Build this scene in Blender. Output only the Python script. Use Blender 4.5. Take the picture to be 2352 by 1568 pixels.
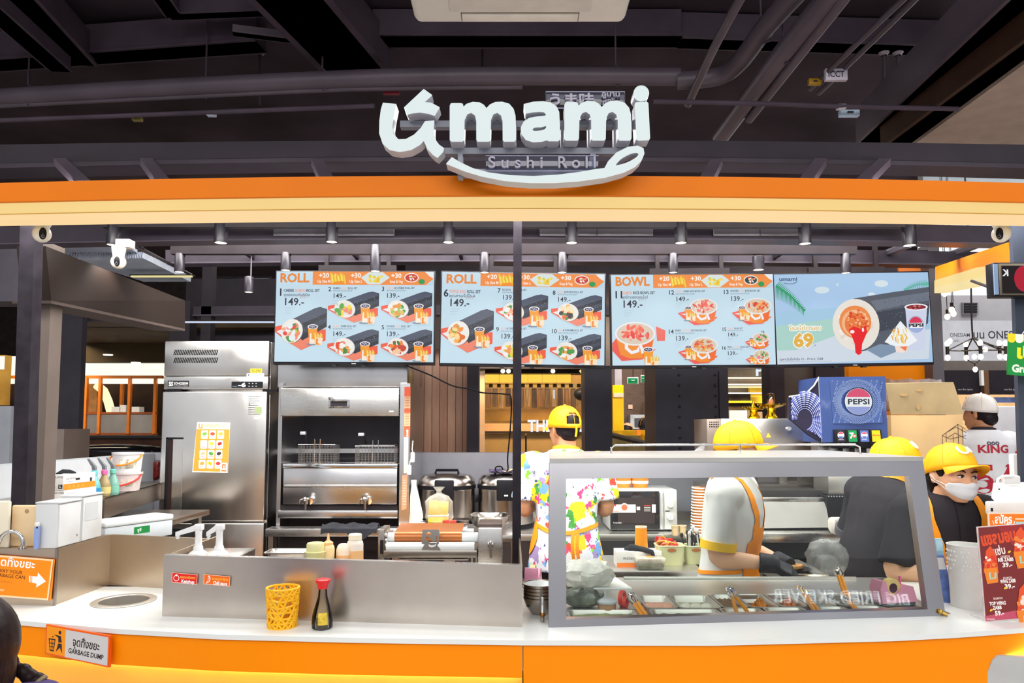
import bpy, bmesh, math, random
from mathutils import Vector, Matrix
for _o in list(bpy.data.objects): bpy.data.objects.remove(_o)
SC = bpy.context.scene
COL = SC.collection
R = math.radians
# camera
F = 1650.0                      # focal length in pixels of the 2352 x 1568 frame
TILT = R(3.9); CXP, CYP = 1176.0, 863.0
EYE = 1.6
cam = bpy.data.cameras.new('camera'); camo = bpy.data.objects.new('camera', cam); COL.objects.link(camo)
cam.sensor_width = 36; cam.lens = 36*F/2352; cam.shift_y = (CYP-784)/2352.0; cam.clip_start = .05; cam.clip_end = 200
camo.location = (0, 0, EYE); camo.rotation_euler = (R(90)+TILT, 0, 0)
SC.camera = camo
CT, ST = math.cos(TILT), math.sin(TILT)
# world, exposure
w = bpy.data.worlds.new('world'); SC.world = w; w.use_nodes = True
w.node_tree.nodes['Background'].inputs[0].default_value = (.93, .95, 1, 1)
w.node_tree.nodes['Background'].inputs[1].default_value = .72
SC.view_settings.view_transform = 'Standard'; SC.view_settings.look = 'None'
SC.view_settings.exposure = 0; SC.view_settings.gamma = 1; SC.view_settings.use_curve_mapping = False
# large lamps of the mall, plus added unseen fill lights
def area(name, loc, rot, sx, sy, power, color=(1, 1, 1)):
    l = bpy.data.lights.new(name, 'AREA'); l.shape = 'RECTANGLE'; l.size = sx; l.size_y = sy; l.energy = power; l.color = color
    o = bpy.data.objects.new(name, l); COL.objects.link(o); o.location = loc; o.rotation_euler = rot
    return o
area('aisle_ceiling_light', (0, -2.2, 4.0), (R(50), 0, 0), 6.5, 1.4, 150, (1, .97, .93))
area('aisle_ceiling_light', (-3.6, .8, 4.1), (0, 0, 0), 1.6, 2.2, 60, (1, .96, .9))
area('aisle_ceiling_light', (3.8, .8, 4.1), (0, 0, 0), 1.6, 2.2, 70, (1, .97, .95))
area('kitchen_fill_light', (.1, 3.55, 2.98), (0, 0, 0), 3.6, .5, 130, (1, .97, .94))  # added fill without a fixture, brightens the kitchen from above
area('kitchen_fill_light', (-.2, 3.6, 2.9), (R(40), 0, 0), 5, .4, 65, (1, .96, .92))  # second added fill, tilted back to brighten rear half wall and planks
area('fascia_fill_light', (0, 2.6, 2.47), (R(48), 0, 0), 3.9, .12, 46, (1, .97, .93))  # added fill hidden behind the fascia, lights camera-facing kitchen surfaces
area('mall_ceiling_light', (1.0, 8.2, 4.0), (0, 0, 0), 9, 2, 200, (1, .95, .88))
area('mall_ceiling_light', (4.6, 5.4, 4.2), (0, 0, 0), 2.4, 3, 120, (1, .98, .96))
for nm, lo, sx, pw, co in (('left', (-4.1, 6.5, 2.85), 2.6, 75, (1, .85, .62)), ('amber', (.3, 7.2, 2.6), 1.5, 60, (1, .78, .46)), ('far', (2.0, 8.4, 2.9), 1.2, 60, (1, .9, .75)), ('beige', (2.75, 7.1, 2.7), .9, 45, (1, .88, .7)), ('right', (4.8, 6.9, 2.2), 1.6, 40, (1, .88, .7)), ('upper', (5.7, 6.3, 3.4), 2.5, 16, (.93, .97, 1))): area(nm+'_backdrop_light', lo, (R(62 if nm != 'upper' else 95), 0, 0), sx, .3, pw, co)  # unseen lamps added to light the shops behind; upper one brightens the pale wall
# projection helpers (a photo pixel at a real depth Y, or on a real height z)
def ray(px, py):
    u = (px-CXP)/F; v = (CYP-py)/F
    return Vector((u, CT-v*ST, ST+v*CT))
def G(px, py, Y):
    d = ray(px, py); t = Y/d.y
    return Vector((d.x*t, Y, EYE+d.z*t))
def GZ(px, py, z):
    d = ray(px, py); t = (z-EYE)/d.z
    return Vector((d.x*t, d.y*t, z))
def mm(n, Y): return n*Y/F          # length in metres of n pixels at depth Y
# materials
def lin(h):
    if isinstance(h, str):
        h = h.lstrip('#'); c = [int(h[i:i+2], 16)/255 for i in (0, 2, 4)]
    else: c = [x/255 for x in h]
    return tuple(((x+.055)/1.055)**2.4 if x > .04045 else x/12.92 for x in c)
MATS = {}
def _new(name):
    m = bpy.data.materials.new(name); m.use_nodes = True
    nt = m.node_tree; return m, nt, nt.nodes['Principled BSDF']
def mat(name, col, rough=.5, metal=0, emit=0, var=.06, vs=9, bump=0, bs=80, trans=0, ior=1.45, coat=0, sub=0, stretch=None):
    if name in MATS: return MATS[name]
    m, nt, b = _new(name); c = lin(col); N = nt.nodes; L = nt.links
    if max(c) < .09 and not metal and not coat and rough >= .35 and ior == 1.45: ior = 1.22
    b.inputs['Roughness'].default_value = rough; b.inputs['Metallic'].default_value = metal
    b.inputs['IOR'].default_value = ior; b.inputs['Transmission Weight'].default_value = trans; b.inputs['Coat Weight'].default_value = coat
    if sub:
        b.inputs['Subsurface Weight'].default_value = sub; b.inputs['Subsurface Radius'].default_value = (.9, .4, .25); b.inputs['Subsurface Scale'].default_value = .01
    tc = N.new('ShaderNodeTexCoord'); mp = N.new('ShaderNodeMapping'); L.new(tc.outputs['Object'], mp.inputs[0])
    if stretch: mp.inputs['Scale'].default_value = stretch
    nz = N.new('ShaderNodeTexNoise'); nz.inputs['Scale'].default_value = vs; nz.inputs['Detail'].default_value = 4; L.new(mp.outputs[0], nz.inputs[0])
    cr = N.new('ShaderNodeValToRGB'); L.new(nz.outputs[0], cr.inputs[0])
    lo = tuple(x*(1-var*1.4) for x in c); hi = tuple(min(1, x*(1+var)) for x in c)
    cr.color_ramp.elements[0].position = .3; cr.color_ramp.elements[1].position = .7
    cr.color_ramp.elements[0].color = (*lo, 1); cr.color_ramp.elements[1].color = (*hi, 1)
    if emit:
        L.new(cr.outputs[0], b.inputs['Emission Color']); b.inputs['Emission Strength'].default_value = emit
        b.inputs['Base Color'].default_value = (c[0]*.03, c[1]*.03, c[2]*.03, 1); b.inputs['Specular IOR Level'].default_value = .1
    else: L.new(cr.outputs[0], b.inputs['Base Color'])
    if bump:
        n2 = N.new('ShaderNodeTexNoise'); n2.inputs['Scale'].default_value = bs; L.new(mp.outputs[0], n2.inputs[0])
        bp = N.new('ShaderNodeBump'); bp.inputs['Strength'].default_value = bump; bp.inputs['Distance'].default_value = .01
        L.new(n2.outputs[0], bp.inputs['Height']); L.new(bp.outputs[0], b.inputs['Normal'])
    MATS[name] = m; return m
def steel(name, col='d2cfcb', r0=.24, r1=.33, stretch=(1.5, 1.5, 30), smudge=.1):
    if name in MATS: return MATS[name]
    stretch = tuple(min(q, 18) for q in stretch); r1 = min(r1, r0+.07)
    m = mat(name, col, rough=.3, metal=1, var=smudge, vs=3.5); nt = m.node_tree; N = nt.nodes; L = nt.links; b = N['Principled BSDF']
    tc = N.new('ShaderNodeTexCoord'); mp = N.new('ShaderNodeMapping'); mp.inputs['Scale'].default_value = stretch; L.new(tc.outputs['Object'], mp.inputs[0])
    nz = N.new('ShaderNodeTexNoise'); nz.inputs['Scale'].default_value = 6; nz.inputs['Detail'].default_value = 3; L.new(mp.outputs[0], nz.inputs[0])
    mr = N.new('ShaderNodeMapRange'); mr.inputs['To Min'].default_value = r0; mr.inputs['To Max'].default_value = r1
    L.new(nz.outputs[0], mr.inputs[0]); L.new(mr.outputs[0], b.inputs['Roughness'])
    return m
def glass(name, col='f4faf8', rough=.0, ior=1.5):
    "thin clear pane: mostly see-through with a Fresnel reflection"
    if name in MATS: return MATS[name]
    m = bpy.data.materials.new(name); m.use_nodes = True; nt = m.node_tree; N = nt.nodes; L = nt.links
    for n in list(N):
        if n.type != 'OUTPUT_MATERIAL': N.remove(n)
    out = [n for n in N if n.type == 'OUTPUT_MATERIAL'][0]
    tr = N.new('ShaderNodeBsdfTransparent'); tr.inputs[0].default_value = (*lin(col), 1)
    gl = N.new('ShaderNodeBsdfGlossy'); gl.inputs['Roughness'].default_value = rough
    fr = N.new('ShaderNodeFresnel'); fr.inputs[0].default_value = ior
    nz = N.new('ShaderNodeTexNoise'); nz.inputs['Scale'].default_value = 3
    mx = N.new('ShaderNodeMixShader'); ml = N.new('ShaderNodeMath'); ml.operation = 'MULTIPLY_ADD'
    L.new(nz.outputs[0], ml.inputs[0]); ml.inputs[1].default_value = .004; L.new(fr.outputs[0], ml.inputs[2])
    L.new(ml.outputs[0], mx.inputs[0]); L.new(tr.outputs[0], mx.inputs[1]); L.new(gl.outputs[0], mx.inputs[2]); L.new(mx.outputs[0], out.inputs[0])
    MATS[name] = m; return m
def film(name, col, op=.45, rough=.2):
    "translucent plastic film or frosted plastic"
    if name in MATS: return MATS[name]
    m = mat(name, col, rough=rough, var=.15, vs=30); nt = m.node_tree; N = nt.nodes; L = nt.links; b = N['Principled BSDF']
    tc = N.new('ShaderNodeTexCoord'); nz = N.new('ShaderNodeTexNoise'); nz.inputs['Scale'].default_value = 25; L.new(tc.outputs['Object'], nz.inputs[0])
    mr = N.new('ShaderNodeMapRange'); mr.inputs['To Min'].default_value = max(0, op-.25); mr.inputs['To Max'].default_value = min(1, op+.25)
    L.new(nz.outputs[0], mr.inputs[0]); L.new(mr.outputs[0], b.inputs['Alpha'])
    return m
def printmat(name, rough=.4, emit=0.0, base=1.0):
    if name in MATS: return MATS[name]
    m, nt, b = _new(name); N = nt.nodes; L = nt.links
    at = N.new('ShaderNodeVertexColor'); at.layer_name = 'Col'
    nz = N.new('ShaderNodeTexNoise'); nz.inputs['Scale'].default_value = 400
    mx = N.new('ShaderNodeMix'); mx.data_type = 'RGBA'; mx.blend_type = 'MULTIPLY'; mx.inputs[0].default_value = .06
    L.new(at.outputs[0], mx.inputs[6]); L.new(nz.outputs[1], mx.inputs[7])
    b.inputs['Roughness'].default_value = rough
    if emit:
        b.inputs['Base Color'].default_value = (.005, .005, .005, 1); b.inputs['Specular IOR Level'].default_value = .1
        L.new(mx.outputs[2], b.inputs['Emission Color']); b.inputs['Emission Strength'].default_value = emit
    else: L.new(mx.outputs[2], b.inputs['Base Color'])
    MATS[name] = m; return m
def emis(name, col, s, var=.03): return mat(name, col, rough=.6, emit=s, var=var, vs=2)
# mesh builder
class MB:
    def __init__(s): s.v = []; s.f = []; s.m = []
    def add(s, v, f, mi=0, M=None):
        o = len(s.v); s.v += [(M @ Vector(p)) if M else Vector(p) for p in v]
        s.f += [tuple(i+o for i in q) for q in f]; s.m += [mi]*len(f); return s
    def bm(s, b, mi=0, M=None):
        b.verts.ensure_lookup_table(); b.verts.index_update()
        s.add([v.co.copy() for v in b.verts], [[v.index for v in f.verts] for f in b.faces], mi, M); b.free(); return s
    def box(s, x0, x1, y0, y1, z0, z1, bev=0, mi=0, M=None, seg=2):
        if bev:
            b = bmesh.new(); bmesh.ops.create_cube(b, size=1)
            for v in b.verts: v.co = Vector(((x0+x1)/2+v.co.x*(x1-x0), (y0+y1)/2+v.co.y*(y1-y0), (z0+z1)/2+v.co.z*(z1-z0)))
            bmesh.ops.bevel(b, geom=list(b.edges), offset=bev, segments=seg, profile=.5, affect='EDGES'); return s.bm(b, mi, M)
        v = [(x, y, z) for z in (z0, z1) for y in (y0, y1) for x in (x0, x1)]
        return s.add(v, [(0, 2, 3, 1), (4, 5, 7, 6), (0, 1, 5, 4), (2, 6, 7, 3), (0, 4, 6, 2), (1, 3, 7, 5)], mi, M)
    def hexa(s, a, b, mi=0):
        "box between two quads of 4 points each (same order)"
        return s.add(list(a)+list(b), [(3, 2, 1, 0), (4, 5, 6, 7), (0, 1, 5, 4), (1, 2, 6, 5), (2, 3, 7, 6), (3, 0, 4, 7)], mi)
    def loft(s, rings, cap0=True, cap1=True, mi=0, closed=False, M=None):
        n = len(rings[0]); v = [p for r in rings for p in r]; f = []
        K = len(rings)
        for k in range(K if closed else K-1):
            a = k*n; b = ((k+1) % K)*n
            for i in range(n):
                j = (i+1) % n; f.append((a+i, a+j, b+j, b+i))
        if not closed:
            if cap0: f.append(tuple(range(n-1, -1, -1)))
            if cap1: f.append(tuple((K-1)*n+i for i in range(n)))
        return s.add(v, f, mi, M)
    def cyl(s, p0, p1, r0, r1=None, seg=16, mi=0, caps=True, M=None):
        p0 = Vector(p0); p1 = Vector(p1); r1 = r0 if r1 is None else r1
        q = (p1-p0).to_track_quat('Z', 'Y'); rg = []
        for p, r in ((p0, r0), (p1, r1)):
            rg.append([p + q @ Vector((r*math.cos(2*math.pi*i/seg), r*math.sin(2*math.pi*i/seg), 0)) for i in range(seg)])
        return s.loft(rg, caps, caps, mi, M=M)
    def tube(s, pts, r, seg=8, mi=0, closed=False, M=None):
        pts = [Vector(p) for p in pts]; K = len(pts); rg = []; up = None
        for k, p in enumerate(pts):
            if closed: t = pts[(k+1) % K]-pts[k-1]
            else: t = pts[min(k+1, K-1)]-pts[max(k-1, 0)]
            t.normalize()
            if up is None: up = t.orthogonal().normalized()
            up = (up - t*up.dot(t)); up = up.normalized() if up.length > 1e-6 else t.orthogonal().normalized()
            bn = t.cross(up); rr = r[k] if isinstance(r, (list, tuple)) else r
            rg.append([p + (up*math.cos(2*math.pi*i/seg)+bn*math.sin(2*math.pi*i/seg))*rr for i in range(seg)])
        return s.loft(rg, not closed, not closed, mi, closed, M=M)
    def lathe(s, prof, c=(0, 0, 0), seg=24, mi=0, M=None, sx=1, sy=1):
        c = Vector(c); rg = [[c+Vector((sx*r*math.cos(2*math.pi*i/seg), sy*r*math.sin(2*math.pi*i/seg), z)) for i in range(seg)] for r, z in prof]
        return s.loft(rg, False, False, mi, M=M)
    def ell(s, c, r, seg=16, rn=10, mi=0, M=None):
        if not isinstance(r, (tuple, list, Vector)): r = (r, r, r)
        c = Vector(c); rg = []
        for k in range(rn+1):
            a = -math.pi/2+math.pi*k/rn; cr = max(math.cos(a), 1e-3)
            rg.append([c+Vector((r[0]*cr*math.cos(2*math.pi*i/seg), r[1]*cr*math.sin(2*math.pi*i/seg), r[2]*math.sin(a))) for i in range(seg)])
        return s.loft(rg, True, True, mi, M=M)
    def prism(s, poly, y0, y1, mi=0, M=None):
        "polygon in xz extruded along y"
        n = len(poly); v = [(p[0], y0, p[1]) for p in poly]+[(p[0], y1, p[1]) for p in poly]
        f = [tuple(range(n)), tuple(range(2*n-1, n-1, -1))]+[(i, n+i, n+(i+1) % n, (i+1) % n) for i in range(n)]
        return s.add(v, f, mi, M)
    def prismz(s, poly, z0, z1, mi=0, M=None):
        n = len(poly); v = [(p[0], p[1], z0) for p in poly]+[(p[0], p[1], z1) for p in poly]
        f = [tuple(range(n-1, -1, -1)), tuple(range(n, 2*n))]+[(i, (i+1) % n, n+(i+1) % n, n+i) for i in range(n)]
        return s.add(v, f, mi, M)
    def sheet(s, grid, th=None, mi=0, M=None):
        "grid of points; th = thickness vector makes it solid"
        h = len(grid); wd = len(grid[0]); v = [Vector(p) for r in grid for p in r]
        f = [(i*wd+j, i*wd+j+1, (i+1)*wd+j+1, (i+1)*wd+j) for i in range(h-1) for j in range(wd-1)]
        if th is None: return s.add(v, f, mi, M)
        th = Vector(th); n = len(v); v2 = [p+th for p in v]; f2 = [tuple(i+n for i in reversed(q)) for q in f]
        bd = [j for j in range(wd)]+[i*wd+wd-1 for i in range(1, h)]+[(h-1)*wd+j for j in range(wd-2, -1, -1)]+[i*wd for i in range(h-2, 0, -1)]
        f3 = [(bd[k], bd[k]+n, bd[(k+1) % len(bd)]+n, bd[(k+1) % len(bd)]) for k in range(len(bd))]
        return s.add(v+v2, f+f2+f3, mi, M)
    def build(s, name, mats, parent=None, smooth=38, loc=None, label=None, kind=None):
        me = bpy.data.meshes.new(name); me.from_pydata([tuple(p) for p in s.v], [], s.f)
        if not isinstance(mats, (list, tuple)): mats = [mats]
        for m in mats: me.materials.append(m)
        if len(mats) > 1: me.polygons.foreach_set('material_index', s.m)
        b = bmesh.new(); b.from_mesh(me); bmesh.ops.recalc_face_normals(b, faces=list(b.faces)); b.to_mesh(me); b.free()
        if smooth:
            me.polygons.foreach_set('use_smooth', [True]*len(me.polygons)); me.set_sharp_from_angle(angle=R(smooth))
        return link(name, me, parent, loc, label, kind)
def link(name, me, parent=None, loc=None, label=None, kind=None):
    o = bpy.data.objects.new(name, me); COL.objects.link(o)
    if parent: o.parent = parent
    if loc is not None: o.location = loc
    if label: o['label'] = label
    if kind: o['kind'] = kind
    return o
def tag(o, label, cat, group=None, kind=None):
    o['label'] = label; o['category'] = cat
    if group: o['group'] = group
    if kind: o['kind'] = kind
    return o
def struct(o): o['kind'] = 'structure'; return o
def thing(name, label, cat, loc=(0, 0, 0), rz=0, group=None, rot=None):
    o = bpy.data.objects.new(name, None); COL.objects.link(o); o.empty_display_size = .05
    o.location = loc; o.rotation_euler = rot if rot else (0, 0, rz)
    return tag(o, label, cat, group)
def dup(root, loc, label, rz=None, parent=None, scale=None):
    r = root.copy(); COL.objects.link(r); r.location = loc
    if rz is not None: r.rotation_euler = (0, 0, rz)
    if scale: r.scale = (scale,)*3
    if label: r['label'] = label
    for ch in list(root.children):
        c = ch.copy(); COL.objects.link(c); c.parent = r
        for g in list(ch.children):
            d = g.copy(); COL.objects.link(d); d.parent = c
    return r
def remesh(mb, vox, it=6, fac=.5):
    "one continuous surface from overlapping closed lofts; returns an MB"
    me = bpy.data.meshes.new('tmp'); me.from_pydata([tuple(p) for p in mb.v], [], mb.f)
    b = bmesh.new(); b.from_mesh(me); bmesh.ops.recalc_face_normals(b, faces=list(b.faces)); b.to_mesh(me); b.free()
    o = bpy.data.objects.new('tmp', me); COL.objects.link(o)
    md = o.modifiers.new('r', 'REMESH'); md.mode = 'VOXEL'; md.voxel_size = vox; md.adaptivity = 0
    if it:
        sm = o.modifiers.new('s', 'SMOOTH'); sm.iterations = it; sm.factor = fac
    dg = bpy.context.evaluated_depsgraph_get(); dg.update()
    m2 = bpy.data.meshes.new_from_object(o.evaluated_get(dg))
    out = MB(); out.v = [v.co.copy() for v in m2.vertices]; out.f = [tuple(p.vertices) for p in m2.polygons]; out.m = [0]*len(out.f)
    bpy.data.objects.remove(o); bpy.data.meshes.remove(m2); bpy.data.meshes.remove(me)
    return out
# lettering and flat print
_TC = {}
def text2d(s, bold=0.0, res=3):
    "flat triangles of a text, unit font size, left baseline origin; returns verts, faces, width"
    k = (s, bold, res)
    if k in _TC: return _TC[k]
    cu = bpy.data.curves.new('t', 'FONT'); cu.body = s; cu.size = 1; cu.resolution_u = res; cu.offset = bold; cu.fill_mode = 'FRONT'
    o = bpy.data.objects.new('t', cu); me = o.to_mesh()
    v = [(p.co.x, p.co.y) for p in me.vertices]; f = [tuple(p.vertices) for p in me.polygons]
    o.to_mesh_clear(); bpy.data.objects.remove(o); bpy.data.curves.remove(cu)
    xs = [p[0] for p in v] or [0]
    _TC[k] = (v, f, max(xs)-min(min(xs), 0)); return _TC[k]
class Print:
    "flat print: coloured polygons in photo pixels (x right, y down) laid on a plane facing -y; layers sit a hair apart"
    def __init__(s, x0, y0, sc, sy=None, eps=3e-5): s.x0, s.y0, s.s = x0, y0, sc; s.sy = sy or sc; s.eps = eps; s.clip = None; s.v = []; s.f = []; s.c = []; s.k = 1
    def put(s, pts, faces, col):
        if s.clip: a, b, c, d = s.clip; pts = [(min(max(p[0], a), c), min(max(p[1], b), d)) for p in pts]
        o = len(s.v); y = -s.eps*s.k; s.k += 1
        s.v += [((p[0]-s.x0)*s.s, y, (s.y0-p[1])*s.sy) for p in pts]
        s.f += [tuple(i+o for i in q) for q in faces]; s.c += [(*lin(col), 1)]*len(faces); return s
    def poly(s, pts, col): return s.put(pts, [tuple(range(len(pts)))], col)
    def rect(s, x0, y0, x1, y1, col): return s.poly([(x0, y0), (x1, y0), (x1, y1), (x0, y1)], col)
    def rrect(s, x0, y0, x1, y1, r, col):
        p = []
        for cx, cy, a in ((x1-r, y0+r, -90), (x1-r, y1-r, 0), (x0+r, y1-r, 90), (x0+r, y0+r, 180)):
            p += [(cx+r*math.cos(R(a+t*30)), cy+r*math.sin(R(a+t*30))) for t in range(4)]
        return s.poly(p, col)
    def ell(s, cx, cy, rx, ry, col, n=20, rot=0, a0=0, a1=360):
        c, t = math.cos(R(rot)), math.sin(R(rot)); p = []
        for i in range(n+(0 if a1-a0 == 360 else 1)):
            a = R(a0+(a1-a0)*i/n); x, y = rx*math.cos(a), ry*math.sin(a); p.append((cx+x*c-y*t, cy+x*t+y*c))
        return s.poly(p, col)
    def line(s, pts, wd, col):
        f = []; v = []
        for k, (x, y) in enumerate(pts):
            a = pts[max(k-1, 0)]; b = pts[min(k+1, len(pts)-1)]; dx, dy = b[0]-a[0], b[1]-a[1]; l = math.hypot(dx, dy) or 1
            ww = wd[k] if isinstance(wd, (list, tuple)) else wd
            v += [(x-dy/l*ww/2, y+dx/l*ww/2), (x+dy/l*ww/2, y-dx/l*ww/2)]
            if k: f.append((2*k-2, 2*k-1, 2*k+1, 2*k))
        return s.put(v, f, col)
    def text(s, t, x, y, size, col, bold=0., w=None, al='L', rot=0, slant=0, res=2, mirror=False):
        "x, y = baseline start; size = cap-ish font size in px; w = fit to this width"
        v, f, tw = text2d(t, bold, res)
        if not v: return s
        kx = (w/tw) if w else size
        off = {'L': 0, 'C': -tw*kx/2, 'R': -tw*kx}[al]; c, q = math.cos(R(rot)), math.sin(R(rot)); pts = []
        for a, b in v:
            X = a*kx+off+slant*b*size; Y = -b*size
            if mirror: X = -X
            pts.append((x+X*c-Y*q, y+X*q+Y*c))
        return s.put(pts, f, col)
    def build(s, name, m, parent=None, loc=None, label=None):
        me = bpy.data.meshes.new(name); me.from_pydata(s.v, [], s.f); me.materials.append(m)
        at = me.color_attributes.new('Col', 'FLOAT_COLOR', 'CORNER')
        buf = []
        for p in me.polygons: buf += list(s.c[p.index])*p.loop_total
        at.data.foreach_set('color', buf)
        return link(name, me, parent, loc, label)
def ruled(text, size, depth, bold=.0, bevel=0.0):
    "solid letters in xz facing -y, cap from baseline z=0; returns MB"
    v, f, tw = text2d(text, bold, 4); mb = MB()
    # front, back and walls along boundary edges
    n = len(v); V = [(p[0]*size, 0, p[1]*size) for p in v]+[(p[0]*size, depth, p[1]*size) for p in v]
    E = {}
    for q in f:
        for i in range(len(q)):
            e = (q[i], q[(i+1) % len(q)]); E[e] = 1
    F2 = [tuple(q) for q in f]+[tuple(i+n for i in reversed(q)) for q in f]
    for (a, b) in E:
        if (b, a) not in E: F2.append((a, a+n, b+n, b))
    mb.add(V, F2); return mb
# common materials
BLACK = mat('black_paint', '2b2630', .55, var=.18, vs=3)
BLACK2 = mat('black_metal', '2a2528', .42, var=.12)
DARKGREY = mat('dark_grey_paint', '47444c', .5, var=.08)
STEEL = steel('brushed_steel')
STEELH = mat('satin_steel', 'd2d0cb', .36, 1, var=.06, vs=3)
STEELD = steel('worn_steel', 'a39b93', .26, .42)
STEELW = steel('warm_steel', 'cdbca8', .28, .36, (2, 2, 30))
CHROME = mat('chrome', 'dcdcdc', .09, 1, var=.05)
WHITE = mat('white_laminate', 'e4e8e6', .25, var=.025, vs=2)
WPLAS = mat('white_plastic', 'e9eaea', .32, var=.03)
GPLAS = mat('grey_plastic', '8d9096', .4)
BPLAS = mat('black_plastic', '1c1b1f', .35, var=.1)
ORANGE = mat('orange_laminate', 'ff8f00', .42, var=.03, vs=1.5, ior=1.25)
ORANGE2 = mat('orange_fascia', 'de7400', .45, var=.05, vs=1.2, ior=1.25)
PRT = printmat('print_paper', .45)
PRTG = printmat('print_gloss', .18)
SCRN = printmat('screen_pixels', .25, emit=1.0)
def curve2d(outer, holes=(), ex=0.0, bev=0.0, res=0, z=0.0):
    "filled 2D outline with holes, extruded; in xy plane"
    cu = bpy.data.curves.new('c', 'CURVE'); cu.dimensions = '2D'; cu.fill_mode = 'BOTH'; cu.extrude = ex/2; cu.bevel_depth = bev; cu.bevel_resolution = 1
    for pts in [outer]+list(holes):
        sp = cu.splines.new('POLY'); sp.points.add(len(pts)-1); sp.use_cyclic_u = True
        for i, p in enumerate(pts): sp.points[i].co = (p[0], p[1], 0, 1)
    o = bpy.data.objects.new('c', cu); me = o.to_mesh()
    mb = MB(); mb.add([(v.co.x, v.co.y, v.co.z+z) for v in me.vertices], [tuple(p.vertices) for p in me.polygons])
    o.to_mesh_clear(); bpy.data.objects.remove(o); bpy.data.curves.remove(cu)
    return mb
def catmull(pts, n=4, closed=True):
    out = []; K = len(pts)
    for i in range(K if closed else K-1):
        p0, p1, p2, p3 = [pts[(i+k) % K] if closed else pts[max(0, min(K-1, i+k))] for k in (-1, 0, 1, 2)]
        for j in range(n):
            t = j/n
            out.append(tuple(.5*((2*p1[d])+(-p0[d]+p2[d])*t+(2*p0[d]-5*p1[d]+4*p2[d]-p3[d])*t*t+(-p0[d]+3*p1[d]-3*p2[d]+p3[d])*t**3) for d in range(len(p1))))
    if not closed: out.append(tuple(pts[-1]))
    return out
XZ = Matrix(((1, 0, 0, 0), (0, 0, 1, 0), (0, 1, 0, 0), (0, 0, 0, 1)))   # maps xy drawing to xz, z to y
def circ(cx, cy, r, n=40): return [(cx+r*math.cos(2*math.pi*i/n), cy+r*math.sin(2*math.pi*i/n)) for i in range(n)]
# floor, ceiling, far walls
fm = mat('floor_terrazzo', 'cfcac6', .25, var=.1, vs=40)
struct(MB().box(-14, 14, -8, 16, -.1, 0).build('floor', fm))
cm = mat('ceiling_black', '40373f', .8, var=.3, vs=1.2)
struct(MB().box(-14, 14, .9, 16, 4.3, 4.5).build('ceiling', cm))
struct(MB().box(-14, 14, 13.0, 13.2, 0, 4.3).build('wall_back', mat('far_wall_dark', '2f2a2c', .7, var=.2)))
struct(MB().box(-14, -13.8, -8, 16, 0, 4.3).build('wall_left', mat('far_wall_side', '56504c', .7, var=.1)))
struct(MB().box(13.8, 14, -8, 16, 0, 4.3).build('wall_right', MATS['far_wall_side']))
# ceiling steelwork, pipes, ducts
CEILM = mat('ceiling_steel_paint', '473d48', .5, var=.15, vs=4)
CEILM2 = mat('ceiling_duct_paint', '554b56', .45, var=.12, vs=3)
def zpt(p, z): return GZ(p[0], p[1], z)
def pipe(label, pts, z, r, name='ceiling_pipe', m=None, hang=()):
    P = [zpt(p, z) for p in pts]; P = catmull([tuple(p) for p in P], 6, False) if len(P) > 2 else P
    t = thing(name, label, 'pipe', P[0]); o = Vector(P[0])
    MB().tube([Vector(p)-o for p in P], r, 12).build('pipe_run', m or CEILM2, t)
    for h in hang:
        q = Vector(P[int(h*(len(P)-1))])-o
        MB().tube([q+Vector((0, 0, -r*1.15))]+[q+Vector((math.sin(a)*r*1.15, 0, -math.cos(a)*r*1.15)) for a in (.8, 1.6, 2.4)]+[q+Vector((0, 0, r*1.3)), q+Vector((0, 0, 4.3-P[0][2]))], .006, 6).build('hanger', CEILM, t)
    return t
pipe('broad black drain pipe running level across the upper left ceiling', [(-80, 228), (480, 196), (1000, 176), (1560, 176)], 3.75, .055, hang=(.12, .55, .9))
pipe('thin black conduit just under the broad level pipe', [(-80, 246), (400, 222), (800, 204), (1200, 198)], 3.7, .018, hang=(.4,))
pipe('thick black pipe with a round elbow, right of the letter i sign', [(1850, -40), (1760, 60), (1700, 140), (1650, 175), (1555, 186)], 3.72, .055, hang=(.3,))
pipe('slim black pipe slanting down beside the air conditioner', [(1715, -30), (1640, 110), (1580, 240)], 3.62, .024)
pipe('thickest slanted black pipe over the right of the sign', [(1935, -40), (1800, 120), (1655, 315)], 3.55, .055, hang=(.5,))
pipe('slanted black pipe alongside the thickest slanted pipe', [(1960, -30), (1850, 110), (1720, 275)], 3.5, .026)
pipe('left of two thin slanted sprinkler pipes above the white tag', [(2105, -30), (2010, 60), (1860, 205)], 3.8, .016)
pipe('right of two thin slanted sprinkler pipes above the white tag', [(2130, -30), (2040, 60), (1880, 215)], 3.82, .016)
pipe('thin black cable rail crossing the ceiling left of the sign', [(-60, 279), (300, 265), (480, 258), (860, 243)], 3.2, .012, 'cable_rail', CEILM)
pipe('thin black cable rail crossing the ceiling right of the sign', [(1500, 233), (1750, 238), (1915, 244), (2200, 250)], 3.2, .012, 'cable_rail', CEILM)
def zbeam(label, p0, p1, z, w, h, name='ceiling_beam', m=None):
    a, b = zpt(p0, z), zpt(p1, z); d = (b-a).normalized(); n = Vector((-d.y, d.x, 0))*w/2; up = Vector((0, 0, h))
    t = thing(name, label, 'beam', a); o = a
    MB().hexa([p-o for p in (a-n, a+n, a+n+up, a-n+up)], [p-o for p in (b-n, b+n, b+n+up, b-n+up)]).build('web', m or CEILM, t)
    e = n*1.25; f = Vector((0, 0, .012))
    MB().hexa([p-o for p in (a-e, a+e, a+e+f, a-e+f)], [p-o for p in (b-e, b+e, b+e+f, b-e+f)]).build('flange', m or CEILM, t)
    return t
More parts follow.
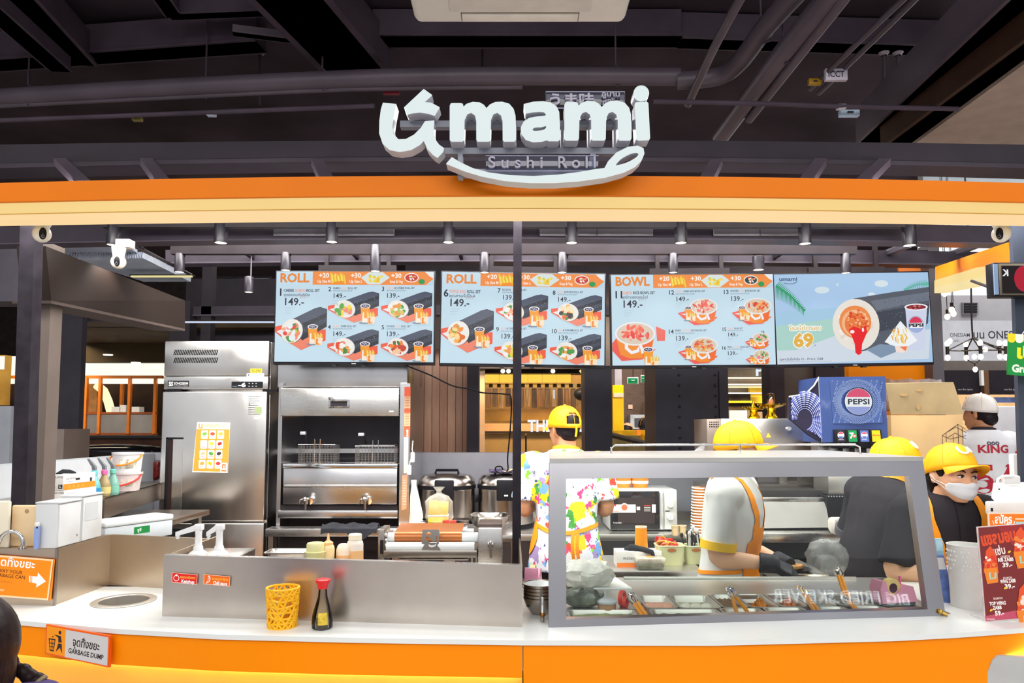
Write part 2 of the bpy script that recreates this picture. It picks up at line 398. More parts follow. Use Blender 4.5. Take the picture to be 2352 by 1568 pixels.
zbeam('wide black duct slanting down left of the air conditioner', (610, -60), (840, 190), 3.9, .36, .3, 'ceiling_duct')
zbeam('black ceiling beam slanting across the top left corner', (-20, -60), (180, 150), 4.0, .2, .2)
zbeam('lower black ceiling beam slanting in the top left corner', (-60, -10), (140, 165), 3.9, .12, .2)
zbeam('level black ceiling beam joining the slanted corner beams', (-60, 155), (600, 108), 4.05, .14, .2)
zbeam('level black ceiling beam behind the air conditioner', (860, 96), (1560, 96), 4.1, .14, .18)
zbeam('level black ceiling beam behind the slanted pipes', (1560, 100), (2160, 118), 4.1, .12, .18)
zbeam('black ceiling beam slanting left in front of the air conditioner', (330, -60), (400, 40), 4.1, .09, .1)
zbeam('level black ceiling angle beside the broad duct', (390, 40), (640, 30), 4.1, .06, .1)
zbeam('thin grey ceiling strap near the broad duct', (535, 78), (690, 97), 4.0, .05, .05, m=CEILM2)
zbeam('large black beam slanting down along the brown soffit', (2420, -50), (1995, 335), 3.45, .16, .25, m=CEILM2)
zbeam('brown soffit edge beside the beige ceiling', (2460, 60), (2060, 345), 3.3, .2, .3, 'soffit_edge', mat('brown_soffit', '3a261d', .6, var=.12))
bs = [GZ(*p, 3.28) for p in ((2095, 335), (2500, 40), (2900, 330), (2400, 344))]
o0 = bs[0]
tag(MB().prismz([(p.x-o0.x, p.y-o0.y) for p in bs], 0, .05).build('ceiling_panel', mat('beige_ceiling', '9b8b80', .7, var=.08), loc=o0), 'beige ceiling panel in the upper right corner', 'ceiling panel')
# front beam, arched very slightly
def arc(y0, a): return lambda x: y0+a*((x-1176)/1176)**2
def archbar(ytop, ybot, Y, dy, n=24, x0=-90, x1=2442):
    rg = []
    for i in range(n+1):
        x = x0+(x1-x0)*i/n; a = G(x, ytop(x), Y); b = G(x, ybot(x), Y)
        rg.append([a, b, b+Vector((0, dy, 0)), a+Vector((0, dy, 0))])
    return MB().loft(rg)
t = thing('roof_beam', 'long black steel beam running behind the white sign', 'beam', (0, 3.0, 2.65))
def rel(mb, o): mb.v = [p-Vector(o) for p in mb.v]; return mb
rel(archbar(arc(322, 10), arc(360, 16), 3.0, .10), (0, 3.0, 2.65)).build('web', mat('beam_black', '2b262d', .55, var=.08), t)
rel(archbar(arc(360, 16), arc(369, 17), 2.985, .13), (0, 3.0, 2.65)).build('flange', mat('beam_black_low', '332d35', .5, var=.08), t)
for k, (x, dx) in enumerate(((330, 45), (725, 28), (1650, -30), (2040, -60), (130, 60), (1890, -40))):
    a, b = G(x, 372, 3.06), G(x+dx, 432, 2.6)
    o = a; t = thing('roof_strut', ['black strut under the beam, between the left edge and the sign', 'black strut under the beam just left of the sign', 'black strut under the beam just right of the sign', 'black strut under the beam near the pale ceiling gap', 'black strut under the beam near the left edge', 'black strut under the beam above the ceiling spotlights at right'][k], 'strut', o)
    d = (b-a); n = Vector((.026, 0, 0)); u = Vector((0, 0, .03))
    MB().hexa([-n, n, n+u, -n+u], [d-n, d+n, d+n+u, d-n+u]).build('bar', CEILM2, t)
# pale gap at right
pg = [G(*p, 5.5) for p in ((2250, 420), (2290, 385), (2460, 385), (2460, 430), (2260, 430))]
struct(MB().prism([(p.x, p.z) for p in [G(*p, 7.5) for p in ((2120, 700), (2120, 350), (2760, 350), (2760, 700))]], 7.5, 7.6).build('wall_pale', mat('pale_mall_wall', 'd6e2e8', .8, var=.05)))
# hangers, sprinkler rods, junction plates and the red exit box
for k, (x, y0, y1, Y, lb) in enumerate(((66, 110, 195, 5, 'farthest left'), (597, 118, 240, 5, 'right of the conduit plate'), (1108, 90, 175, 5, 'below the air conditioner'), (2030, 118, 225, 4.6, 'left rod of the right hand pair'), (2062, 118, 222, 4.6, 'right rod of the right hand pair'))):
    a, b = G(x, y0, Y), G(x, y1, Y); t = thing('ceiling_hanger', 'thin black hanger rod in the ceiling, '+lb, 'hanger', b)
    MB().cyl((0, 0, 0), a-b, .009, seg=8).build('rod', CEILM, t); MB().lathe([(.02, .0), (.035, .02), (.01, .03)], a-b-Vector((0, 0, .03)), 10).build('cap', mat('hanger_cap', '8d8590', .4), t)
for x, y, wv, hv, c, lb, nm in ((483, 258, 20, 13, 'aebfd0', 'small pale blue plate on the left cable rail', 'junction_plate'), (1935, 243, 20, 11, 'c3c8ce', 'small white plate on the right cable rail', 'junction_plate'), (1953, 258, 46, 15, 'b3cbe0', 'pale blue lamp plate under the right cable rail', 'lamp_plate'), (1922, 170, 52, 28, 'd5d0e0', 'white paper tag hanging among the slanted pipes', 'paper_tag'), (898, 205, 38, 20, '8a2f3c', 'small dim red lamp box left above the sign', 'lamp_box'), (1873, 186, 30, 14, 'b58a10', 'yellow strap tied on the pipe beside the paper tag', 'pipe_strap'), (312, 271, 22, 9, '7d6f2c', 'yellow valve handle on the left cable rail', 'valve_handle')):
    c0 = GZ(x, y, 3.2 if nm in ('junction_plate', 'lamp_plate', 'valve_handle') else 3.78); wv, hv = wv*c0.y/3.3, hv*c0.y/3.3; w_, h_ = mm(wv, 3.3)/2, mm(hv, 3.3)/2
    t = thing(nm, lb, nm.split('_')[-1], c0); MB().box(-w_, w_, 0, .03, -h_, h_, .003).build('body', mat(nm+c, c, .4), t)
    if nm == 'paper_tag':
        p = Print(0, 0, 1); p.text('ICCT', -w_*.8, h_*.5, h_*1.5, '403a50', .02, w=w_*1.5); p.build('lettering', PRT, t, loc=(0, -.001, 0))
    else: MB().box(-w_*.3, w_*.3, -.006, .0, -h_*.3, h_*.3).build('stud', DARKGREY, t)
# air conditioner cassette
ac = thing('ceiling_air_conditioner', 'white ceiling cassette air conditioner at the top centre', 'air conditioner', (G(1194, 57, 3.05).x, 2.58, 3.36))
acm = mat('aircon_white', 'f4eee2', .45, var=.02)
acw = .46
MB().box(-acw, acw, -.47, .47, -.002, .05, .03, seg=3).build('panel', acm, ac)
MB().box(-.30, .30, -.36, .36, -.012, .0, .006).build('grille', mat('aircon_grille', 'ece5d8', .5), ac)
for sx, sy, lx, ly in ((0, .41, .25, .028), (0, -.41, .25, .028), (.385, 0, .028, .25), (-.385, 0, .028, .25)):
    MB().box(sx-lx, sx+lx, sy-ly, sy+ly, -.010, .0, .003).build('louver', mat('aircon_louver', 'f8f2e4', .4), ac)
    MB().box(sx-lx-.004, sx+lx+.004, sy-ly-.004, sy+ly+.004, -.0035, 0).build('slot', mat('aircon_slot', '6d665c', .6), ac)
MB().box(-.42, .42, -.42, .42, .05, .3).build('casing', BLACK, ac)
# fascia with light strips
fas = thing('shop_fascia', 'orange fascia band with glowing cream light strips across the shop front', 'fascia', (0, 2.3, 2.25)); FO = (0, 2.3, 2.25)
rel(archbar(arc(403, 17), arc(448.5, 15), 2.30, .06), FO).build('orange_band', ORANGE2, fas)
lm = emis('strip_light_upper', 'f6d48c', .98); lm2 = emis('strip_light_lower', 'fbd7a0', 1.0)
rel(archbar(arc(447, 15), arc(478, 13.5), 2.315, .05), FO).build('upper_light_strip', lm, fas)
rel(archbar(arc(477.3, 13.5), arc(478.8, 13.5), 2.306, .05), FO).build('strip_joint', mat('strip_joint', 'c79a3a', .5), fas)
rel(archbar(arc(478.6, 13.5), arc(496, 11), 2.311, .06), FO).build('lower_light_strip', lm2, fas)
rel(archbar(arc(405, 17), arc(494, 11), 2.375, .05), FO).build('backing', BLACK2, fas)
# fascia returning along the right side
sd = thing('side_fascia', 'orange and cream side fascia running back above the hanging green card', 'fascia', (1.9, 2.5, 2.2)); SO = (1.9, 2.5, 2.2)
def sidebar(pn, pf, Yn, Yf, dx):
    a, b = G(*pn[0], Yn), G(*pn[1], Yn); c, d = G(*pf[0], Yf), G(*pf[1], Yf); q = Vector((dx, 0, 0))
    return rel(MB().hexa([a, b, b+q, a+q], [c, d, d+q, c+q]), SO)
sidebar([(2316, 556), (2322, 602)], [(2148, 613), (2148, 645)], 2.75, 3.9, .06).build('orange_band', ORANGE2, sd)
sidebar([(2322, 590), (2325, 622)], [(2146, 644), (2146, 660)], 2.75, 3.9, .06).build('upper_light_strip', emis('strip_light_side', 'f7dc94', .95), sd)
sidebar([(2324, 621), (2326, 638)], [(2146, 659), (2146, 673)], 2.75, 3.9, .06).build('lower_light_strip', emis('strip_light_side_low', 'f5e0a4', .95), sd)
# illuminated sign
SY = 2.20
sgn = thing('illuminated_sign', 'glowing white three dimensional shop name sign above the fascia', 'sign', G(1176, 420, SY)); SGO = sgn.location.copy()
def q2(p): # crop coordinates -> local xz
    a = G(840+p[0]/3.459, 180+p[1]/3.459, SY)-SGO; return (a.x, a.z)
face = emis('sign_face', 'dfeaea', 1.0, .01); side = mat('sign_side', 'b9bcc6', .4, var=.03)
def letter(name, outer, holes=(), sm=None, dy=.052):
    O = [q2(p) for p in (catmull(outer, 5) if sm else outer)]; H = [[q2(p) for p in catmull(h, 4)] for h in holes]
    mb = curve2d(O, H, dy, .0, z=dy/2); mb2 = MB().add(mb.v, mb.f, 0, XZ)
    o = mb2.build(name, [side], sgn)
    fb = curve2d(O, H, .004, 0, z=-.002); MB().add(fb.v, fb.f, 0, XZ).build('lit_face', face, o)
    return o
ML = [(668, 222), (676, 203), (690, 200), (756, 200), (772, 206), (778, 228), (800, 207), (850, 190), (905, 194), (940, 214), (960, 240), (985, 212), (1030, 191), (1085, 189), (1140, 205), (1175, 245), (1190, 300), (1194, 400), (1194, 488), (1182, 503), (1100, 503), (1088, 490), (1087, 340), (1075, 295), (1045, 274), (1015, 285), (995, 330), (992, 490), (980, 503), (890, 503), (879, 490), (878, 340), (868, 295), (838, 274), (808, 285), (786, 330), (782, 490), (770, 503), (680, 503), (668, 490)]
letter('letter_m', ML)
letter('letter_m', [(x*1.012+902, y-8) for x, y in ML])
letter('letter_a', [(1255, 208), (1330, 189), (1410, 185), (1470, 195), (1515, 225), (1537, 270), (1543, 380), (1543, 485), (1530, 500), (1452, 500), (1440, 492), (1400, 504), (1330, 508), (1272, 490), (1238, 445), (1232, 392), (1255, 345), (1300, 317), (1360, 306), (1425, 300), (1434, 286), (1415, 270), (1380, 266), (1330, 270), (1275, 279), (1264, 262)], [[(1325, 405), (1345, 391), (1395, 388), (1430, 379), (1432, 395), (1410, 412), (1360, 420), (1332, 418)]])
letter('letter_i', [(2137, 205), (2147, 193), (2232, 190), (2244, 200), (2258, 478), (2250, 491), (2165, 495), (2151, 485)])
letter('letter_dot', [(2188+62*math.cos(a*math.pi/16), 122+62*math.sin(a*math.pi/16)) for a in range(32)])
letter('letter_u', [(138, 197), (243, 207), (226, 290), (212, 380), (222, 445), (262, 487), (320, 485), (385, 450), (440, 395), (472, 343), (545, 338), (540, 420), (555, 490), (585, 530), (622, 556), (616, 585), (570, 632), (535, 610), (490, 560), (461, 498), (430, 530), (360, 570), (270, 585), (190, 570), (135, 520), (108, 440), (110, 340), (122, 250)])
letter('letter_accent', [(462, 88), (528, 135), (465, 192), (520, 196), (587, 232), (548, 298), (490, 280), (430, 272), (370, 278), (330, 290), (305, 235)])
letter('smile', [(685, 628), (750, 668), (850, 715), (980, 750), (1150, 772), (1330, 778), (1520, 768), (1700, 745), (1830, 722), (1895, 715), (1925, 660), (1990, 592), (2080, 547), (2160, 537), (2205, 557), (2213, 600), (2192, 652), (2140, 705), (2050, 750), (1900, 790), (1700, 818), (1500, 832), (1300, 832), (1100, 815), (920, 780), (780, 738), (640, 680)], [[(1985, 690), (2030, 640), (2100, 602), (2150, 592), (2166, 605), (2140, 635), (2080, 668), (2020, 687)]], sm=None)
bar = mat('sign_bar', '8f929e', .45)
def sbar(x0, y0, x1, y1, nm='mounting_bar'):
    a, b = q2((x0, y1)), q2((x1, y0)); MB().box(a[0], b[0], .056, .085, a[1], b[1]).build(nm, bar, sgn)
sbar(250, 275, 2230, 325); sbar(600, 495, 2200, 545); sbar(720, 545, 762, 740); sbar(1800, 545, 1845, 740); sbar(740, 668, 1900, 722)
for x in (1180, 1560, 1780, 1990): sbar(x, 325, x+22, 495, 'mounting_upright')
acr = glass('acrylic_panel', 'd9dcea')
def apanel(x0, y0, x1, y1, items, nm):
    a, b = q2((x0, y1)), q2((x1, y0)); p = MB().box(a[0], b[0], .03, .036, a[1], b[1], .002).build(nm, acr, sgn)
    for s_, x, y, h, wd, bo in items:
        v, f, tw = text2d(s_, bo); pos = q2((x, y)); hh = h/3.459*SY/F; mb = ruled(s_, hh, .01, bo)
        k = (wd/3.459*SY/F)/(tw*hh); mb.v = [Vector((p_.x*k+pos[0], p_.y+.019, p_.z+pos[1])) for p_ in mb.v]
        mb.build('lettering', mat('sign_small_letters', '9a96a6', .4), p)
    fr = MB().tube([(a[0], .033, a[1]), (b[0], .033, a[1]), (b[0], .033, b[1]), (a[0], .033, b[1])], .0022, 6, closed=True); fr.build('edge', mat('acrylic_edge', 'b9b8cc', .2), p)
apanel(950, 585, 1860, 705, [('S u s h i', 968, 690, 135, 450, .012), ('R o l l', 1525, 690, 135, 315, .012)], 'subtitle_panel')
apanel(1435, 68, 2072, 200, [('う', 1455, 185, 115, 95, .03), ('ま味', 1570, 185, 115, 260, .03), ('อูมามิ', 1880, 120, 60, 150, .02), ('ซูชิโรล', 1885, 185, 60, 170, .02)], 'script_panel')
# posts
def post(label, pt, pb, Y, wpx, dy=.05, m=None, z0=None):
    a, b = G(*pb, Y), G(*pt, Y)
    if z0 is not None: b2 = b-a; a = a+(b2*((z0-a.z)/b2.z))
    t = thing('steel_post', label, 'post', a); d = b-a; n = mm(wpx, Y)/2
    MB().hexa([Vector(p) for p in ((-n, 0, 0), (n, 0, 0), (n, dy, 0), (-n, dy, 0))], [d+Vector(p) for p in ((-n, 0, 0), (n, 0, 0), (n, dy, 0), (-n, dy, 0))]).build('shaft', m or mat('post_black', '2e2a31', .38, var=.25, vs=14), t)
    MB().box(-n*1.8, n*1.8, -.012, dy+.012, 0, .01).build('base_plate', BLACK2, t)
    return t
post('slim black post in the middle, in front of the menu screens', (1189, 495), (1186, 1420), 2.72, 19.5, .035, z0=1.01)
post('black post at the far left under the fascia', (63, 505), (33, 1430), 2.75, 34, .055, z0=1.01)
post('dark blue grey post at the far right under the fascia', (2342, 500), (2376, 1430), 2.72, 36, .02, mat('post_bluegrey', '3f4552', .4, var=.1), z0=1.01)
# counter
XS = [-120, 47, 266, 500, 800, 1200, 1640, 2052, 2200, 2352, 2480]
YS = [1413, 1425, 1444, 1456.6, 1464, 1470, 1471, 1460.6, 1453, 1442, 1432]
FE = [GZ(x, y, 1.0) for x, y in zip(XS, YS)]
ctr = thing('serving_counter', 'white topped serving counter with orange front across the whole stall', 'counter', (0, 2.0, 0)); CO = Vector((0, 2.0, 0))
hole = GZ(285, 1380, 1.0)
outl = [(p.x, p.y-2.0) for p in FE]+[(2.6, .8), (1.40, .8), (1.40, .335), (.125, .199), (.125, .72), (-2.6, .72)]
sl = curve2d(outl, [circ(hole.x, hole.y-2.0, .085)], .014, 0, z=1.0-.007)
MB().add(sl.v, sl.f).build('countertop', WHITE, ctr)
def frontpanel(i0, i1, z0, z1, back, th, nm, m):
    rg = []
    for p in FE[i0:i1+1]:
        q = p-CO; rg.append([Vector((q.x, q.y+back, z0)), Vector((q.x, q.y+back, z1)), Vector((q.x, q.y+back+th, z1)), Vector((q.x, q.y+back+th, z0))])
    return MB().loft(rg).build(nm, m, ctr, smooth=20)
frontpanel(0, 5, .895, .986, .008, .02, 'front_panel', ORANGE)
rp = [FE[5]+(FE[6]-FE[5])*.004]+FE[6:]
sv = FE[5].copy(); FE[5] = FE[5]+(FE[6]-FE[5])*.006
frontpanel(5, 10, .02, .986, .008, .02, 'front_panel', ORANGE); FE[5] = sv
frontpanel(0, 5, .02, .90, .055, .02, 'kick_panel', mat('kick_panel', 'f7b648', .35, var=.03))
frontpanel(0, 5, .897, .905, .032, .012, 'led_strip', emis('counter_led', 'ffe2a0', 14))
# bin ring
ring = MB().lathe([(.078, .000), (.101, .0005), (.1015, .003), (.098, .0045), (.080, .0045), (.077, .002), (.0765, -.16), (.0745, -.16), (.0745, .002)], (hole.x, hole.y-2, 1.0), 40)
ring.build('waste_hole_ring', mat('ring_steel', 'c9c4bb', .35, .7, var=.1), ctr)
MB().lathe([(.0005, -.16), (.0745, -.16)], (hole.x, hole.y-2, 1.0), 40).build('waste_hole_base', MATS['ring_steel'], ctr)
# backlit plate at bottom right
bpY = GZ(2330, 1442, 1.0).y
pl = thing('backlit_plate', 'grey rounded plate with a glowing halo on the orange counter front', 'sign', G(2330, 1560, bpY-.02)); PO = pl.location
pp = []
for cx, cy, a in ((.5, -.02, 0),): pass
x0_, z1_ = G(2270, 1502, bpY-.02).x-PO.x, G(2270, 1502, bpY-.02).z-PO.z
out = [(x0_+.03, z1_-.004), (x0_+.012, z1_-.016), (x0_-.004, z1_-.05), (x0_-.02, z1_-.3), (x0_+.6, z1_-.3), (x0_+.6, z1_-.03)]
MB().prism(out, 0, .012).build('plate', mat('plate_grey', 'b9bab8', .45), pl)
MB().prism([(a*.97+.012, b-.005) for a, b in out], .014, .018).build('halo_light', emis('halo_led', 'fff0c8', 22), pl)
# helpers for pixel-measured boxes
def pb(mb, o, x0, y0, x1, y1, Y, dep, bev=0, mi=0):
    a = G(x0, y1, Y); b = G(x1, y0, Y); c = G((x0+x1)/2, (y0+y1)/2, Y); hw = (b.x-a.x)/2
    a = Vector((G((x0), (y0+y1)/2, Y).x, Y, a.z)); b = Vector((G(x1, (y0+y1)/2, Y).x, Y, b.z))
    return mb.box(a.x-o[0], b.x-o[0], Y-o[1], Y-o[1]+dep, a.z-o[2], b.z-o[2], bev, mi)
def pbo(name, m, par, x0, y0, x1, y1, Y, dep, bev=0, label=None):
    return pb(MB(), par.location, x0, y0, x1, y1, Y, dep, bev).build(name, m, par, label=label)
def lp(par, px, py, Y): return G(px, py, Y)-Vector(par.location)
def sticker(name, par, x0, y0, x1, y1, Y, draw, m=None, th=.0006, out=0.0008, label=None, parent=None):
    "thin printed sheet on a front facing surface at depth Y; draw(print) in photo pixels"
    o = Vector(par.location); a = G(x0, y0, Y-out); s = abs(G(x0+1, y0, Y).x-G(x0, y0, Y).x); szz = abs(G(x0, y0+1, Y).z-G(x0, y0, Y).z)
    p = Print(x0, y0, s, szz); draw(p)
    return p.build(name, m or PRT, parent or par, loc=a-o, label=label)
THAI = 'จุดทิ้งขยะ'
# waste bay at the left end
A = GZ(125, 1390, 1.0); B = GZ(250, 1343, 1.0); ZT = 1.187
wb = thing('waste_bay', 'stainless steel waste bay panels around the round bin hole', 'waste bay', (A.x, A.y, 1.0)); WO = Vector(wb.location)
left = [(-2.6, A.y+.02), (A.x, A.y), (B.x, B.y), (-2.6, B.y+.05)]
MB().prismz([(a-WO.x, b-WO.y) for a, b in left], 0, ZT-1.0).build('left_panel', STEELW, wb)
C_ = GZ(372, 1351, 1.0)
MB().prismz([(a-WO.x, b-WO.y) for a, b in ((B.x, B.y), (-1.10, 2.645), (-1.10, 2.657), (B.x, B.y+.012))], 0, ZT-1.0).build('back_panel', STEELW, wb)
MB().box(-.004, .004, -.004, .004, 0, ZT-1).build('corner_seam', STEELD, wb)
# orange "throw away your garbage" sign on the left panel
sgY = A.y+.004
s1 = thing('direction_sign', 'orange sign with white arrow pointing right to the bin hole', 'sign', G(0, 1395, sgY-.012))
s1.rotation_euler = (0, 0, math.atan2(-.02, 2.6+A.x))
def d1(p):
    p.poly([(-260, 1255), (125, 1284), (117, 1377), (-260, 1352)], 'ffdcae'); p.poly([(-260, 1260), (121, 1287.5), (114, 1373), (-260, 1347)], 'ff8f00')
    p.text('ขยะที่จุดทิ้งขยะ', 82, 1305, 25, 'ffffff', .02, al='R', rot=5)
    p.text('PLEASE THROW AWAY YOUR', 55, 1318, 11, '6a3608', .015, al='R', rot=5); p.text('WASTE IN THE GARBAGE CAN', 61, 1329, 11, '6a3608', .015, al='R', rot=5)
    p.text('please keep clean', 32, 1338, 6, 'd97a10', .01, al='R', rot=5)
    p.poly([(78, 1322), (90, 1323), (91, 1314), (110, 1334), (88, 1348), (89, 1339), (78, 1337)], 'fdfdfb'); p.rect(71, 1321, 73, 1336, 'fdfdfb'); p.rect(74.5, 1321.5, 76.5, 1336.5, 'fdfdfb')
    p.text('ONE WAY', 15, 1357, 7, 'ffe9c8', .02, al='R', rot=4)
sticker('printed_face', s1, -260, 1255, 125, 1377, sgY-.013, d1, PRTG)
bx = MB(); aa = G(-260, 1395, sgY); 
MB().prism([(p.x-s1.location.x, p.z-s1.location.z) for p in (G(-260, 1254, sgY-.012), G(126, 1284, sgY-.012), G(118, 1378, sgY-.012), G(-260, 1353, sgY-.012))], 0, .004).build('backing_board', mat('sign_board', 'e8861a', .4), s1)
# garbage dump sign on counter front
gY = GZ(180, 1440, 1.0).y+.003
gs = thing('garbage_sign', 'orange and white GARBAGE DUMP sign on the counter front', 'sign', G(178, 1520, gY-.004))
K = math.atan2(FE[2].y-FE[1].y, FE[2].x-FE[1].x); gs.rotation_euler = (0, 0, K)
def d2(p):
    p.poly([(88, 1440), (269, 1453), (267, 1525), (88, 1508)], 'f4620c'); p.poly([(91, 1443), (146, 1447), (146, 1510), (91, 1505)], 'ff9a0a')
    p.poly([(145, 1448), (264, 1457), (264, 1521), (145, 1511)], 'd2d0d0'); c = '33211f'
    p.ell(128.5, 1456, 4, 4.5, c); p.poly([(111, 1461.5), (132, 1464), (135, 1479), (125, 1479), (124, 1468)], c); p.poly([(125, 1481), (135, 1481.5), (137, 1504), (130, 1491), (119, 1501)], c); p.poly([(105, 1467), (112, 1465), (109, 1469)], c)
    p.poly([(97, 1471), (117, 1472), (113, 1501), (101, 1500)], c)
    for a, b, cc, dd in ((100.5, 1474, 104, 1481), (105.5, 1474.3, 109, 1481.3), (110.5, 1474.6, 114, 1481.6), (101.2, 1483, 104.3, 1489), (105.8, 1483.2, 108.8, 1489.2), (110.2, 1483.4, 113, 1489.4), (102, 1491, 104.6, 1497), (106, 1491.2, 108.5, 1497.2), (109.8, 1491.4, 112, 1497.4)): p.rect(a, b, cc, dd, 'ff9a0a')
    p.text(THAI, 165, 1483, 26, c, .015, w=76, rot=4.5); p.text('GARBAGE DUMP', 154, 1500, 15.5, c, .02, w=99, rot=5)
sticker('printed_face', gs, 88, 1440, 269, 1525, gY-.004, d2, PRTG)
MB().prism([(p.x-gs.location.x, p.z-gs.location.z) for p in (G(88, 1440, gY-.004), G(269, 1453, gY-.004), G(267, 1525, gY-.004), G(88, 1508, gY-.004))], .0002, .006).build('backing_board', mat('sign_board2', 'f4620c', .4), gs)
# objects standing on the left panel
def simple(name, label, cat, loc, rz=0): return thing(name, label, cat, loc, rz)
cabm = mat('cabinet_white', 'd3d5d6', .4, var=.03)
for k, (ya, yb, zt, lb) in enumerate(((2.44, 2.567, 1.335, 'white box cabinet with a blue lighter leaning on it'), (2.573, 2.70, 1.345, 'white box cabinet with a paper note, behind the nearer one'))):
    t = thing('box_cabinet', lb, 'cabinet', (-1.562, (ya+yb)/2, ZT)); h = zt-ZT; d = (yb-ya)/2
    MB().box(-.04, .036, -d, d, 0, h, .004).build('body', cabm, t)
    MB().box(.036, .040, -d+.004, d-.004, .004, h-.004, .001).build('door', mat('cabinet_door', 'dcdedf', .35), t)
    MB().box(-.042, .042, -d, d, h, h+.006, .002).build('lid', cabm, t)
    if k:
        MB().box(.0402, .0408, -.05, .03, h*.45, h*.85).build('paper_note', mat('note_paper', 'cfd3d6', .6), t)
    else: MB().cyl((.041, .04, h*.2), (.043, .04, h*.2), .003, seg=8).build('hinge', GPLAS, t)
t = thing('gas_lighter', 'blue plastic lighter standing against the white cabinet', 'lighter', (-1.585, 2.428, ZT))
MB().box(-.008, .008, -.007, .007, 0, .075, .004, seg=3).build('body', mat('lighter_blue', '8fa3d8', .3), t); MB().box(-.006, .006, -.006, .006, .075, .088, .002).build('cap', WPLAS, t); MB().cyl((.004, -.007, .072), (.004, -.0085, .072), .003, seg=8).build('window', BPLAS, t)
for x0, y0, x1, y1, Y, c, lb in ((22, 1160, 98, 1257, 2.475, 'e2c69c', 'tan chopping board beside the white box cabinets'), (-60, 1150, 22, 1254, 2.45, 'e8dfc8', 'cream chopping board at the left edge')):
    a, b = G(x0, y1, Y), G(x1, y0, Y); t = thing('chopping_board', lb, 'chopping board', (a.x, Y, ZT)); 
    MB().box(0, b.x-a.x, 0, .014, 0, b.z-ZT, .006, seg=3).build('board', mat('board'+c, c, .5), t); MB().cyl(((b.x-a.x)*.5, -.0004, b.z-ZT-.02), ((b.x-a.x)*.5, -.001, b.z-ZT-.02), .007, seg=14).build('hole', mat('board_hole', 'a58a60', .6), t)
t = thing('curved_tap', 'curved steel tap spout behind the orange direction sign', 'tap', G(52, 1256, 2.43)); t.location.z = ZT
MB().tube(catmull([(0, 0, 0), (0, 0, .025), (-.012, 0, .048), (-.04, 0, .058), (-.068, 0, .046), (-.082, 0, .015), (-.086, 0, -.0)], 5, False), .0065, 10).build('spout', CHROME, t); MB().lathe([(.012, 0), (.012, .006), (.008, .01)], (0, 0, 0), 14).build('collar', CHROME, t)
# steel condiment bin
L0, R0 = GZ(372, 1415, 1.0), GZ(1200, 1440, 1.0)
cb = thing('condiment_bin', 'long stainless steel condiment bin on the counter with sauce stickers', 'bin', (L0.x, L0.y, 1.0)); CBO = Vector(cb.location)
zl, zr = G(372, 1276, L0.y).z, G(1200, 1300, R0.y).z
v0, v1 = L0-CBO, R0-CBO; th = Vector((0, .008, 0)); hl, hr = Vector((0, 0, zl-1)), Vector((0, 0, zr-1))
MB().hexa([v0, v1, v1+hr, v0+hl], [v0+th, v1+th, v1+hr+th, v0+hl+th]).build('front_face', steel('bin_steel', 'd0c6bc', .26, .34, (1, 1, 24)), cb)
MB().hexa([v0+hl+Vector((0, -.001, 0)), v1+hr+Vector((0, -.001, 0)), v1+hr+Vector((0, -.001, .003)), v0+hl+Vector((0, -.001, .003))], [v0+hl+Vector((0, .022, 0)), v1+hr+Vector((0, .022, 0)), v1+hr+Vector((0, .022, .003)), v0+hl+Vector((0, .022, .003))]).build('folded_rim', STEEL, cb)
MB().box(0, .006, .006, .42, 0, zl-1).build('side_panel', STEELW, cb)
MB().box(v1.x-.006, v1.x, v1.y+.006, .42, 0, zr-1).build('side_panel', STEELW, cb)
MB().box(0, v1.x, .02, .42, .0, .012).build('base_tray', STEEL, cb)
KX = math.atan2(R0.y-L0.y, R0.x-L0.x)
def fl(px, py): # depth on the bin face
    return L0.y+(R0.y-L0.y)*(px-372)/(1200-372)
def lab(nm, x0, y0, x1, y1, col, top, bot, fruit, lb):
    Y = fl((x0+x1)/2, 0)
    def d(p):
        p.poly([(x0, y0), (x1, y0+4), (x1-1, y1), (x0, y1-4)], 'f6d9c4'); p.poly([(x0+1, y0+1), (x1-1, y0+5), (x1-2, y1-1), (x0+1, y1-5)], col)
        cx, cy = x0+11, (y0+y1)/2-.5
        if fruit == 'o': p.ell(cx, cy, 7, 7, 'ffffff'); p.ell(cx, cy, 5.8, 5.8, col); p.poly([(cx-3, cy-7), (cx, cy-4), (cx+3, cy-7), (cx, cy-9)], 'ffffff')
        else: p.line([(cx+1, cy-10), (cx+3, cy-4), (cx+1, cy+3), (cx-5, cy+8)], [2, 6, 5, 1], 'ffffff'); p.line([(cx+1, cy-7), (cx+2.5, cy-3), (cx+.5, cy+3), (cx-3, cy+6)], [1, 3, 2.5, .5], col)
        p.text(top, x0+20, (y0+y1)/2-1, 8, 'ffae3a', .03, w=x1-x0-25, rot=3); p.text(bot, x0+23, (y0+y1)/2+9.5, 11, 'ffffff', .03, w=x1-x0-30, rot=3)
    o = sticker(nm, cb, x0, y0, x1, y1, Y, d, PRTG, out=.0012, label=lb); o.rotation_euler = (0, 0, KX)
lab('ketchup_sticker', 395, 1314, 457, 1341, 'e3201c', 'ซอสมะเขือเทศ', 'Ketchup', 'o', 'red sticker reading Ketchup')
lab('chilli_sticker', 468, 1318, 532, 1345, 'f06a14', 'ซอสพริก', 'Chilli sauce', 'c', 'orange sticker reading Chilli sauce')
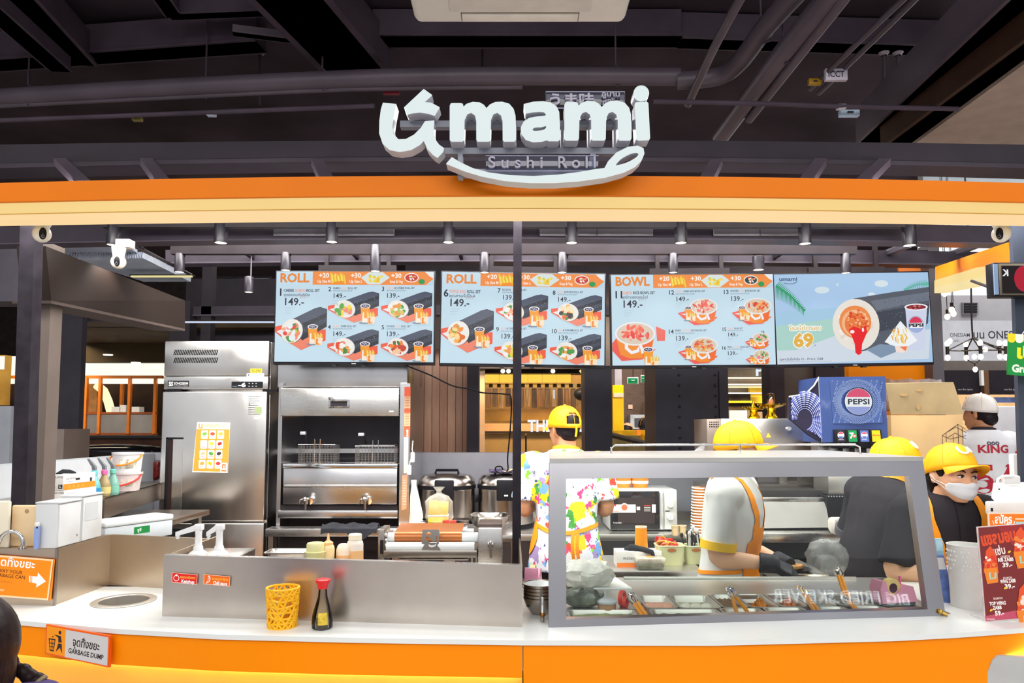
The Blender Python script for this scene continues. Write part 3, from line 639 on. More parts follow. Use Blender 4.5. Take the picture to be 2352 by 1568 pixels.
# sauce wells and pumps
def pump(label, bx_, spout, Y, zb):
    t = thing('sauce_pump', label, 'sauce pump', (G(bx_, 1270, Y).x, Y, zb)); s = Y/F
    MB().lathe([(.001, 0), (20*s, 0), (20.5*s, 4*s), (17*s, 8*s), (11*s, 12*s), (10*s, 20*s), (8*s, 23*s), (7*s, 46*s), (8.5*s, 60*s), (.001, 60*s)], (0, 0, 0), 22).build('column', WPLAS, t)
    sx, sz = spout; e = Vector((sx*s, -.02, sz*s)); h = 62*s
    hd = MB().box(-9*s, 10*s, -.011, .012, 56*s, 70*s, .004, seg=3)
    hd.loft([[Vector((-6*s, a*.011, h+b*.010)) for a, b in ((-1, -1), (1, -1), (1, 1), (-1, 1))], [e+Vector((0, a*.008, b*.007)) for a, b in ((-1, -1), (1, -1), (1, 1), (-1, 1))]])
    hd.build('pump_head', WPLAS, t)
    MB().cyl(e+Vector((.006, 0, -.003)), e+Vector((.004, 0, -.016)), .006, .005, 10).build('nozzle', WPLAS, t)
    return t
WZ = 1.168
for k, (xa, xb) in enumerate(((430, 486), (488, 552))):
    a, b = G(xa, 1270, 2.42), G(xb, 1270, 2.42); t = thing('sauce_well', ['steel sauce well under the left pump', 'steel sauce well with a hinged lid under the right pump'][k], 'sauce well', ((a.x+b.x)/2, 2.42, 1.012)); w_ = (b.x-a.x)/2-.001
    mb = MB().box(-w_, w_, -.05, .14, 0, WZ-1.012-.006); mb.build('well_body', STEELD, t)
    MB().box(-w_-.002, w_+.002, -.055, .145, WZ-1.012-.006, WZ-1.012, .002).build('lid', STEEL, t)
    for q in (-.6, .0, .6): MB().lathe([(.004, 0), (.004, .004), (.001, .006)], (w_*q, -.047, WZ-1.012), 8).build('stud', CHROME, t)
pump('white sauce pump with a long spout, on the left', 455, (-44, 50), 2.42, WZ); pump('white sauce pump with a short spout, on the right', 503, (-22, 50), 2.42, WZ)
# pan, tubs and bottles in the bin
t = thing('steel_pan', 'shallow steel pan in the bin left of the yellow tub', 'pan', GZ(690, 1280, 1.155)); t.location = (G(680, 1275, 2.5).x, 2.5, 1.012)
def gnpan(t, lx, ly, zt, dep, m=None, r=.02, rim=.006, nm='pan_body'):
    def rr(ax, ay, z, rad):
        o = []
        for cx, cy, a in ((ax-rad, ay-rad, 0), (-ax+rad, ay-rad, 90), (-ax+rad, -ay+rad, 180), (ax-rad, -ay+rad, 270)):
            o += [Vector((cx+rad*math.cos(R(a+q*30)), cy+rad*math.sin(R(a+q*30)), z)) for q in range(4)]
        return o
    rg = [rr(lx, ly, zt-.004, r), rr(lx, ly, zt, r), rr(lx-rim, ly-rim, zt, r*.9), rr(lx-rim-.004, ly-rim-.004, zt-.008, r*.85), rr(lx-rim-.012, ly-rim-.012, zt-dep, r*.7), rr(lx-rim-.03, ly-rim-.03, zt-dep-.004, r*.5)]
    return MB().loft(rg, False, True).build(nm, m or STEEL, t)
gnpan(t, .10, .05, .158, .05)
def lathe_thing(name, label, cat, px, pbase, Y, parts, z=None, seg=24):
    "parts: (name, material, profile in px relative to base centre)"
    b = G(px, pbase, Y); 
    if z is not None: b.z = z
    t = thing(name, label, cat, b); s = Y/F
    for nm, m, prof in parts: MB().lathe([(max(r*s, .0004), h*s) for r, h in prof], (0, 0, 0), seg).build(nm, m, t)
    return t
TUBY = mat('tub_yellow', 'e6e3a4', .35, trans=.1); PEACH = mat('sauce_peach', 'eebc84', .3); CLEARP = film('clear_bottle', 'f0e2cc', .75, .2)
lathe_thing('sauce_tub', 'pale yellow sauce tub with a lid beside the squeeze bottle', 'tub', 724, 1300, 2.36, (('tub', TUBY, [(.1, 0), (20, 0), (21, 22), (24, 30), (24.5, 33), (23, 34), (.1, 34)]), ('lid', TUBY, [(.1, 34), (20, 34), (20, 49), (18, 52), (.1, 52)])), z=1.145)
lathe_thing('squeeze_bottle', 'squeeze bottle of mayonnaise with a pointed nozzle', 'bottle', 753, 1300, 2.38, (('bottle', mat('mayo', 'eed9a6', .35), [(.1, 0), (14, 0), (14.5, 35), (13, 42), (10.5, 45), (.1, 45)]), ('cap', PEACH, [(.1, 45), (11, 45), (11, 50), (6, 53), (3.5, 56), (1.6, 70), (.1, 70)])), z=1.145)
lathe_thing('sauce_jar', 'frosted jar of pale sauce between the squeeze bottle and jug', 'jar', 788, 1300, 2.40, (('jar', mat('jar_frost', 'efe0cc', .3), [(.1, 0), (15, 0), (16, 30), (13, 40), (9, 44), (.1, 44)]), ('sauce_band', PEACH, [(15.2, 2), (16.1, 2), (16.3, 20), (15.4, 20)])), z=1.145)
t = lathe_thing('sauce_jug', 'tall frosted jug of orange sauce with a wide cap', 'jug', 815, 1300, 2.42, (('jug', mat('jug_frost', 'e9e0d4', .3), [(.1, 0), (18, 0), (18.5, 40), (17, 47), (13, 51), (.1, 51)]), ('cap', mat('jug_cap', 'efe8d0', .4), [(.1, 51), (15, 51), (15, 62), (13, 64), (.1, 64)]), ('sauce_band', PEACH, [(18.2, 2), (18.9, 2), (18.9, 28), (18.2, 28)])), z=1.145)
lathe_thing('dip_tub', 'low tub of orange sauce in front of the tall jug', 'tub', 778, 1302, 2.33, (('tub', mat('orange_sauce_tub', 'f0b56e', .35), [(.1, 0), (21, 0), (24, 16), (25, 18), (24, 19), (22, 17), (.1, 15)]), ('rim', mat('tub_rim', 'f3cf9a', .35), [(23.6, 17), (25.6, 17), (25.6, 19.5), (23.6, 19.5)])), z=1.14)
t = thing('bottle_rack', 'black wire riser holding the sauce tubs and bottles', 'rack', (G(765, 1300, 2.4).x, 2.4, 1.012)); MB().box(-.12, .12, -.10, .08, .118, .127, .003).build('shelf', STEELD, t)
for sx in (-.11, .11):
    for sy in (-.09, .07): MB().box(sx-.005, sx+.005, sy-.005, sy+.005, 0, .118).build('leg', STEELD, t)
# sushi rolling machine
MY = 2.5
sm = thing('rolling_machine', 'sushi roll forming machine with white rollers and copper sheet', 'machine', (G(1010, 1300, MY).x, MY, 1.012)); 
ROLW = mat('roller_white', 'dfe3e4', .35); COPPER = mat('copper_sheet', 'b8703c', .28, .35, var=.2, vs=3)
def mcyl(nm, m, x0, x1, yc, rpx, dY, seg=24):
    a, b = lp(sm, x0, yc, MY+dY), lp(sm, x1, yc, MY+dY); r = mm(rpx, MY); b.z = a.z; return MB().cyl(a, b, r, seg=seg).build(nm, m, sm)
mcyl('front_roller', ROLW, 888, 1090, 1255, 10.5, .0); mcyl('rear_roller', ROLW, 892, 1098, 1234, 12, .035)
mcyl('third_roller', ROLW, 905, 1088, 1222, 9, .16)
a, b = lp(sm, 904, 1222, MY+.022), lp(sm, 1060, 1222, MY+.022); c = lp(sm, 920, 1203, MY+.15)
w0, w1 = lp(sm, 904, 1222, MY).x, lp(sm, 1060, 1222, MY).x; zt = lp(sm, 950, 1221, MY+.035).z; rz_ = mm(12.6, MY); zc = lp(sm, 950, 1234, MY+.035).z
prof = [(.035+rz_*math.cos(R(th)), zc+rz_*math.sin(R(th))) for th in range(235, 85, -15)]+[(.16, lp(sm, 950, 1202, MY+.16).z+.0)]
MB().sheet([[Vector((x, p[0], p[1])) for x in (w0, (w0+w1)/2, w1)] for p in prof], (0, 0, .002)).build('copper_sheet', COPPER, sm)
pbo('base_frame', STEELD, sm, 880, 1264, 1096, 1281, MY-.012, .2, .003)
pbo('left_bracket', STEELD, sm, 868, 1216, 882, 1302, MY+.0, .12, .002); pbo('bolt_plate', BLACK2, sm, 873, 1240, 880, 1272, MY-.006, .005)
for y in (1228, 1240, 1252): MB().ell(lp(sm, 887, y, MY-.005), .006, 10, 6).build('adjuster', CHROME, sm)
gb = pbo('gear_box', STEEL, sm, 1098, 1212, 1153, 1305, MY-.01, .13, .003)
pbo('gear_lid', mat('gear_lid', '6a5d58', .4, .6), sm, 1098, 1202, 1153, 1213, MY+.02, .12, .003)
k0 = lp(sm, 1127, 1250, MY-.016)
MB().cyl(k0+Vector((0, .008, 0)), k0+Vector((0, -.006, 0)), .011, seg=10).ell(k0+Vector((-.007, -.006, .004)), .005, 8, 6).ell(k0+Vector((.008, -.006, .003)), .005, 8, 6).ell(k0+Vector((0, -.006, .008)), .005, 8, 6).build('clamp_knob', CHROME, sm)
MB().hexa([k0+Vector(p) for p in ((-.003, -.008, -.045), (.005, -.008, -.045), (.005, -.004, -.045), (-.003, -.004, -.045))], [k0+Vector(p) for p in ((-.006, -.008, 0), (.004, -.008, 0), (.004, -.004, 0), (-.006, -.004, 0))]).build('clamp_lever', STEELD, sm)
# nameplate bracket with cut-out emblem
brk = [(968, 1262), (975, 1250), (968, 1248), (970, 1217), (973, 1216), (1006, 1216), (1009, 1219), (1008, 1248), (1004, 1252), (1012, 1263)]
hol = [[(978, 1226), (985, 1221), (992, 1226), (990, 1229), (979, 1229)], [(977, 1232), (984, 1232), (992, 1243), (1000, 1243), (1001, 1231), (997, 1230), (1003, 1230), (1003, 1246), (988, 1246), (978, 1240)], [(984, 1249), (990, 1252), (998, 1251), (1002, 1248), (1000, 1254), (992, 1257), (985, 1255)]]
q3 = lambda p: (lambda a: (a.x, a.z))(lp(sm, p[0], p[1], MY-.02))
bb = curve2d([q3(p) for p in brk], [[q3(p) for p in h] for h in hol], .003, 0, z=-.018); MB().add(bb.v, bb.f, 0, XZ).build('emblem_bracket', mat('bracket_steel', 'b0aba6', .3, .9), sm)
for x in (900, 907, 1082, 1092): pbo('leg', CHROME, sm, x, 1281, x+4, 1306, MY-.002, .006)
pbo('drip_tray', STEEL, sm, 915, 1283, 1075, 1287, MY+.01, .12); pbo('control_pad', BPLAS, sm, 938, 1287, 1018, 1293, MY+.005, .02, .002); pbo('housing', WPLAS, sm, 922, 1286, 1040, 1304, MY+.02, .1, .004)
# yellow basket, soy sauce bottle
def basket(label, px, py, Y, wt, wb_, hp, m, cell, z=1.0):
    b = G(px, py, Y); b.z = z; t = thing('perforated_basket', label, 'basket', b); s = Y/F; rt, rb, h = wt*s, wb_*s, hp*s
    rnd = random.Random(int(px)); n, mr = 15, 7; mb = MB()
    if not cell: mb.lathe([(rb, 0), (rt, h), (rt-.002, h), (rb-.002, 0)], (0, 0, 0), 40)
    V = {(i, j): (2*math.pi*(i+(rnd.uniform(-.3, .3) if 0 < j < mr else 0)+.5*(j % 2))/n, (j+(rnd.uniform(-.25, .25) if 0 < j < mr else 0))/mr) for i in range(n) for j in range(mr+1)}
    def pt(i, j, q=0): a, u = V[(i % n, j)]; return Vector(((rb+(rt-rb)*u-.0012)*math.cos(a), (rb+(rt-rb)*u-.0012)*math.sin(a), h*u))
    for i in range(n*bool(cell)):
        for j in range(mr+1):
            for di, dj in ((1, 0), (0, 1), ((1, 1) if j % 2 else (-1, 1))):
                if j+dj <= mr and (rnd.random() > .24 or not dj): mb.tube([pt(i, j), (pt(i, j)+pt(i+di, j+dj))*.5*1.0, pt(i+di, j+dj)], [.0046, .0036, .0046], 6)
    mb.build('shell', m, t, smooth=60)
    MB().lathe([(rt-.003, h-.001), (rt+.001, h-.001), (rt+.0015, h+.003), (rt-.0025, h+.003), (rt-.003, h-.001)], (0, 0, 0), 36).build('rim', m, t)
    MB().lathe([(.001, .0), (rb+.001, .0), (rb+.0015, .004), (.001, .004)], (0, 0, 0), 36).build('bottom', m, t)
    return t
YB = GZ(648, 1438, 1.0)
basket('yellow plastic basket with cut out holes in front of the steel bin', 648, 1440, YB.y, 36, 31, 85, mat('basket_yellow', 'f7b80c', .35), 95)
SYB = GZ(740, 1442, 1.0); s = SYB.y/F
t = thing('soy_sauce_bottle', 'glass soy sauce dispenser with a red cap, on the counter', 'bottle', SYB)
MB().lathe([(.0005, .001), (20*s, 0), (23*s, 3*s), (23.5*s, 14*s), (22*s, 30*s), (16*s, 52*s), (10.5*s, 70*s), (8.8*s, 90*s), (8.2*s, 90*s), (9.5*s, 70*s), (15*s, 52*s), (21*s, 30*s), (22.4*s, 14*s), (22*s, 4*s), (.0005, 3*s)], (0, 0, 0), 28).build('glass', glass('bottle_glass', 'f8f5ea', .02), t)
MB().lathe([(.0005, 3.4*s), (21.5*s, 4.2*s), (22*s, 14*s), (21.8*s, 18*s), (.0005, 18*s)], (0, 0, 0), 28).build('soy_sauce', mat('soy', '1c0f0c', .1), t)
MB().lathe([(.0005, 88*s), (11*s, 88*s), (12*s, 96*s), (17*s, 104*s), (17*s, 107*s), (14*s, 109*s), (.0005, 109*s)], (0, 0, 0), 24).build('cap', mat('cap_red', 'e02024', .3), t)
lb_ = MB(); g_ = []
for i in range(7):
    a = R(-100+i*9); g_.append([Vector((rr*s*1.02*math.cos(a), rr*s*1.02*math.sin(a), z*s)) for rr, z in ((23.5, 12), (23.2, 22), (21.9, 31), (20, 38))])
lb_.sheet(g_).build('label', mat('soy_label', 'd8b83a', .4, var=.25, vs=90), t)
# fridge
FY = 4.5
fr = thing('upright_fridge', 'tall stainless steel upright fridge with an orange poster', 'fridge', (G(493, 1200, FY).x, FY, 0)); FRO = Vector(fr.location)
FST = steel('fridge_steel', 'dedbd7', .22, .3, (14, 2, .6), .05)
xl, xr = lp(fr, 372, 990, FY).x, lp(fr, 613, 990, FY).x
ztp = lp(fr, 493, 783, FY).z; z1 = lp(fr, 493, 897, FY).z; z0 = lp(fr, 493, 1198, FY).z
MB().box(xl, xr, .045, .80, .12, ztp, .004).build('body', FST, fr)
zm = lp(fr, 493, 864, FY).z
MB().box(xl, xr, .0, .045, zm+.003, ztp, .005).build('vent_panel', FST, fr); MB().box(xl, xr, .0, .045, z1+.008, zm, .005).build('control_panel', FST, fr)
MB().box(xl, xr, -.012, .045, z0+.006, z1-.004, .008, seg=3).build('upper_door', FST, fr); MB().box(xl, xr, -.012, .045, .14, z0-.006, .008, seg=3).build('lower_door', FST, fr)
for sx in (-1, 1):
    for yy in (.08, .74): MB().cyl((sx*.28, yy, 0), (sx*.28, yy, .12), .02, seg=10).build('foot', BLACK2, fr)
mb = MB()
for r_, yy in enumerate((809, 827)):
    for i in range(26):
        x = 398+i*3.9; p = [lp(fr, x, yy+6, FY), lp(fr, x+2, yy+6, FY), lp(fr, x+6, yy-6, FY), lp(fr, x+4, yy-6, FY)]
        mb.hexa([q+Vector((0, -.001, 0)) for q in p], [q+Vector((0, .004, 0)) for q in p])
mb.build('vent_slots', mat('slot_dark', '171417', .7), fr, smooth=0)
for nm, ya, yb in (('door_handle', 1004, 1178), ('door_handle', 1212, 1290)):
    zz0, zz1 = lp(fr, 400, yb, FY).z, lp(fr, 400, ya, FY).z; xa, xb = lp(fr, 381, 1090, FY).x, lp(fr, 421, 1090, FY).x
    h = MB().box(xa, xa+.018, -.016, 0, zz0, zz1, .003).box(xa, xb, -.016, 0, zz1-.012, zz1, .003).box(xa, xb, -.016, 0, zz0, zz0+.012, .003).build(nm, BPLAS, fr)
    MB().box(xa+.018, xa+.045, -.0128, -.0118, zz0+.012, zz1-.012).build('grip_recess', mat('recess', '2b1f1c', .5), h); MB().box(xa+.045, xb-.002, -.0135, -.0118, zz0+.012, zz1-.012).build('grip_plate', FST, h)
for sx in (xl+.02, xr-.03): MB().box(sx, sx+.09, -.008, .02, z1-.006, z1+.008).build('hinge', BPLAS, fr)
def df(p):
    p.rect(386, 874, 434, 888, '1a1a1c'); p.text('SiS', 388, 886, 14, 'ffffff', .03, w=10); p.text('SONGSERM', 400, 883, 8, 'e8e8e8', .02, w=32); p.text('COMMERCIAL FRIDGE', 400, 887, 3, 'd0d0d0', 0, w=32)
sticker('brand_badge', fr, 380, 870, 440, 890, FY, df)
def df(p):
    p.rrect(532, 876, 604, 891, 2, '16161a'); p.text('-6', 547, 888, 13, 'f2fbff', .03, w=18); p.text('SONGSERM', 534, 888, 2.6, '90a0a0', 0, w=11)
    for i in range(3):
        for j in (879.5, 886): p.rect(571+i*8, j, 574+i*8, j+1.5, 'b9c2c8')
sticker('control_display', fr, 530, 874, 606, 893, FY, df, PRTG)
def df(p):
    p.rect(575, 846, 602, 856, 'f4dc2e'); p.text('R-290', 579, 854.5, 9, '4a3a10', .02, w=20); p.rect(567, 857, 607, 865, 'cfdbe2'); p.ell(571.5, 861, 1.6, 1.6, '2a2a30'); p.rect(576, 859, 604, 860, '8d9aa6'); p.rect(576, 862, 598, 863, '8d9aa6')
sticker('warning_label', fr, 566, 845, 608, 866, FY, df)
def df(p):
    for k in range(9):
        y = 910+k*5; p.rect(571, y, 600-(k*7) % 11, y+1.4, '5d5f5c')
    p.rect(586, 934, 602, 949, '9fb07c'); p.ell(573.5, 929, 1.4, 1.4, '1a1a1a'); p.rect(585, 958, 595, 962, 'ececec')
sticker('info_decal', fr, 570, 908, 604, 964, FY-.012, df)
def df(p):
    p.poly([(453, 969), (529, 970), (526, 1085), (445, 1083)], 'fbe9d8'); p.poly([(452, 985), (528, 986), (526, 1083), (447, 1081)], 'fb9a3c'); p.rect(507, 973, 521, 984, 'b9cdb4'); p.text('Li', 456, 983, 14, 'f0953a', .05); p.rect(470, 974, 504, 981, 'f4c8a4')
    rnd = random.Random(3); cols = ['7fae4a', 'd6503a', 'e9b13c', 'f3efe4', 'f0c040', 'a83a30', 'e8b08a', '4f9a3c', '3f3a3a', 'e59a4a', 'f4b21c', 'd23a3a']
    for r_ in range(4):
        for c_ in range(3):
            x, y = 463+c_*18.3-r_*1.2, 988+r_*22.5; p.rrect(x, y, x+15.5, y+19.5, 2.5, 'fdf3ea'); p.ell(x+7.7, y+8, 5.5, 4, cols[r_*3+c_], 10, rnd.uniform(-30, 30)); p.rect(x+2, y+14.5, x+13, y+16.5, 'f0a39a')
    p.rrect(509, 1062, 525, 1085, 2, 'fdf3ea'); p.rect(513, 1065, 521, 1075, 'e8622c'); p.rect(515.5, 1068, 518.5, 1075, 'fdf3ea'); p.rect(511, 1078, 523, 1082, 'ee7a3c')
sticker('poster', fr, 445, 969, 529, 1085, FY-.012, df, PRTG, out=.004)
# fryer cabinet
KY = 4.38
fy = thing('fryer_station', 'stainless steel fryer station with a hood and two taps', 'fryer', (G(787, 1200, KY).x, KY, 0))
FS2 = steel('fryer_steel', 'd6d5d6', .2, .28, (1, 1, 14), .06)
pbo('hood', FS2, fy, 638, 800, 936, 889, KY+.03, .6, .004)
pbo('side_panel', FS2, fy, 636, 880, 645, 1330, KY+.012, .62); pbo('side_panel', FS2, fy, 917, 880, 940, 1330, KY+.012, .62)
dr = pbo('hood_drawer', steel('drawer_steel', 'dad8d4', .24, .3, (1, 1, 14), .04), fy, 644, 891, 916, 955, KY, .05, .003)
hb = MB(); pb(hb, fy.location, 754, 911, 803, 937, KY-.006, .008, .002); hb.build('handle_plate', CHROME, fy)
pbo('handle_recess', mat('recess_dark', '37353a', .5), fy, 760, 922, 797, 933, KY-.0075, .003); pbo('handle_bar', CHROME, fy, 759, 914, 798, 922, KY-.02, .014, .004)
pbo('badge', mat('badge', 'e0dcc8', .4), fy, 894, 943, 904, 946, KY-.002, .002)
pbo('back_wall', mat('fryer_inner', '3a363c', .4, .5), fy, 645, 955, 918, 1070, KY+.5, .02); pbo('inner_shelf', FS2, fy, 650, 1030, 912, 1040, KY+.42, .08)
pbo('fryer_tank', FS2, fy, 650, 1074, 912, 1158, KY+.01, .45, .004); pbo('tank_rim', CHROME, fy, 649, 1065, 913, 1075, KY-.005, .47, .003)
pbo('tank_ridge', STEEL, fy, 652, 1113, 911, 1120, KY+.002, .01, .003)
pbo('lower_rail', FS2, fy, 638, 1172, 913, 1190, KY-.005, .06, .003); pbo('oil_gap', BLACK2, fy, 645, 1160, 913, 1172, KY+.03, .4); pbo('plinth', BLACK2, fy, 640, 1190, 918, 1330, KY+.2, .4)
MB().box(-.4, .4, .012, .63, 0, .5).build('cabinet_base', BLACK2, fy)
for x in (707, 842):
    c = lp(fy, x, 1150, KY); tp = MB().cyl(c+Vector((.012, .01, 0)), c+Vector((.012, -.012, 0)), .022, seg=16).build('tap', CHROME, fy)
    MB().cyl(c+Vector((0, -.012, .012)), c+Vector((0, -.055, .006)), .009, seg=10).cyl(c+Vector((0, -.05, .012)), c+Vector((0, -.05, -.045)), .009, .007, 10).ell(c+Vector((-.004, -.05, .016)), .013, 10, 8).build('spout', CHROME, tp)
    MB().tube([c+Vector((-.008, -.055, .02)), c+Vector((-.028, -.06, .012)), c+Vector((-.03, -.06, -.015))], .005, 8).build('lever', CHROME, tp)
def df(p):
    for y0, y1, c in ((888, 910, 'e0552a'), (910, 938, 'd9a47c'), (938, 948, 'e0552a'), (948, 978, 'dba27a'), (978, 1002, 'e0552a')): p.rect(929, y0, 943, y1, c)
    p.text('!', 934, 1000, 20, 'ffffff', .05); p.rect(929, 1003, 939, 1085, 'c9b7b0'); p.poly([(926, 1090), (938, 1088), (936, 1165), (925, 1168)], 'ee8a68')
    for k in range(14): p.rect(932, 913+k*6, 940, 914+k*6, '8a4a30')
    for k in range(10): p.rect(928, 1100+k*6, 935, 1101+k*6, 'f8d6c4')
sticker('warning_strip', fy, 925, 888, 943, 1170, KY+.012, df)
# two wire baskets
def fbasket(label, x0, x1, y0, y1):
    Y = KY+.14; b = G((x0+x1)/2, 1066, Y); t = thing('fryer_basket', label, 'fryer basket', b); s = Y/F; w_ = (x1-x0)/2*s; h = (1066-y0)*s; mb = MB(); d = .12
    for k in range(13):
        x = -w_+2*w_*k/12; mb.box(x-.0008, x+.0008, 0, .0016, 0, h); mb.box(x-.0008, x+.0008, d, d+.0016, 0, h)
    for k in range(8):
        z = h*k/8; mb.box(-w_, w_, -.0008, .0008, z-.0007, z+.0007); mb.box(-w_, w_, d-.0008, d+.0008, z-.0007, z+.0007)
        for sx in (-w_, w_): mb.box(sx-.0008, sx+.0008, 0, d, z-.0007, z+.0007)
    for k in range(6):
        for sx in (-w_, w_): mb.box(sx-.0008, sx+.0008, d*k/6-.0008, d*k/6+.0008, 0, h)
    mb.build('mesh', mat('wire_mesh', '9a948e', .3, .9), t, smooth=0)
    MB().tube([(-w_, 0, h), (w_, 0, h), (w_, d, h), (-w_, d, h)], .0035, 8, closed=True).build('rim', CHROME, t)
    MB().tube([(-.012, 0, .01), (-.012, -.005, h), (-.012, .0, h+.035)], .0025, 6).tube([(.022, 0, .01), (.022, -.005, h), (.022, .0, h+.035)], .0025, 6).build('hook', CHROME, t)
    MB().tube([(-w_*.5, d*.2, h+.012), (-w_*.55, -.02, h+.06), (-w_*.62, -.05, h+.072)], .008, 8).build('handle', BPLAS, t)
    MB().box(-w_*.75, -w_*.45, -.075, -.045, h+.062, h+.082, .004).build('handle_end', mat('handle_grey', 'c6c6ca', .3, .5), t)
    return t
fbasket('left wire fryer basket in the fryer station', 685, 768, 1021, 1066); fbasket('right wire fryer basket with a green light behind', 816, 905, 1024, 1066)
# low steel table in front of the fryer with a black cloth
t = thing('steel_table', 'low steel work table under the fryer station', 'table', (G(760, 1215, 4.28).x, 4.28, 0)); zz = G(760, 1213, 4.28).z
MB().box(-.38, .56, -.02, .09, zz-.045, zz, .003).build('top', STEEL, t); MB().box(-.36, .40, .0, .08, .35, .37).build('shelf', STEELD, t)
for sx in (-.35, .52):
    for yy in (.0, .07): MB().box(sx-.015, sx+.015, yy-.01, yy+.01, 0, zz-.04).build('leg', STEELD, t)
t = thing('black_cloth', 'crumpled black cloth hanging over the steel work table', 'cloth', (G(795, 1215, 4.26).x, 4.26, zz)); rnd = random.Random(5)
g_ = [[Vector((-.14+i*.025, -.03+.10*j/6 if j > 1 else -.034, (.012+.012*math.sin(i*1.3+j)+.006*rnd.random()) if j > 1 else (-.02-.045*max(0, math.sin((i-6)*.55)) if j == 0 else .003))) for i in range(14)] for j in range(7)]
MB().sheet(g_, (0, .003, .003)).build('cloth', mat('cloth_black', '2b2c31', .8, var=.2), t)
# back work counter, rice cookers
bc = thing('back_counter', 'long stainless steel back counter holding the rice cookers and microwave', 'counter', (0, 4.55, 0)); BZ = .94
xa, xb = G(948, 1200, 4.42).x, G(1660, 1200, 4.42).x
MB().box(xa, xb, -.15, .5, BZ-.04, BZ, .004).build('top', STEELH, bc); MB().box(xa+.02, xb-.02, -.10, .48, .12, .6).build('base_cabinet', STEELD, bc)
for x in (xa+.04, (xa+xb)/2, xb-.04):
    for yy in (-.10, .44): MB().box(x-.018, x+.018, yy-.018, yy+.018, 0, BZ-.04).build('leg', STEEL, bc)
MB().box(xa, xb, .485, .5, BZ, BZ+.06).build('upstand', STEEL, bc)
def cooker(label, px, Y, cloth=False):
    b = G(px, 1205, Y); t = thing('rice_cooker', label, 'rice cooker', (b.x, Y, BZ)); s = Y/F; r = 66*s; RCS = steel('cooker_steel', 'b5ada6', .18, .3, (40, 40, 1.5), .15)
    MB().lathe([(.001, 0), (r*.94, 0), (r*.95, .02), (r*.95, .03), (.001, .03)], (0, 0, 0), 40).build('base_ring', BPLAS, t)
    MB().lathe([(.001, .03), (r*.94, .03), (r*.97, .06), (r*.97, .245), (r*.98, .25), (.001, .25)], (0, 0, 0), 48).build('body', RCS, t)
    MB().lathe([(.001, .25), (r, .25), (r, .275), (.001, .275)], (0, 0, 0), 48).build('seal_ring', BPLAS, t)
    MB().lathe([(.001, .275), (r*.985, .275), (r*.95, .31), (r*.82, .335), (r*.4, .345), (.001, .347)], (0, 0, 0), 48).build('lid', RCS, t)
    MB().box(-.06, .06, -r-.018, -r+.05, .185, .315, .006).build('latch', BPLAS, t); MB().box(-.012, .012, -r-.02, -r-.017, .215, .224).build('latch_mark', WPLAS, t)
    MB().tube([(-.075, 0, .345), (-.07, 0, .365), (.07, 0, .365), (.075, 0, .345)], .009, 8).build('lid_handle', BPLAS, t)
    for sx in (-1, 1): MB().box(sx*r*1.0-.012, sx*r*1.0+.012, -.05, .05, .16, .2, .006).build('side_handle', BPLAS, t)
    return t
cooker('left steel rice cooker behind the bag of cheese', 1026, 4.72); cooker('right steel rice cooker with a purple cloth on its lid', 1163, 4.74)
t = thing('folded_cloth', 'purple folded cloth lying on the right rice cooker lid', 'cloth', (G(1150, 1105, 4.68).x, 4.68, BZ+.352)); g_ = [[Vector((-.075+.15*i/8, -.05+.1*j/5, .008*math.sin(i*1.1+j*.8)+.004)) for i in range(9)] for j in range(6)]
MB().sheet(g_, (0, 0, .012)).build('cloth', mat('cloth_purple', '6d5f86', .85, var=.2), t); MB().sheet([[p+Vector((.03, -.012, .012)) for p in r_[3:]] for r_ in g_[:4]], (0, 0, .005)).build('lining', mat('cloth_cream', 'cfc7a6', .85), t)
# black cable drooping from the screens to the cooker
cp = [G(930, 838, 4.25), G(990, 862, 4.3), G(1040, 886, 4.35), G(1078, 893, 4.4), G(1110, 902, 4.45), G(1160, 905, 4.5), G(1174, 915, 4.5), G(1172, 985, 4.55), G(1166, 1050, 4.6), G(1166, 1080, 4.62), G(1150, 1086, 4.62), G(1138, 1080, 4.62), G(1140, 1072, 4.62), G(1152, 1072, 4.62), G(1156, 1084, 4.64), G(1156, 1092, 4.66)]
o0 = cp[-1]; t = thing('power_cable', 'black power cable drooping from the menu screens to the rice cooker', 'cable', o0)
MB().tube(catmull([tuple(p-o0) for p in cp], 5, False), .0045, 8).build('cord', BPLAS, t)
# staff side table with scale, cheese bag and steel bowl
SZ = 1.07
st = thing('prep_stand', 'steel stand behind the rolling machine carrying scale and bowl', 'table', (G(1040, 1220, 3.7).x, 3.7, 0))
MB().box(-.28, .33, -.2, .2, SZ-.03, SZ, .003).build('top', STEEL, st); MB().box(-.26, .31, -.18, .18, .3, .32).build('shelf', STEELD, st)
for sx in (-.26, .31):
    for yy in (-.18, .18): MB().box(sx-.013, sx+.013, yy-.013, yy+.013, 0, SZ-.03).build('leg', STEELD, st)
t = thing('kitchen_scale', 'white kitchen scale with a steel plate under the cheese bag', 'scale', (G(1020, 1213, 3.6).x, 3.6, SZ))
MB().box(-.115, .115, -.07, .13, 0, .035, .008, seg=3).build('body', WPLAS, t); MB().box(-.12, .12, -.075, .135, .048, .054, .002).build('plate', CHROME, t); MB().box(-.05, .05, -.04, .08, .035, .048).build('plate_support', GPLAS, t)
MB().box(-.095, -.03, -.0715, -.07, .012, .028).build('display', mat('scale_lcd', '6f8a80', .2), t)
for q in (.02, .05, .08): MB().cyl((q, -.07, .02), (q, -.073, .02), .007, seg=10).build('button', GPLAS, t)
t = thing('cheese_bag', 'clear bag of yellow cheese blocks on the scale', 'bag', (G(1008, 1190, 3.58).x, 3.58, SZ+.054)); CH = mat('cheese', 'f1c52c', .4)
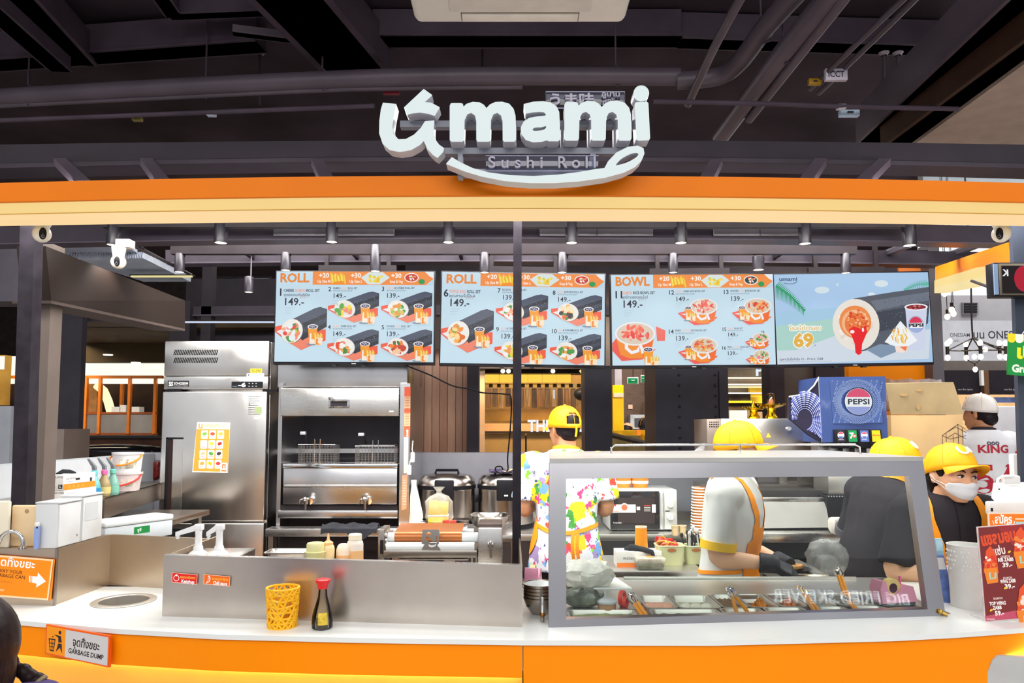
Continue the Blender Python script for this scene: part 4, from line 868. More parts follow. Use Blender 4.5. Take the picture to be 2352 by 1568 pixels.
MB().box(-.05, .045, -.03, .03, .0, .028, .005).build('lower_block', CH, t); MB().box(-.052, .04, -.03, .03, .034, .10, .006, M=Matrix.Rotation(R(4), 4, 'Y')).build('upper_block', CH, t); MB().box(-.05, .048, -.031, .031, .028, .036, .002).build('slice_paper', WPLAS, t)
rnd = random.Random(2); rg = []
for k, (r_, z) in enumerate(((.05, .0), (.066, .02), (.07, .06), (.066, .10), (.045, .125), (.014, .14), (.012, .15), (.03, .17))):
    rg.append([Vector((r_*(1+.12*rnd.uniform(-1, 1))*math.cos(a*math.pi/9), .7*r_*(1+.12*rnd.uniform(-1, 1))*math.sin(a*math.pi/9), z)) for a in range(18)])
MB().loft(rg, True, False).build('plastic_film', film('bag_film', 'e8e6dc', .22, .1), t)
t = thing('red_pack', 'small red packets on the scale plate beside the cheese', 'packet', (G(1032, 1193, 3.54).x, 3.545, SZ+.054)); MB().box(-.032, .0, -.012, .012, 0, .013, .005).build('packet', mat('pack_red', 'd8362c', .3), t); MB().box(.003, .034, -.01, .012, 0, .012, .005).build('packet', MATS['pack_red'], t)
b_ = G(1124, 1215, 3.66); t = thing('mixing_bowl', 'steel mixing bowl beside the kitchen scale', 'bowl', (b_.x, 3.66, SZ)); r = mm(46, 3.66)
MB().lathe([(.03, 0), (.055, .006), (.085, .035), (r, .075), (r+.004, .078), (r+.003, .081), (r-.002, .079), (.082, .038), (.05, .010), (.001, .008)], (0, 0, 0), 36).build('bowl', steel('bowl_steel', 'a8a39c', .15, .3), t); MB().lathe([(.001, .01), (.05, .012), (.075, .03), (.05, .036), (.001, .037)], (0, 0, 0), 24).build('rice', mat('rice', 'd3cdb8', .7, var=.3, vs=200), t)
t = thing('cling_roll', 'pale wrapped paper roll leaning by the fryer side', 'roll', (G(955, 1225, 4.3).x, 4.31, zz+.08)); MB().loft([[Vector((p[0]+.05*math.cos(a*.7)*w_, .05*math.sin(a*.7)*w_, p[1])) for a in range(9)] for p, w_ in (((0, -.08), .9), ((0, 0), .8), ((-.01, .1), .55), ((-.015, .17), .3), ((-.016, .2), .34))]).build('wrap', film('wrap_film', 'd9dccf', .8, .4), t); MB().cyl((0, 0, -.08), (0, 0, .0), .03, seg=12).build('core', mat('core_card', 'b9b59a', .7), t)
t = thing('switch_box', 'white power switches hanging beside the fryer side', 'switch', G(948, 1050, 4.36)); 
for q, z in ((0, 0), (-.02, -.075)): MB().box(q-.012, q+.012, -.012, .006, z-.03, z+.03, .005).build('switch', WPLAS, t)
MB().tube([(0, 0, .1), (-.004, -.003, .05), (0, 0, .03), (-.02, 0, -.045)], .003, 6).build('lead', WPLAS, t)
# left side wall, shelf and its objects
hw = mat('halfwall_white', 'ccd2d8', .5, var=.03)
struct(MB().box(-2.62, -2.5, 2.9, 5.05, 0, 1.4).build('wall_side', hw)); struct(MB().box(-2.62, 1.5, 5.06, 5.16, 0, 1.405).build('wall_rear', mat('halfwall_grey', 'b4b4bf', .5, var=.04)))
sh = thing('side_shelf', 'steel wall shelf along the white left half wall', 'shelf', (-2.2, 3.9, 1.24)); 
shp = [(-2.495, 3.1), (-1.93, 3.1), (-2.0, 3.56), (-2.2, 4.62), (-2.495, 4.62)]
MB().prismz([(a+2.2, b-3.9) for a, b in shp], -.008, 0).build('shelf_plate', STEELD, sh)
MB().hexa([Vector((.2, -.34, -.1)), Vector((.2, -.34, 0)), Vector((.19, -.34, 0)), Vector((.19, -.34, -.1))], [Vector((0, .72, -.1)), Vector((0, .72, 0)), Vector((-.01, .72, 0)), Vector((-.01, .72, -.1))]).build('front_lip', STEELD, sh)
lt = thing('side_table', 'steel side table below the wall shelf at the left', 'table', (-2.15, 3.4, 0)); MB().box(-.33, .36, -.55, .9, 1.07, 1.1, .003).build('top', STEELD, lt); MB().box(-.31, .32, -.5, .86, .2, .9).build('cabinet', BLACK2, lt)
for sx in (-.3, .31): MB().box(sx-.02, sx+.02, -.52, -.48, 0, 1.07).build('leg', STEELD, lt); MB().box(sx-.02, sx+.02, .82, .86, 0, 1.07).build('leg', STEELD, lt)
GLV = mat('glovebox_card', 'dcd9d6', .5, var=.04)
def glovebox(label, dz, dx):
    t = thing('glove_box', label, 'box', (-2.03+dx, 3.32, 1.241+dz), R(-4)); w_, l_, h_ = .05, .11, .068
    MB().box(-w_, w_, -l_, l_, 0, h_, .001).build('carton', GLV, t)
    p = Print(0, 0, 1); p.rect(-w_+.004, -.062, -w_+.02, -.058, '555555'); p.ell(-w_+.014, -.056, .009, .0045, '7a3a3a'); p.ell(-w_+.014, -.056, .007, .0033, 'dcd9d6'); p.rrect(-w_+.004, -.045, -w_+.034, -.036, .004, '2a2a2c'); p.rect(w_-.022, -.026, w_-.003, -.008, '222222'); p.text('L', w_-.016, -.012, .016, 'ffffff', .03); p.rect(-w_+.001, -.026, -w_+.06, -.001, 'e8ded6' if dz else '6b5548')
    for k in range(3): p.ell(-w_+.02+k*.019, -.013, .007, .007, 'd9b08a')
    p.text('GLOVES', w_-.045, -.055, .012, '777777', .01)
    p.build('end_print', PRT, t, loc=(0, -l_-.0005, 0))
    p = Print(0, 0, 1); p.text('carefree', -.095, -.045, .02, '888888', .0, slant=.2); p.rect(-.095, -.037, -.045, -.036, '777777'); p.rrect(-.03, -.05, 0, -.04, .004, '2c2c30'); p.rect(.07, -.045, .085, -.028, '3a3a3a'); p.poly([(-.109, -.027), (.109, -.027), (.109, -.001), (-.109, -.001)], 'f58a1e')
    for k in range(4): p.ell(-.07+k*.03, -.013, .007, .006, 'd8a03a')
    o = p.build('side_print', PRT, t); o.rotation_euler = (0, 0, R(90)); o.location = (w_+.0005, 0, 0)
    return t
glovebox('lower white and orange glove box on the wall shelf', 0, .006)
t = glovebox('upper white and orange glove box with black gloves sticking out', .069, 0)
MB().tube([(-.02, -.06, .068), (-.005, -.04, .08), (.015, -.02, .078), (.03, .0, .07)], [.006, .01, .009, .004], 8).build('black_glove', mat('glove_black', '2a2b30', .6), t)
def spray(label, px, py, Y, liq, trig, tint):
    b = G(px, py, Y); b.z = 1.241; t = thing('spray_bottle', label, 'spray bottle', b)
    MB().lathe([(.001, 0), (.03, 0), (.033, .01), (.033, .045), (.026, .075), (.014, .1), (.012, .112), (.001, .112)], (0, 0, 0), 20, sy=.75).build('bottle', mat('spray_'+tint, tint, .15, trans=.35), t)
    MB().lathe([(.001, .004), (.0335, .012), (.0336, .044), (.0333, .046), (.001, .046)], (0, 0, 0), 20, sy=.755).build('liquid', mat('liq_'+liq, liq, .2), t)
    MB().lathe([(.013, .108), (.015, .11), (.015, .128), (.01, .132), (.001, .132)], (0, 0, 0), 14).build('collar', mat('col_'+trig, trig, .35), t)
    MB().loft([[Vector((x+a*.008*q, b2*.008*q, z+.2*a*.0)) for a, b2 in ((-1, -1), (1, -1), (1, 1), (-1, 1))] for x, z, q in ((0, .13, 1), (-.002, .15, 1.1), (-.014, .165, 1), (-.03, .185, .7), (-.034, .19, .5))]).build('trigger_head', mat('trigger_grey', '6b6f74', .4), t)
spray('spray bottle of blue liquid on the wall shelf', 215, 1140, 3.62, '2c86b8', '6cc4c4', '7cc8cc'); spray('spray bottle of orange liquid with a pink collar', 238, 1138, 3.68, 'c7b878', 'e0649a', 'b8a070'); spray('green spray bottle beside the stacked pails', 258, 1132, 3.74, '74ad9c', '63b8a4', '86c0b0')
def pail(label, z, h, rt, rb, hc, c, dx=0):
    b = G(291, 1125, 3.98); t = thing('plastic_pail', label, 'pail', (b.x+dx, 3.98, z)); PM = mat('pail_'+c, c, .3, trans=.2)
    MB().lathe([(.001, 0), (rb, 0), (rt, h-.01), (rt+.004, h-.01), (rt+.004, h), (rt-.002, h), (rb-.003, .004), (.001, .004)], (0, 0, 0), 32).build('bucket', PM, t)
    MB().tube([(-(rt+.003), 0, h-.012)]+[((rt+.01)*math.cos(R(a)), -abs(rt+.012)*abs(math.sin(R(a)))-.002, h-.012-.055*math.sin(R(180-a))) for a in range(160, 19, -20)]+[((rt+.003), 0, h-.012)], .005, 6).build('bail', mat('bail_'+hc, hc, .4), t)
    g_ = [[Vector(((rb+(rt-rb)*(.25+.45*k))*1.012*math.cos(R(a)), (rb+(rt-rb)*(.25+.45*k))*1.012*math.sin(R(a)), h*(.25+.45*k))) for k in (0, 1)] for a in range(-95, -19, 12)]
    MB().sheet(g_).build('label', mat('pail_label'+hc, 'd9cfc0', .5, var=.6, vs=45), t)
pail('lower clear pail with a red handle on the wall shelf', 1.241, .10, .075, .062, 'd8342c', 'd9cccb'); pail('upper white pail with an orange handle, stacked on top', 1.334, .115, .076, .066, 'f0801e', 'e4e6e8')
t = thing('snack_packet', 'red foil packet stuck on the white left wall', 'packet', G(348, 1080, 5.04)); MB().box(-.05, .05, 0, .02, -.065, .065, .018, seg=3).build('pouch', mat('foil_red', '7e2420', .3, .3, var=.8, vs=25), t); MB().box(-.051, .051, .004, .012, .058, .072).build('seal', mat('foil_seal', '9a8f8c', .3, .5), t)
t = thing('document_case', 'flat white plastic case with a green label at the left', 'case', (G(290, 1222, 3.15).x, 3.2, 1.1), R(62))
MB().box(-.16, .16, -.055, .07, 0, .07, .006).build('case_body', mat('case_grey', 'bcc5ca', .4), t); MB().box(-.163, .163, -.058, .073, .07, .095, .008, seg=3).build('case_lid', mat('case_lid', 'd5dcde', .35), t)
p = Print(0, 0, 1); p.rect(-.03, -.058, .045, -.028, '15803c'); p.text('ซูชิ', -.015, -.038, .018, 'e8f4e8', .02); p.build('green_label', PRT, t, loc=(0, -.0556, 0))
# menu screens
NAVY = '222a3c'; ORG = 'e8893a'
def blobs(p, rnd, cx, cy, rx, ry, cols, n=16, s=.3):
    for _ in range(n):
        a = rnd.uniform(0, 6.28); q = math.sqrt(rnd.random())*.85
        p.ell(cx+rx*q*math.cos(a), cy+ry*q*math.sin(a), rx*s*rnd.uniform(.5, 1.1), ry*s*rnd.uniform(.4, .9), rnd.choice(cols), 8, rnd.uniform(0, 180))
def cupfries(p, x, y, k):
    f = lambda a, b: (x+a*k, y+b*k)
    p.ell(*f(12, 47), 16*k, 3*k, '7f8fa0')
    p.poly([f(0, 0), f(26, 0), f(22, 46), f(4, 46)], 'f39a24'); p.poly([f(6, 18), f(10, 18), f(10, 34), f(18, 34), f(20, 46), f(5, 46)], 'f6ead8'); p.ell(*f(13, 0), 14*k, 6.5*k, 'eceaf0'); p.ell(*f(13, .6), 11*k, 4.6*k, '3a3650')
    for a, b in ((8, 0), (14, -1), (18, 1), (12, 2)): p.ell(*f(a, b), 2.2*k, 1.4*k, 'c9c4d6', 8)
    for i in range(9): p.line([f(20+i*2.1, 34), f(18+i*2.7, 16+3*((i*7) % 3))], 2.2*k, ['f2c74e', 'f7dd84', 'e8b23c'][i % 3])
    p.poly([f(19, 30), f(41, 30), f(38, 50), f(21, 50)], 'f6e2c4'); p.poly([f(22, 33), f(28, 31), f(27, 44), f(36, 48), f(22, 49)], 'f08a28')
ROLLF = [['3f9a4c', 'b9cc3c', 'e8eef0', 'f28a6a', 'e83a3a', 'f4a48a'], ['58a848', 'e9c02c', 'f3d84a', 'f08a7a', 'e6e2dc'], ['9cc860', 'e89a3c', 'f0f0ee', 'e8c060', '3f9a4c'], ['e8442c', 'f07a4a', 'e8a24c', '4a8a3c', 'f2f0ea'], ['e8521c', 'f0863a', 'c8402c', 'f4c8a0', '3a7a30'], ['f08c2c', 'f5b04a', 'e06a1c', '7a9a3c', 'f7d890'], ['4a9a48', 'f0542c', 'f4b48a', 'f2eee8'], ['f0602c', 'e8b03c', '3a8a3c', '2e2a30', 'f4e0b0'], ['7ab848', 'e8d83c', 'f2f0ee', 'f09a5a'], ['a8c83c', 'f4f0ee', 'e84a34', 'f0a84a', '4a9a4a']]
def roll(p, x, y, k, i, ky=1.0):
    f = lambda a, b: (x+a*k, y+b*k*ky); rnd = random.Random(i*7+1)
    p.poly([f(0, 46), f(21, 42), f(30, 60), f(118, 52), f(118, 78), f(84, 90), f(62, 100), f(26, 78), f(0, 58)], 'ee5a3c'); p.poly([f(20, 76), f(84, 70), f(80, 90), f(62, 99)], 'f08468'); p.poly([f(4, 57), f(18, 52), f(24, 64), f(14, 64)], 'e4e8ea')
    p.poly([f(38, 30), f(92, 3), f(104, 0), f(120, 5), f(120, 46), f(64, 78), f(50, 60)], '272c38'); p.poly([f(44, 28), f(92, 4), f(104, 1), f(119, 6), f(118, 14), f(60, 40)], '4a5266'); p.poly([f(62, 50), f(119, 24), f(119, 36), f(66, 62)], '3a4152')
    for _ in range(34):
        a = rnd.uniform(0, 1); b = rnd.uniform(.08, .75); p.ell(*f(50+66*a, 34-28*a+38*b), .9*k, .6*k, rnd.choice(['78839c', '8c94a8', '2a2e3a']), 6)
    p.ell(*f(42, 56), 25*k, 28*k*ky, '3a3e4c', 22, 15); p.ell(*f(40, 56), 25*k, 28*k*ky, 'ece8e2', 22, 15); blobs(p, rnd, x+38*k, y+57*k*ky, 19*k, 22*k*ky, ROLLF[i % 10], 26, .42)
    cupfries(p, x+77*k, y+46*k*ky, k*.86)
def bowl(p, cx, cy, k, i, green=False, cup=(-34, 2)):
    f = lambda a, b: (cx+a*k, cy+b*k); rnd = random.Random(i+50)
    p.poly([f(-60, 6), f(-30, -2), f(-24, 8), f(32, 16), f(10, 32), f(-22, 34), f(-48, 18)], 'ee5a4a'); p.poly([f(-54, 8), f(-36, 6), f(-40, 12)], 'e2e6ea')
    if green: blobs(p, rnd, cx, cy-16*k, 28*k, 12*k, ['3f8f44', '2f7a3a', '58a850'], 14, .4)
    p.poly([f(-31, -8), f(31, -8), f(24, 24), f(10, 30), f(-10, 30), f(-24, 24)], 'f28c2a'); p.poly([f(8, -2), f(29, -6), f(23, 24), f(12, 28)], 'ee6a28')
    p.line([f(-14, 0), f(-14, 14), f(-6, 21), f(4, 18), f(8, 8), f(12, 22)], 5.5*k, 'efeef4'); p.line([f(-4, 2), f(10, 2)], 3.5*k, 'efeef4')
    p.ell(cx, cy-9*k, 32*k, 19*k, 'e8e8ea', 26); p.ell(cx, cy-9*k, 29*k, 16.5*k, 'd8c8b4', 26)
    blobs(p, rnd, cx, cy-9*k, 26*k, 14*k, [['f2644e', 'f59a80', 'e83a3c', 'f7c0a8'], ['f06a5a', 'f8b0a4', 'e23c38', 'fad4c8'], ['e2562c', 'ee8a44', 'd83c28', 'f2b070'], ['e8a04a', 'f0c080', 'd87a34', 'e8484a'], ['e85a5a', '58a84c', 'f0b8a8', '3f8f44'], ['e87a8a', '8ab848', 'f4e4c0', '3f8f44']][i % 6], 34, .26)
    cupfries(p, cx+cup[0]*k-10*k, cy+(cup[1]-8)*k, k*.62)
def header(p, x, y, w_, title, tw, fish='c8403a'):
    x0 = x+w_; x1 = p.xr-2; h = 31
    p.rect(x0, y, x1, y+h, 'f29048'); p.text(title, x+8, y+25, 29, ORG, .035, w=tw)
    L = x1-x0
    for k, (a, t1, t2) in enumerate(((.02, '+20', 'Up Size M'), (.285, '+30', 'Up Size L'), (.62, '+30', 'Soup & Veg'))):
        p.text(t1, x0+L*(a+.03), y+14, 14.5, 'fdf2e6', .03, w=24); p.text(t2, x0+L*(a+.02), y+26, 9, 'fff4ea', .02, w=30)
    for i in range(13):
        xx = x0+L*(.15+.009*i); p.line([(xx+4, y+h-2), (xx, y+3+(i*5) % 9)], 3.4, ['f4cf3a', 'f8e06a', 'e9b02c'][i % 3])
    p.poly([(x0+L*.15, y+h), (x0+L*.27, y+h), (x0+L*.25, y+h-9), (x0+L*.18, y+h-7)], 'f2902c')
    p.poly([(x0+L*.40, y+h*.45), (x0+L*.47, y+1), (x0+L*.58, y+1), (x0+L*.64, y+h*.45), (x0+L*.56, y+h-1), (x0+L*.46, y+h-1)], 'd8e4e2')
    rnd = random.Random(4); blobs(p, rnd, x0+L*.52, y+h*.5, L*.065, h*.42, ['f2d23c', 'e8bf34', 'f6e070', 'd8c83c'], 26, .26)
    p.ell(x0+L*.82, y+h*.45, L*.06, h*.36, 'f4eee8'); p.ell(x0+L*.82, y+h*.45, L*.052, h*.29, fish); blobs(p, rnd, x0+L*.82, y+h*.45, L*.045, h*.24, ['f4f0ee', 'e8602c', '58a050', 'f0a070'], 12, .3)
    p.ell(x0+L*.905, y+h*.75, L*.026, h*.2, '2f9a54'); p.poly([(x0+L*.93, y), (x1, y), (x1, y+h*.5), (x0+L*.97, y+h*.35)], 'e8eef0'); p.poly([(x0+L*.94, y+h), (x1, y+h*.55), (x1, y+h)], 'bcd6e6')
def item(p, x, y, n, a, hot, b, price, big=False, k=1.0, thai='ชุดแซลมอนโรล'):
    if big:
        p.text(n, x, y+14*k, 24*k, NAVY, .02); nx = x+(13 if len(n) < 2 else 19)*k; cur = nx
        for t_, c in ((a, NAVY), (hot, 'eda088'), (b, NAVY)):
            if t_: w_ = len(t_)*3.9*k; p.text(t_, cur, y+5*k, 9.6*k, c, .02, w=w_); cur += w_+2.5*k
        p.text(thai, nx, y+15*k, 9*k, '4a5468', .01, w=60*k); p.text(price, nx-1, y+36*k, 24*k, NAVY, .015); p.text('177.-', nx+38*k, y+21*k, 9*k, 'b08a8a', 0, rot=-6)
        for q in range(3): p.rect(nx+4*k, y+(42+q*6)*k, nx+(26-q*4)*k, y+(43+q*6)*k, 'a9c0d0')
    else:
        p.text(n, x, y+8*k, 14*k, NAVY, .015); nx = x+(11 if len(n) < 2 else 17)*k; cur = nx
        for t_, c in ((a, NAVY), (hot, 'efb8a4'), (b, NAVY)):
            if t_: w_ = len(t_)*2.75*k; p.text(t_, cur, y+3*k, 6.2*k, c, .015, w=w_); cur += w_+2*k
        p.text(thai, nx, y+8.5*k, 5.4*k, '6a7488', .0, w=44*k); p.text(price, nx-1, y+24*k, 15.5*k, NAVY, .01)
        for q in range(3): p.rect(nx, y+(29+q*4)*k, nx+(14-q*2)*k, y+(29.7+q*4)*k, 'afc4d2')
def tv(label, x0, y0, x1, y1, Y, draw, rot=0, bg='c4dcea', lean=0, mats=None):
    c = G((x0+x1)/2, y1, Y); t = thing('menu_screen', label, 'screen', c, rot=(0, R(rot), 0)); s = abs(G(x1, y1, Y).x-G(x0, y1, Y).x)/(x1-x0); w_ = (x1-x0)*s/2; h = (y1-y0)*s
    MB().box(-w_-.008, w_+.008, .003, .05, -.016, h+.008, .004).build('case', BPLAS, t)
    MB().box(-w_, w_, .0, .004, 0, h).build('glass_panel', emis('screen_bg'+bg, bg, .92, .015), t)
    MB().box(-.012, .012, -.001, .004, -.012, -.009).build('logo_bar', mat('tv_logo', 'd8d8dc', .3), t)
    for q in (-w_*.25, w_*.12): MB().box(q-.012, q+.012, .0, .03, -.024, -.015).build('sensor', BPLAS, t)
    MB().box(-w_*.5, w_*.5, .05, .08, h*.3, h+.05).build('wall_mount', BLACK2, t)
    for q in (-w_*.4, w_*.4): MB().box(q-.012, q+.012, .055, .075, h, h+.28).build('hanger_arm', BLACK2, t)
    p = Print((x0+x1)/2, y1, s); p.xr = x1; p.clip = (x0, y0, x1, y1); draw(p); p.build('menu_picture', SCRN, t, loc=(0, -.0005, 0))
    return t
def tv1(p):
    header(p, 630, 621, 84, 'ROLL', 68)
    item(p, 635, 664, '1', 'CHEESE', 'SALMON', 'ROLL SET', '149.-', True, thai='ชุดแซลมอนครีมชีสโรล'); roll(p, 629, 704, 1.0, 0, 1.0)
    roll(p, 751, 668, .98, 1, .74); roll(p, 874, 668, .98, 2, .74); roll(p, 752, 756, .98, 3, .74); roll(p, 875, 756, .98, 4, .74)
    for a in ((752, 660, '2', 'SALMON', 'MANGO', 'ROLL SET', '149.-'), (875, 659, '3', '', 'KIMBOB', '& CHEESE ROLL SET', '139.-'), (753, 748, '4', '', 'SALMON', 'ZABB ROLL SET', '149.-'), (876, 748, '5', 'CHICKEN', 'ZABB', 'ROLL SET', '139.-')): item(p, *a)
def tv2(p):
    header(p, 1012, 625, 88, 'ROLL', 71)
    item(p, 1015, 668, '6', '', 'TRIPLE EGG', 'ROLL SET', '149.-', True, thai='ชุดสามไข่โรล'); roll(p, 1010, 710, 1.02, 5, 1.0)
    roll(p, 1137, 674, 1.0, 6, .74); roll(p, 1264, 674, .98, 7, .74); roll(p, 1135, 764, 1.0, 8, .74); roll(p, 1262, 764, .98, 9, .74)
    for a in ((1140, 664, '7', 'BULGOGI', 'BEEF', 'ROLL SET', '139.-'), (1267, 667, '8', '', 'UNAGI', '& IKURA ROLL SET', '149.-'), (1138, 754, '9', '', 'KANI', '& CHEESE ROLL SET', '139.-'), (1264, 756, '10', '', 'EBI', '& WAKAME ROLL SET', '139.-')): item(p, *a)
def tv3(p):
    header(p, 1408, 628, 96, 'BOWL', 80, '3a4a48')
    item(p, 1412, 668, '11', '', 'SALMON', 'RICE BOWL SET', '149.-', True, thai='ชุดข้าวแซลมอนโบว์'); p.poly([(1508, 748), (1530, 758), (1528, 782), (1510, 782)], 'ee6a5a'); bowl(p, 1460, 778, 1.46, 0, cup=(22, 24))
    bowl(p, 1619, 712, 1.0, 1); bowl(p, 1743, 712, 1.0, 2); bowl(p, 1617, 802, 1.0, 3); bowl(p, 1748, 782, .62, 4, True); bowl(p, 1748, 822, .62, 5, True)
    for a in ((1537, 667, '12', '', 'SALMON', 'ZABB RICE BOWL SET', '149.-'), (1663, 667, '13', 'CHICKEN', 'ZABB', 'RICE BOWL SET', '139.-'), (1534, 758, '14', 'FRIED', 'CHICKEN', 'RICE BOWL SET', '139.-'), (1658, 754, '15', '', 'SALMON', 'SALAD SET', '149.-', False, .8), (1656, 797, '16', 'FRIED', 'CHICKEN', 'SALAD SET', '139.-', False, .8)): item(p, *a)
def tv4(p):
    S = 1/6.19; f = lambda a, b: (1780+a*S, 600+b*S)
    p.poly([f(50, 700), f(2270, 560), f(2230, 1100), f(30, 1240)], 'a2c9e2'); p.poly([f(30, 900), f(900, 800), f(900, 1060), f(300, 1250), f(20, 1260)], 'a9d2c8')
    p.poly([f(20, 1250), f(290, 1250), f(880, 1050), f(2235, 980), f(2190, 1400), f(15, 1450)], 'cfdae6'); p.ell(*f(715, 390), 17, 8, 'd3e2ea'); p.ell(*f(1570, 310), 16, 8, 'd6e4ea'); p.ell(*f(1420, 460), 8, 4, 'd8e6f0'); p.ell(*f(940, 315), 4, 4, 'c2d8ec')
    for sx, x0, y0, x1, y1, c, n in ((1, 60, 320, 460, 690, '1f9a60', 22), (-1, 2270, 330, 1890, 410, '59b59a', 14)):
        p.line([f(x0, y0), f((x0+x1)/2, (y0+y1)/2-40), f(x1, y1)], 3, c)
        for i in range(n):
            t = i/n; x, y = x0+(x1-x0)*t, y0+(y1-y0)*t-60*t*(1-t)*4*.5; p.line([f(x, y), f(x+sx*70*(1-t*.5), y-110*(1-t*.6)+40)], [2.6, .5], c); p.line([f(x, y), f(x-sx*10, y+190*(1-t*.55))], [2.6, .5], c)
    p.poly([f(1160, 520), f(1700, 440), f(2255, 370), f(2240, 600), f(2150, 1060), f(1360, 1260), f(1240, 1280)], '565c68'); p.poly([f(1400, 560), f(2250, 440), f(2240, 560), f(1480, 700)], '6d7482'); p.poly([f(1480, 720), f(2240, 610), f(2200, 900), f(1500, 1000)], '3f4450')
    rnd = random.Random(8)
    for _ in range(150): a = rnd.random(); b = rnd.random(); p.ell(*f(1430+800*a, 540-110*a+600*b*(1-.25*a)), rnd.uniform(.6, 1.8), .5, rnd.choice(['8a93a4', '2c3038', '767e90']), 6, rnd.uniform(0, 180))
    p.poly([f(1300, 1260), f(1500, 1180), f(1900, 1230), f(1500, 1380)], '7f94ac')
    p.ell(*f(1170, 900), 54, 60, 'e9e2d8', 34); blobs(p, rnd, *f(1170, 900), 48, 55, ['efe9e2', 'f4efe8', 'e3d6c8'], 40, .14); p.ell(*f(1160, 860), 37, 38, 'ec8a48', 28); p.ell(*f(1160, 880), 31, 32, 'f2b488', 28); p.ell(*f(1170, 890), 26, 28, 'e87a3c', 24); blobs(p, rnd, *f(1200, 850), 30, 30, ['f2a468', 'e2582c', 'f6c090', 'd8441c'], 40, .15)
    p.poly([f(1060, 970), f(1130, 920), f(1230, 960), f(1310, 910), f(1320, 1010), f(1240, 1180), f(1225, 1310), f(1180, 1335), f(1140, 1300), f(1135, 1170), f(1090, 1040)], 'e81a24'); p.ell(*f(1110, 1000), 5, 4, 'fbeaea'); p.ell(*f(1262, 975), 2.5, 5, 'fbeaea')
    p.poly([f(1880, 660), f(2195, 650), f(2120, 1265), f(2000, 1285), f(1900, 1250)], 'ced5ea'); p.ell(*f(2036, 660), 27, 8, 'f3f3f6'); p.ell(*f(2036, 662), 23, 5.5, '8c2430'); blobs(p, rnd, *f(2036, 660), 20, 4.4, ['d85a5a', '3a1418', 'e88a8a'], 16, .25)
    p.ell(*f(2020, 910), 17.5, 19.5, '4f6a9a'); p.ell(*f(2020, 910), 16.5, 18.5, 'f2f4f6'); p.ell(*f(2020, 905), 15.5, 17, 'd9365a', 20, 0, 190, 350); p.ell(*f(2020, 925), 15.5, 17, '9fb0dc', 20, 0, 20, 160); p.text('PEPSI', 1780+1920*S, 600+940*S, 9.8, '1c2030', .05, w=33)
    p.poly([f(1800, 855), f(2030, 1140), f(1900, 1215), f(1700, 1215), f(1560, 1155)], 'f0f3f5')
    for i in range(26): a, b = rnd.uniform(1680, 1900), rnd.uniform(1000, 1200); p.line([f(a, b), f(a+rnd.uniform(-40, 40), b-70)], 2.4, rnd.choice(['f2c850', 'f6dc8c', 'eaa84a']))
    p.poly([f(1700, 1210), f(1885, 1215), f(1860, 1300), f(1790, 1315), f(1715, 1295)], 'f4ded4'); p.poly([f(1770, 1225), f(1880, 1222), f(1850, 1290)], 'f07a4a')
    for dx, dy in ((-2, 0), (2, 0), (0, -2), (0, 2)): p.text('69', 1780+268*S+dx, 600+1200*S+dy, 42, 'eef3f2', .06, w=46); p.text('โรลไก่กรอบ', 1780+215*S+dx, 600+965*S+dy, 13, 'eef3f0', .05, w=74)
    p.text('69', 1780+268*S, 600+1200*S, 42, 'e3b048', .045, w=46); p.text('โรลไก่กรอบ', 1780+215*S, 600+965*S, 13, 'dcc080', .02, w=74); p.text('.-', 1780+545*S, 600+1200*S, 12, NAVY)
    p.text('เฉพาะวันนี้เท่านั้น 12 - 19 พ.ค. 2568', 1780+55*S, 600+1395*S, 7.5, '3a4a6a', .01, w=100); p.rect(1780+55*S, 600+1412*S, 1780+800*S, 600+1416*S, '8c9cb4')
    p.text('umami', 1780+95*S, 600+255*S, 13, '41557c', .02, w=42); p.line([f(165, 285), f(220, 300), f(300, 298), f(355, 265)], 1.4, '41557c')
tv('menu screen headed ROLL with items one to five, leftmost', 630, 621, 995, 831, 4.2, tv1, .2)
tv('menu screen headed ROLL with items six to ten, behind the middle post', 1011, 624, 1388, 836, 4.2, tv2, .9)
tv('menu screen headed BOWL with items eleven to sixteen', 1407, 628, 1782, 838, 4.2, tv3, -.4)
tv('rightmost screen advertising a giant crab roll and cup for 69', 1786, 625, 2143, 834, 4.2, tv4, -.9, 'a9c8e8')
# beams under the roof, track lights, cameras
def hbeam(label, y0, y1, Y, dy, m=None, x0=-90, x1=2440, nm='roof_beam'):
    t = thing(nm, label, 'beam', G(1176, y1, Y)); o = Vector(t.location); rel(archbar(arc(y0, (975-y0)*.03), arc(y1, (975-y1)*.03), Y, dy, 8, x0, x1), o).build('web', m or mat('beam_dark', '37313a', .42, var=.1), t)
    rel(archbar(arc(y1-3, (975-y1)*.03), arc(y1, (975-y1)*.03), Y-.012, dy+.03, 8, x0, x1), o).build('flange', mat('beam_edge', '4a434e', .4), t); return t
hbeam('black beam carrying the front row of track lights', 506, 548, 3.42, .06)
hbeam('black beam above the menu screens carrying the rear lights', 568, 600, 4.32, .07, x0=380)
hbeam('black beam behind the menu screens low at the back', 700, 722, 5.3, .08, x0=380, x1=1900)
for k, (x0, x1, lb) in enumerate(((628, 905, 'left silver duct panel under the fascia'), (1240, 1500, 'middle silver duct panel under the fascia'), (1640, 1850, 'right silver duct panel under the fascia'))):
    t = thing('duct_panel', lb, 'duct', G(x0, 545, 3.40)); pbo('face', mat('duct_silver', '77747c', .4, .3, var=.1), t, x0, 513, x1, 541, 3.40, .018, .002); pbo('seam', DARKGREY, t, (x0+x1)/2, 513, (x0+x1)/2+2, 541, 3.398, .002)
LENS = emis('lamp_lens', 'fff4e0', 3.5)
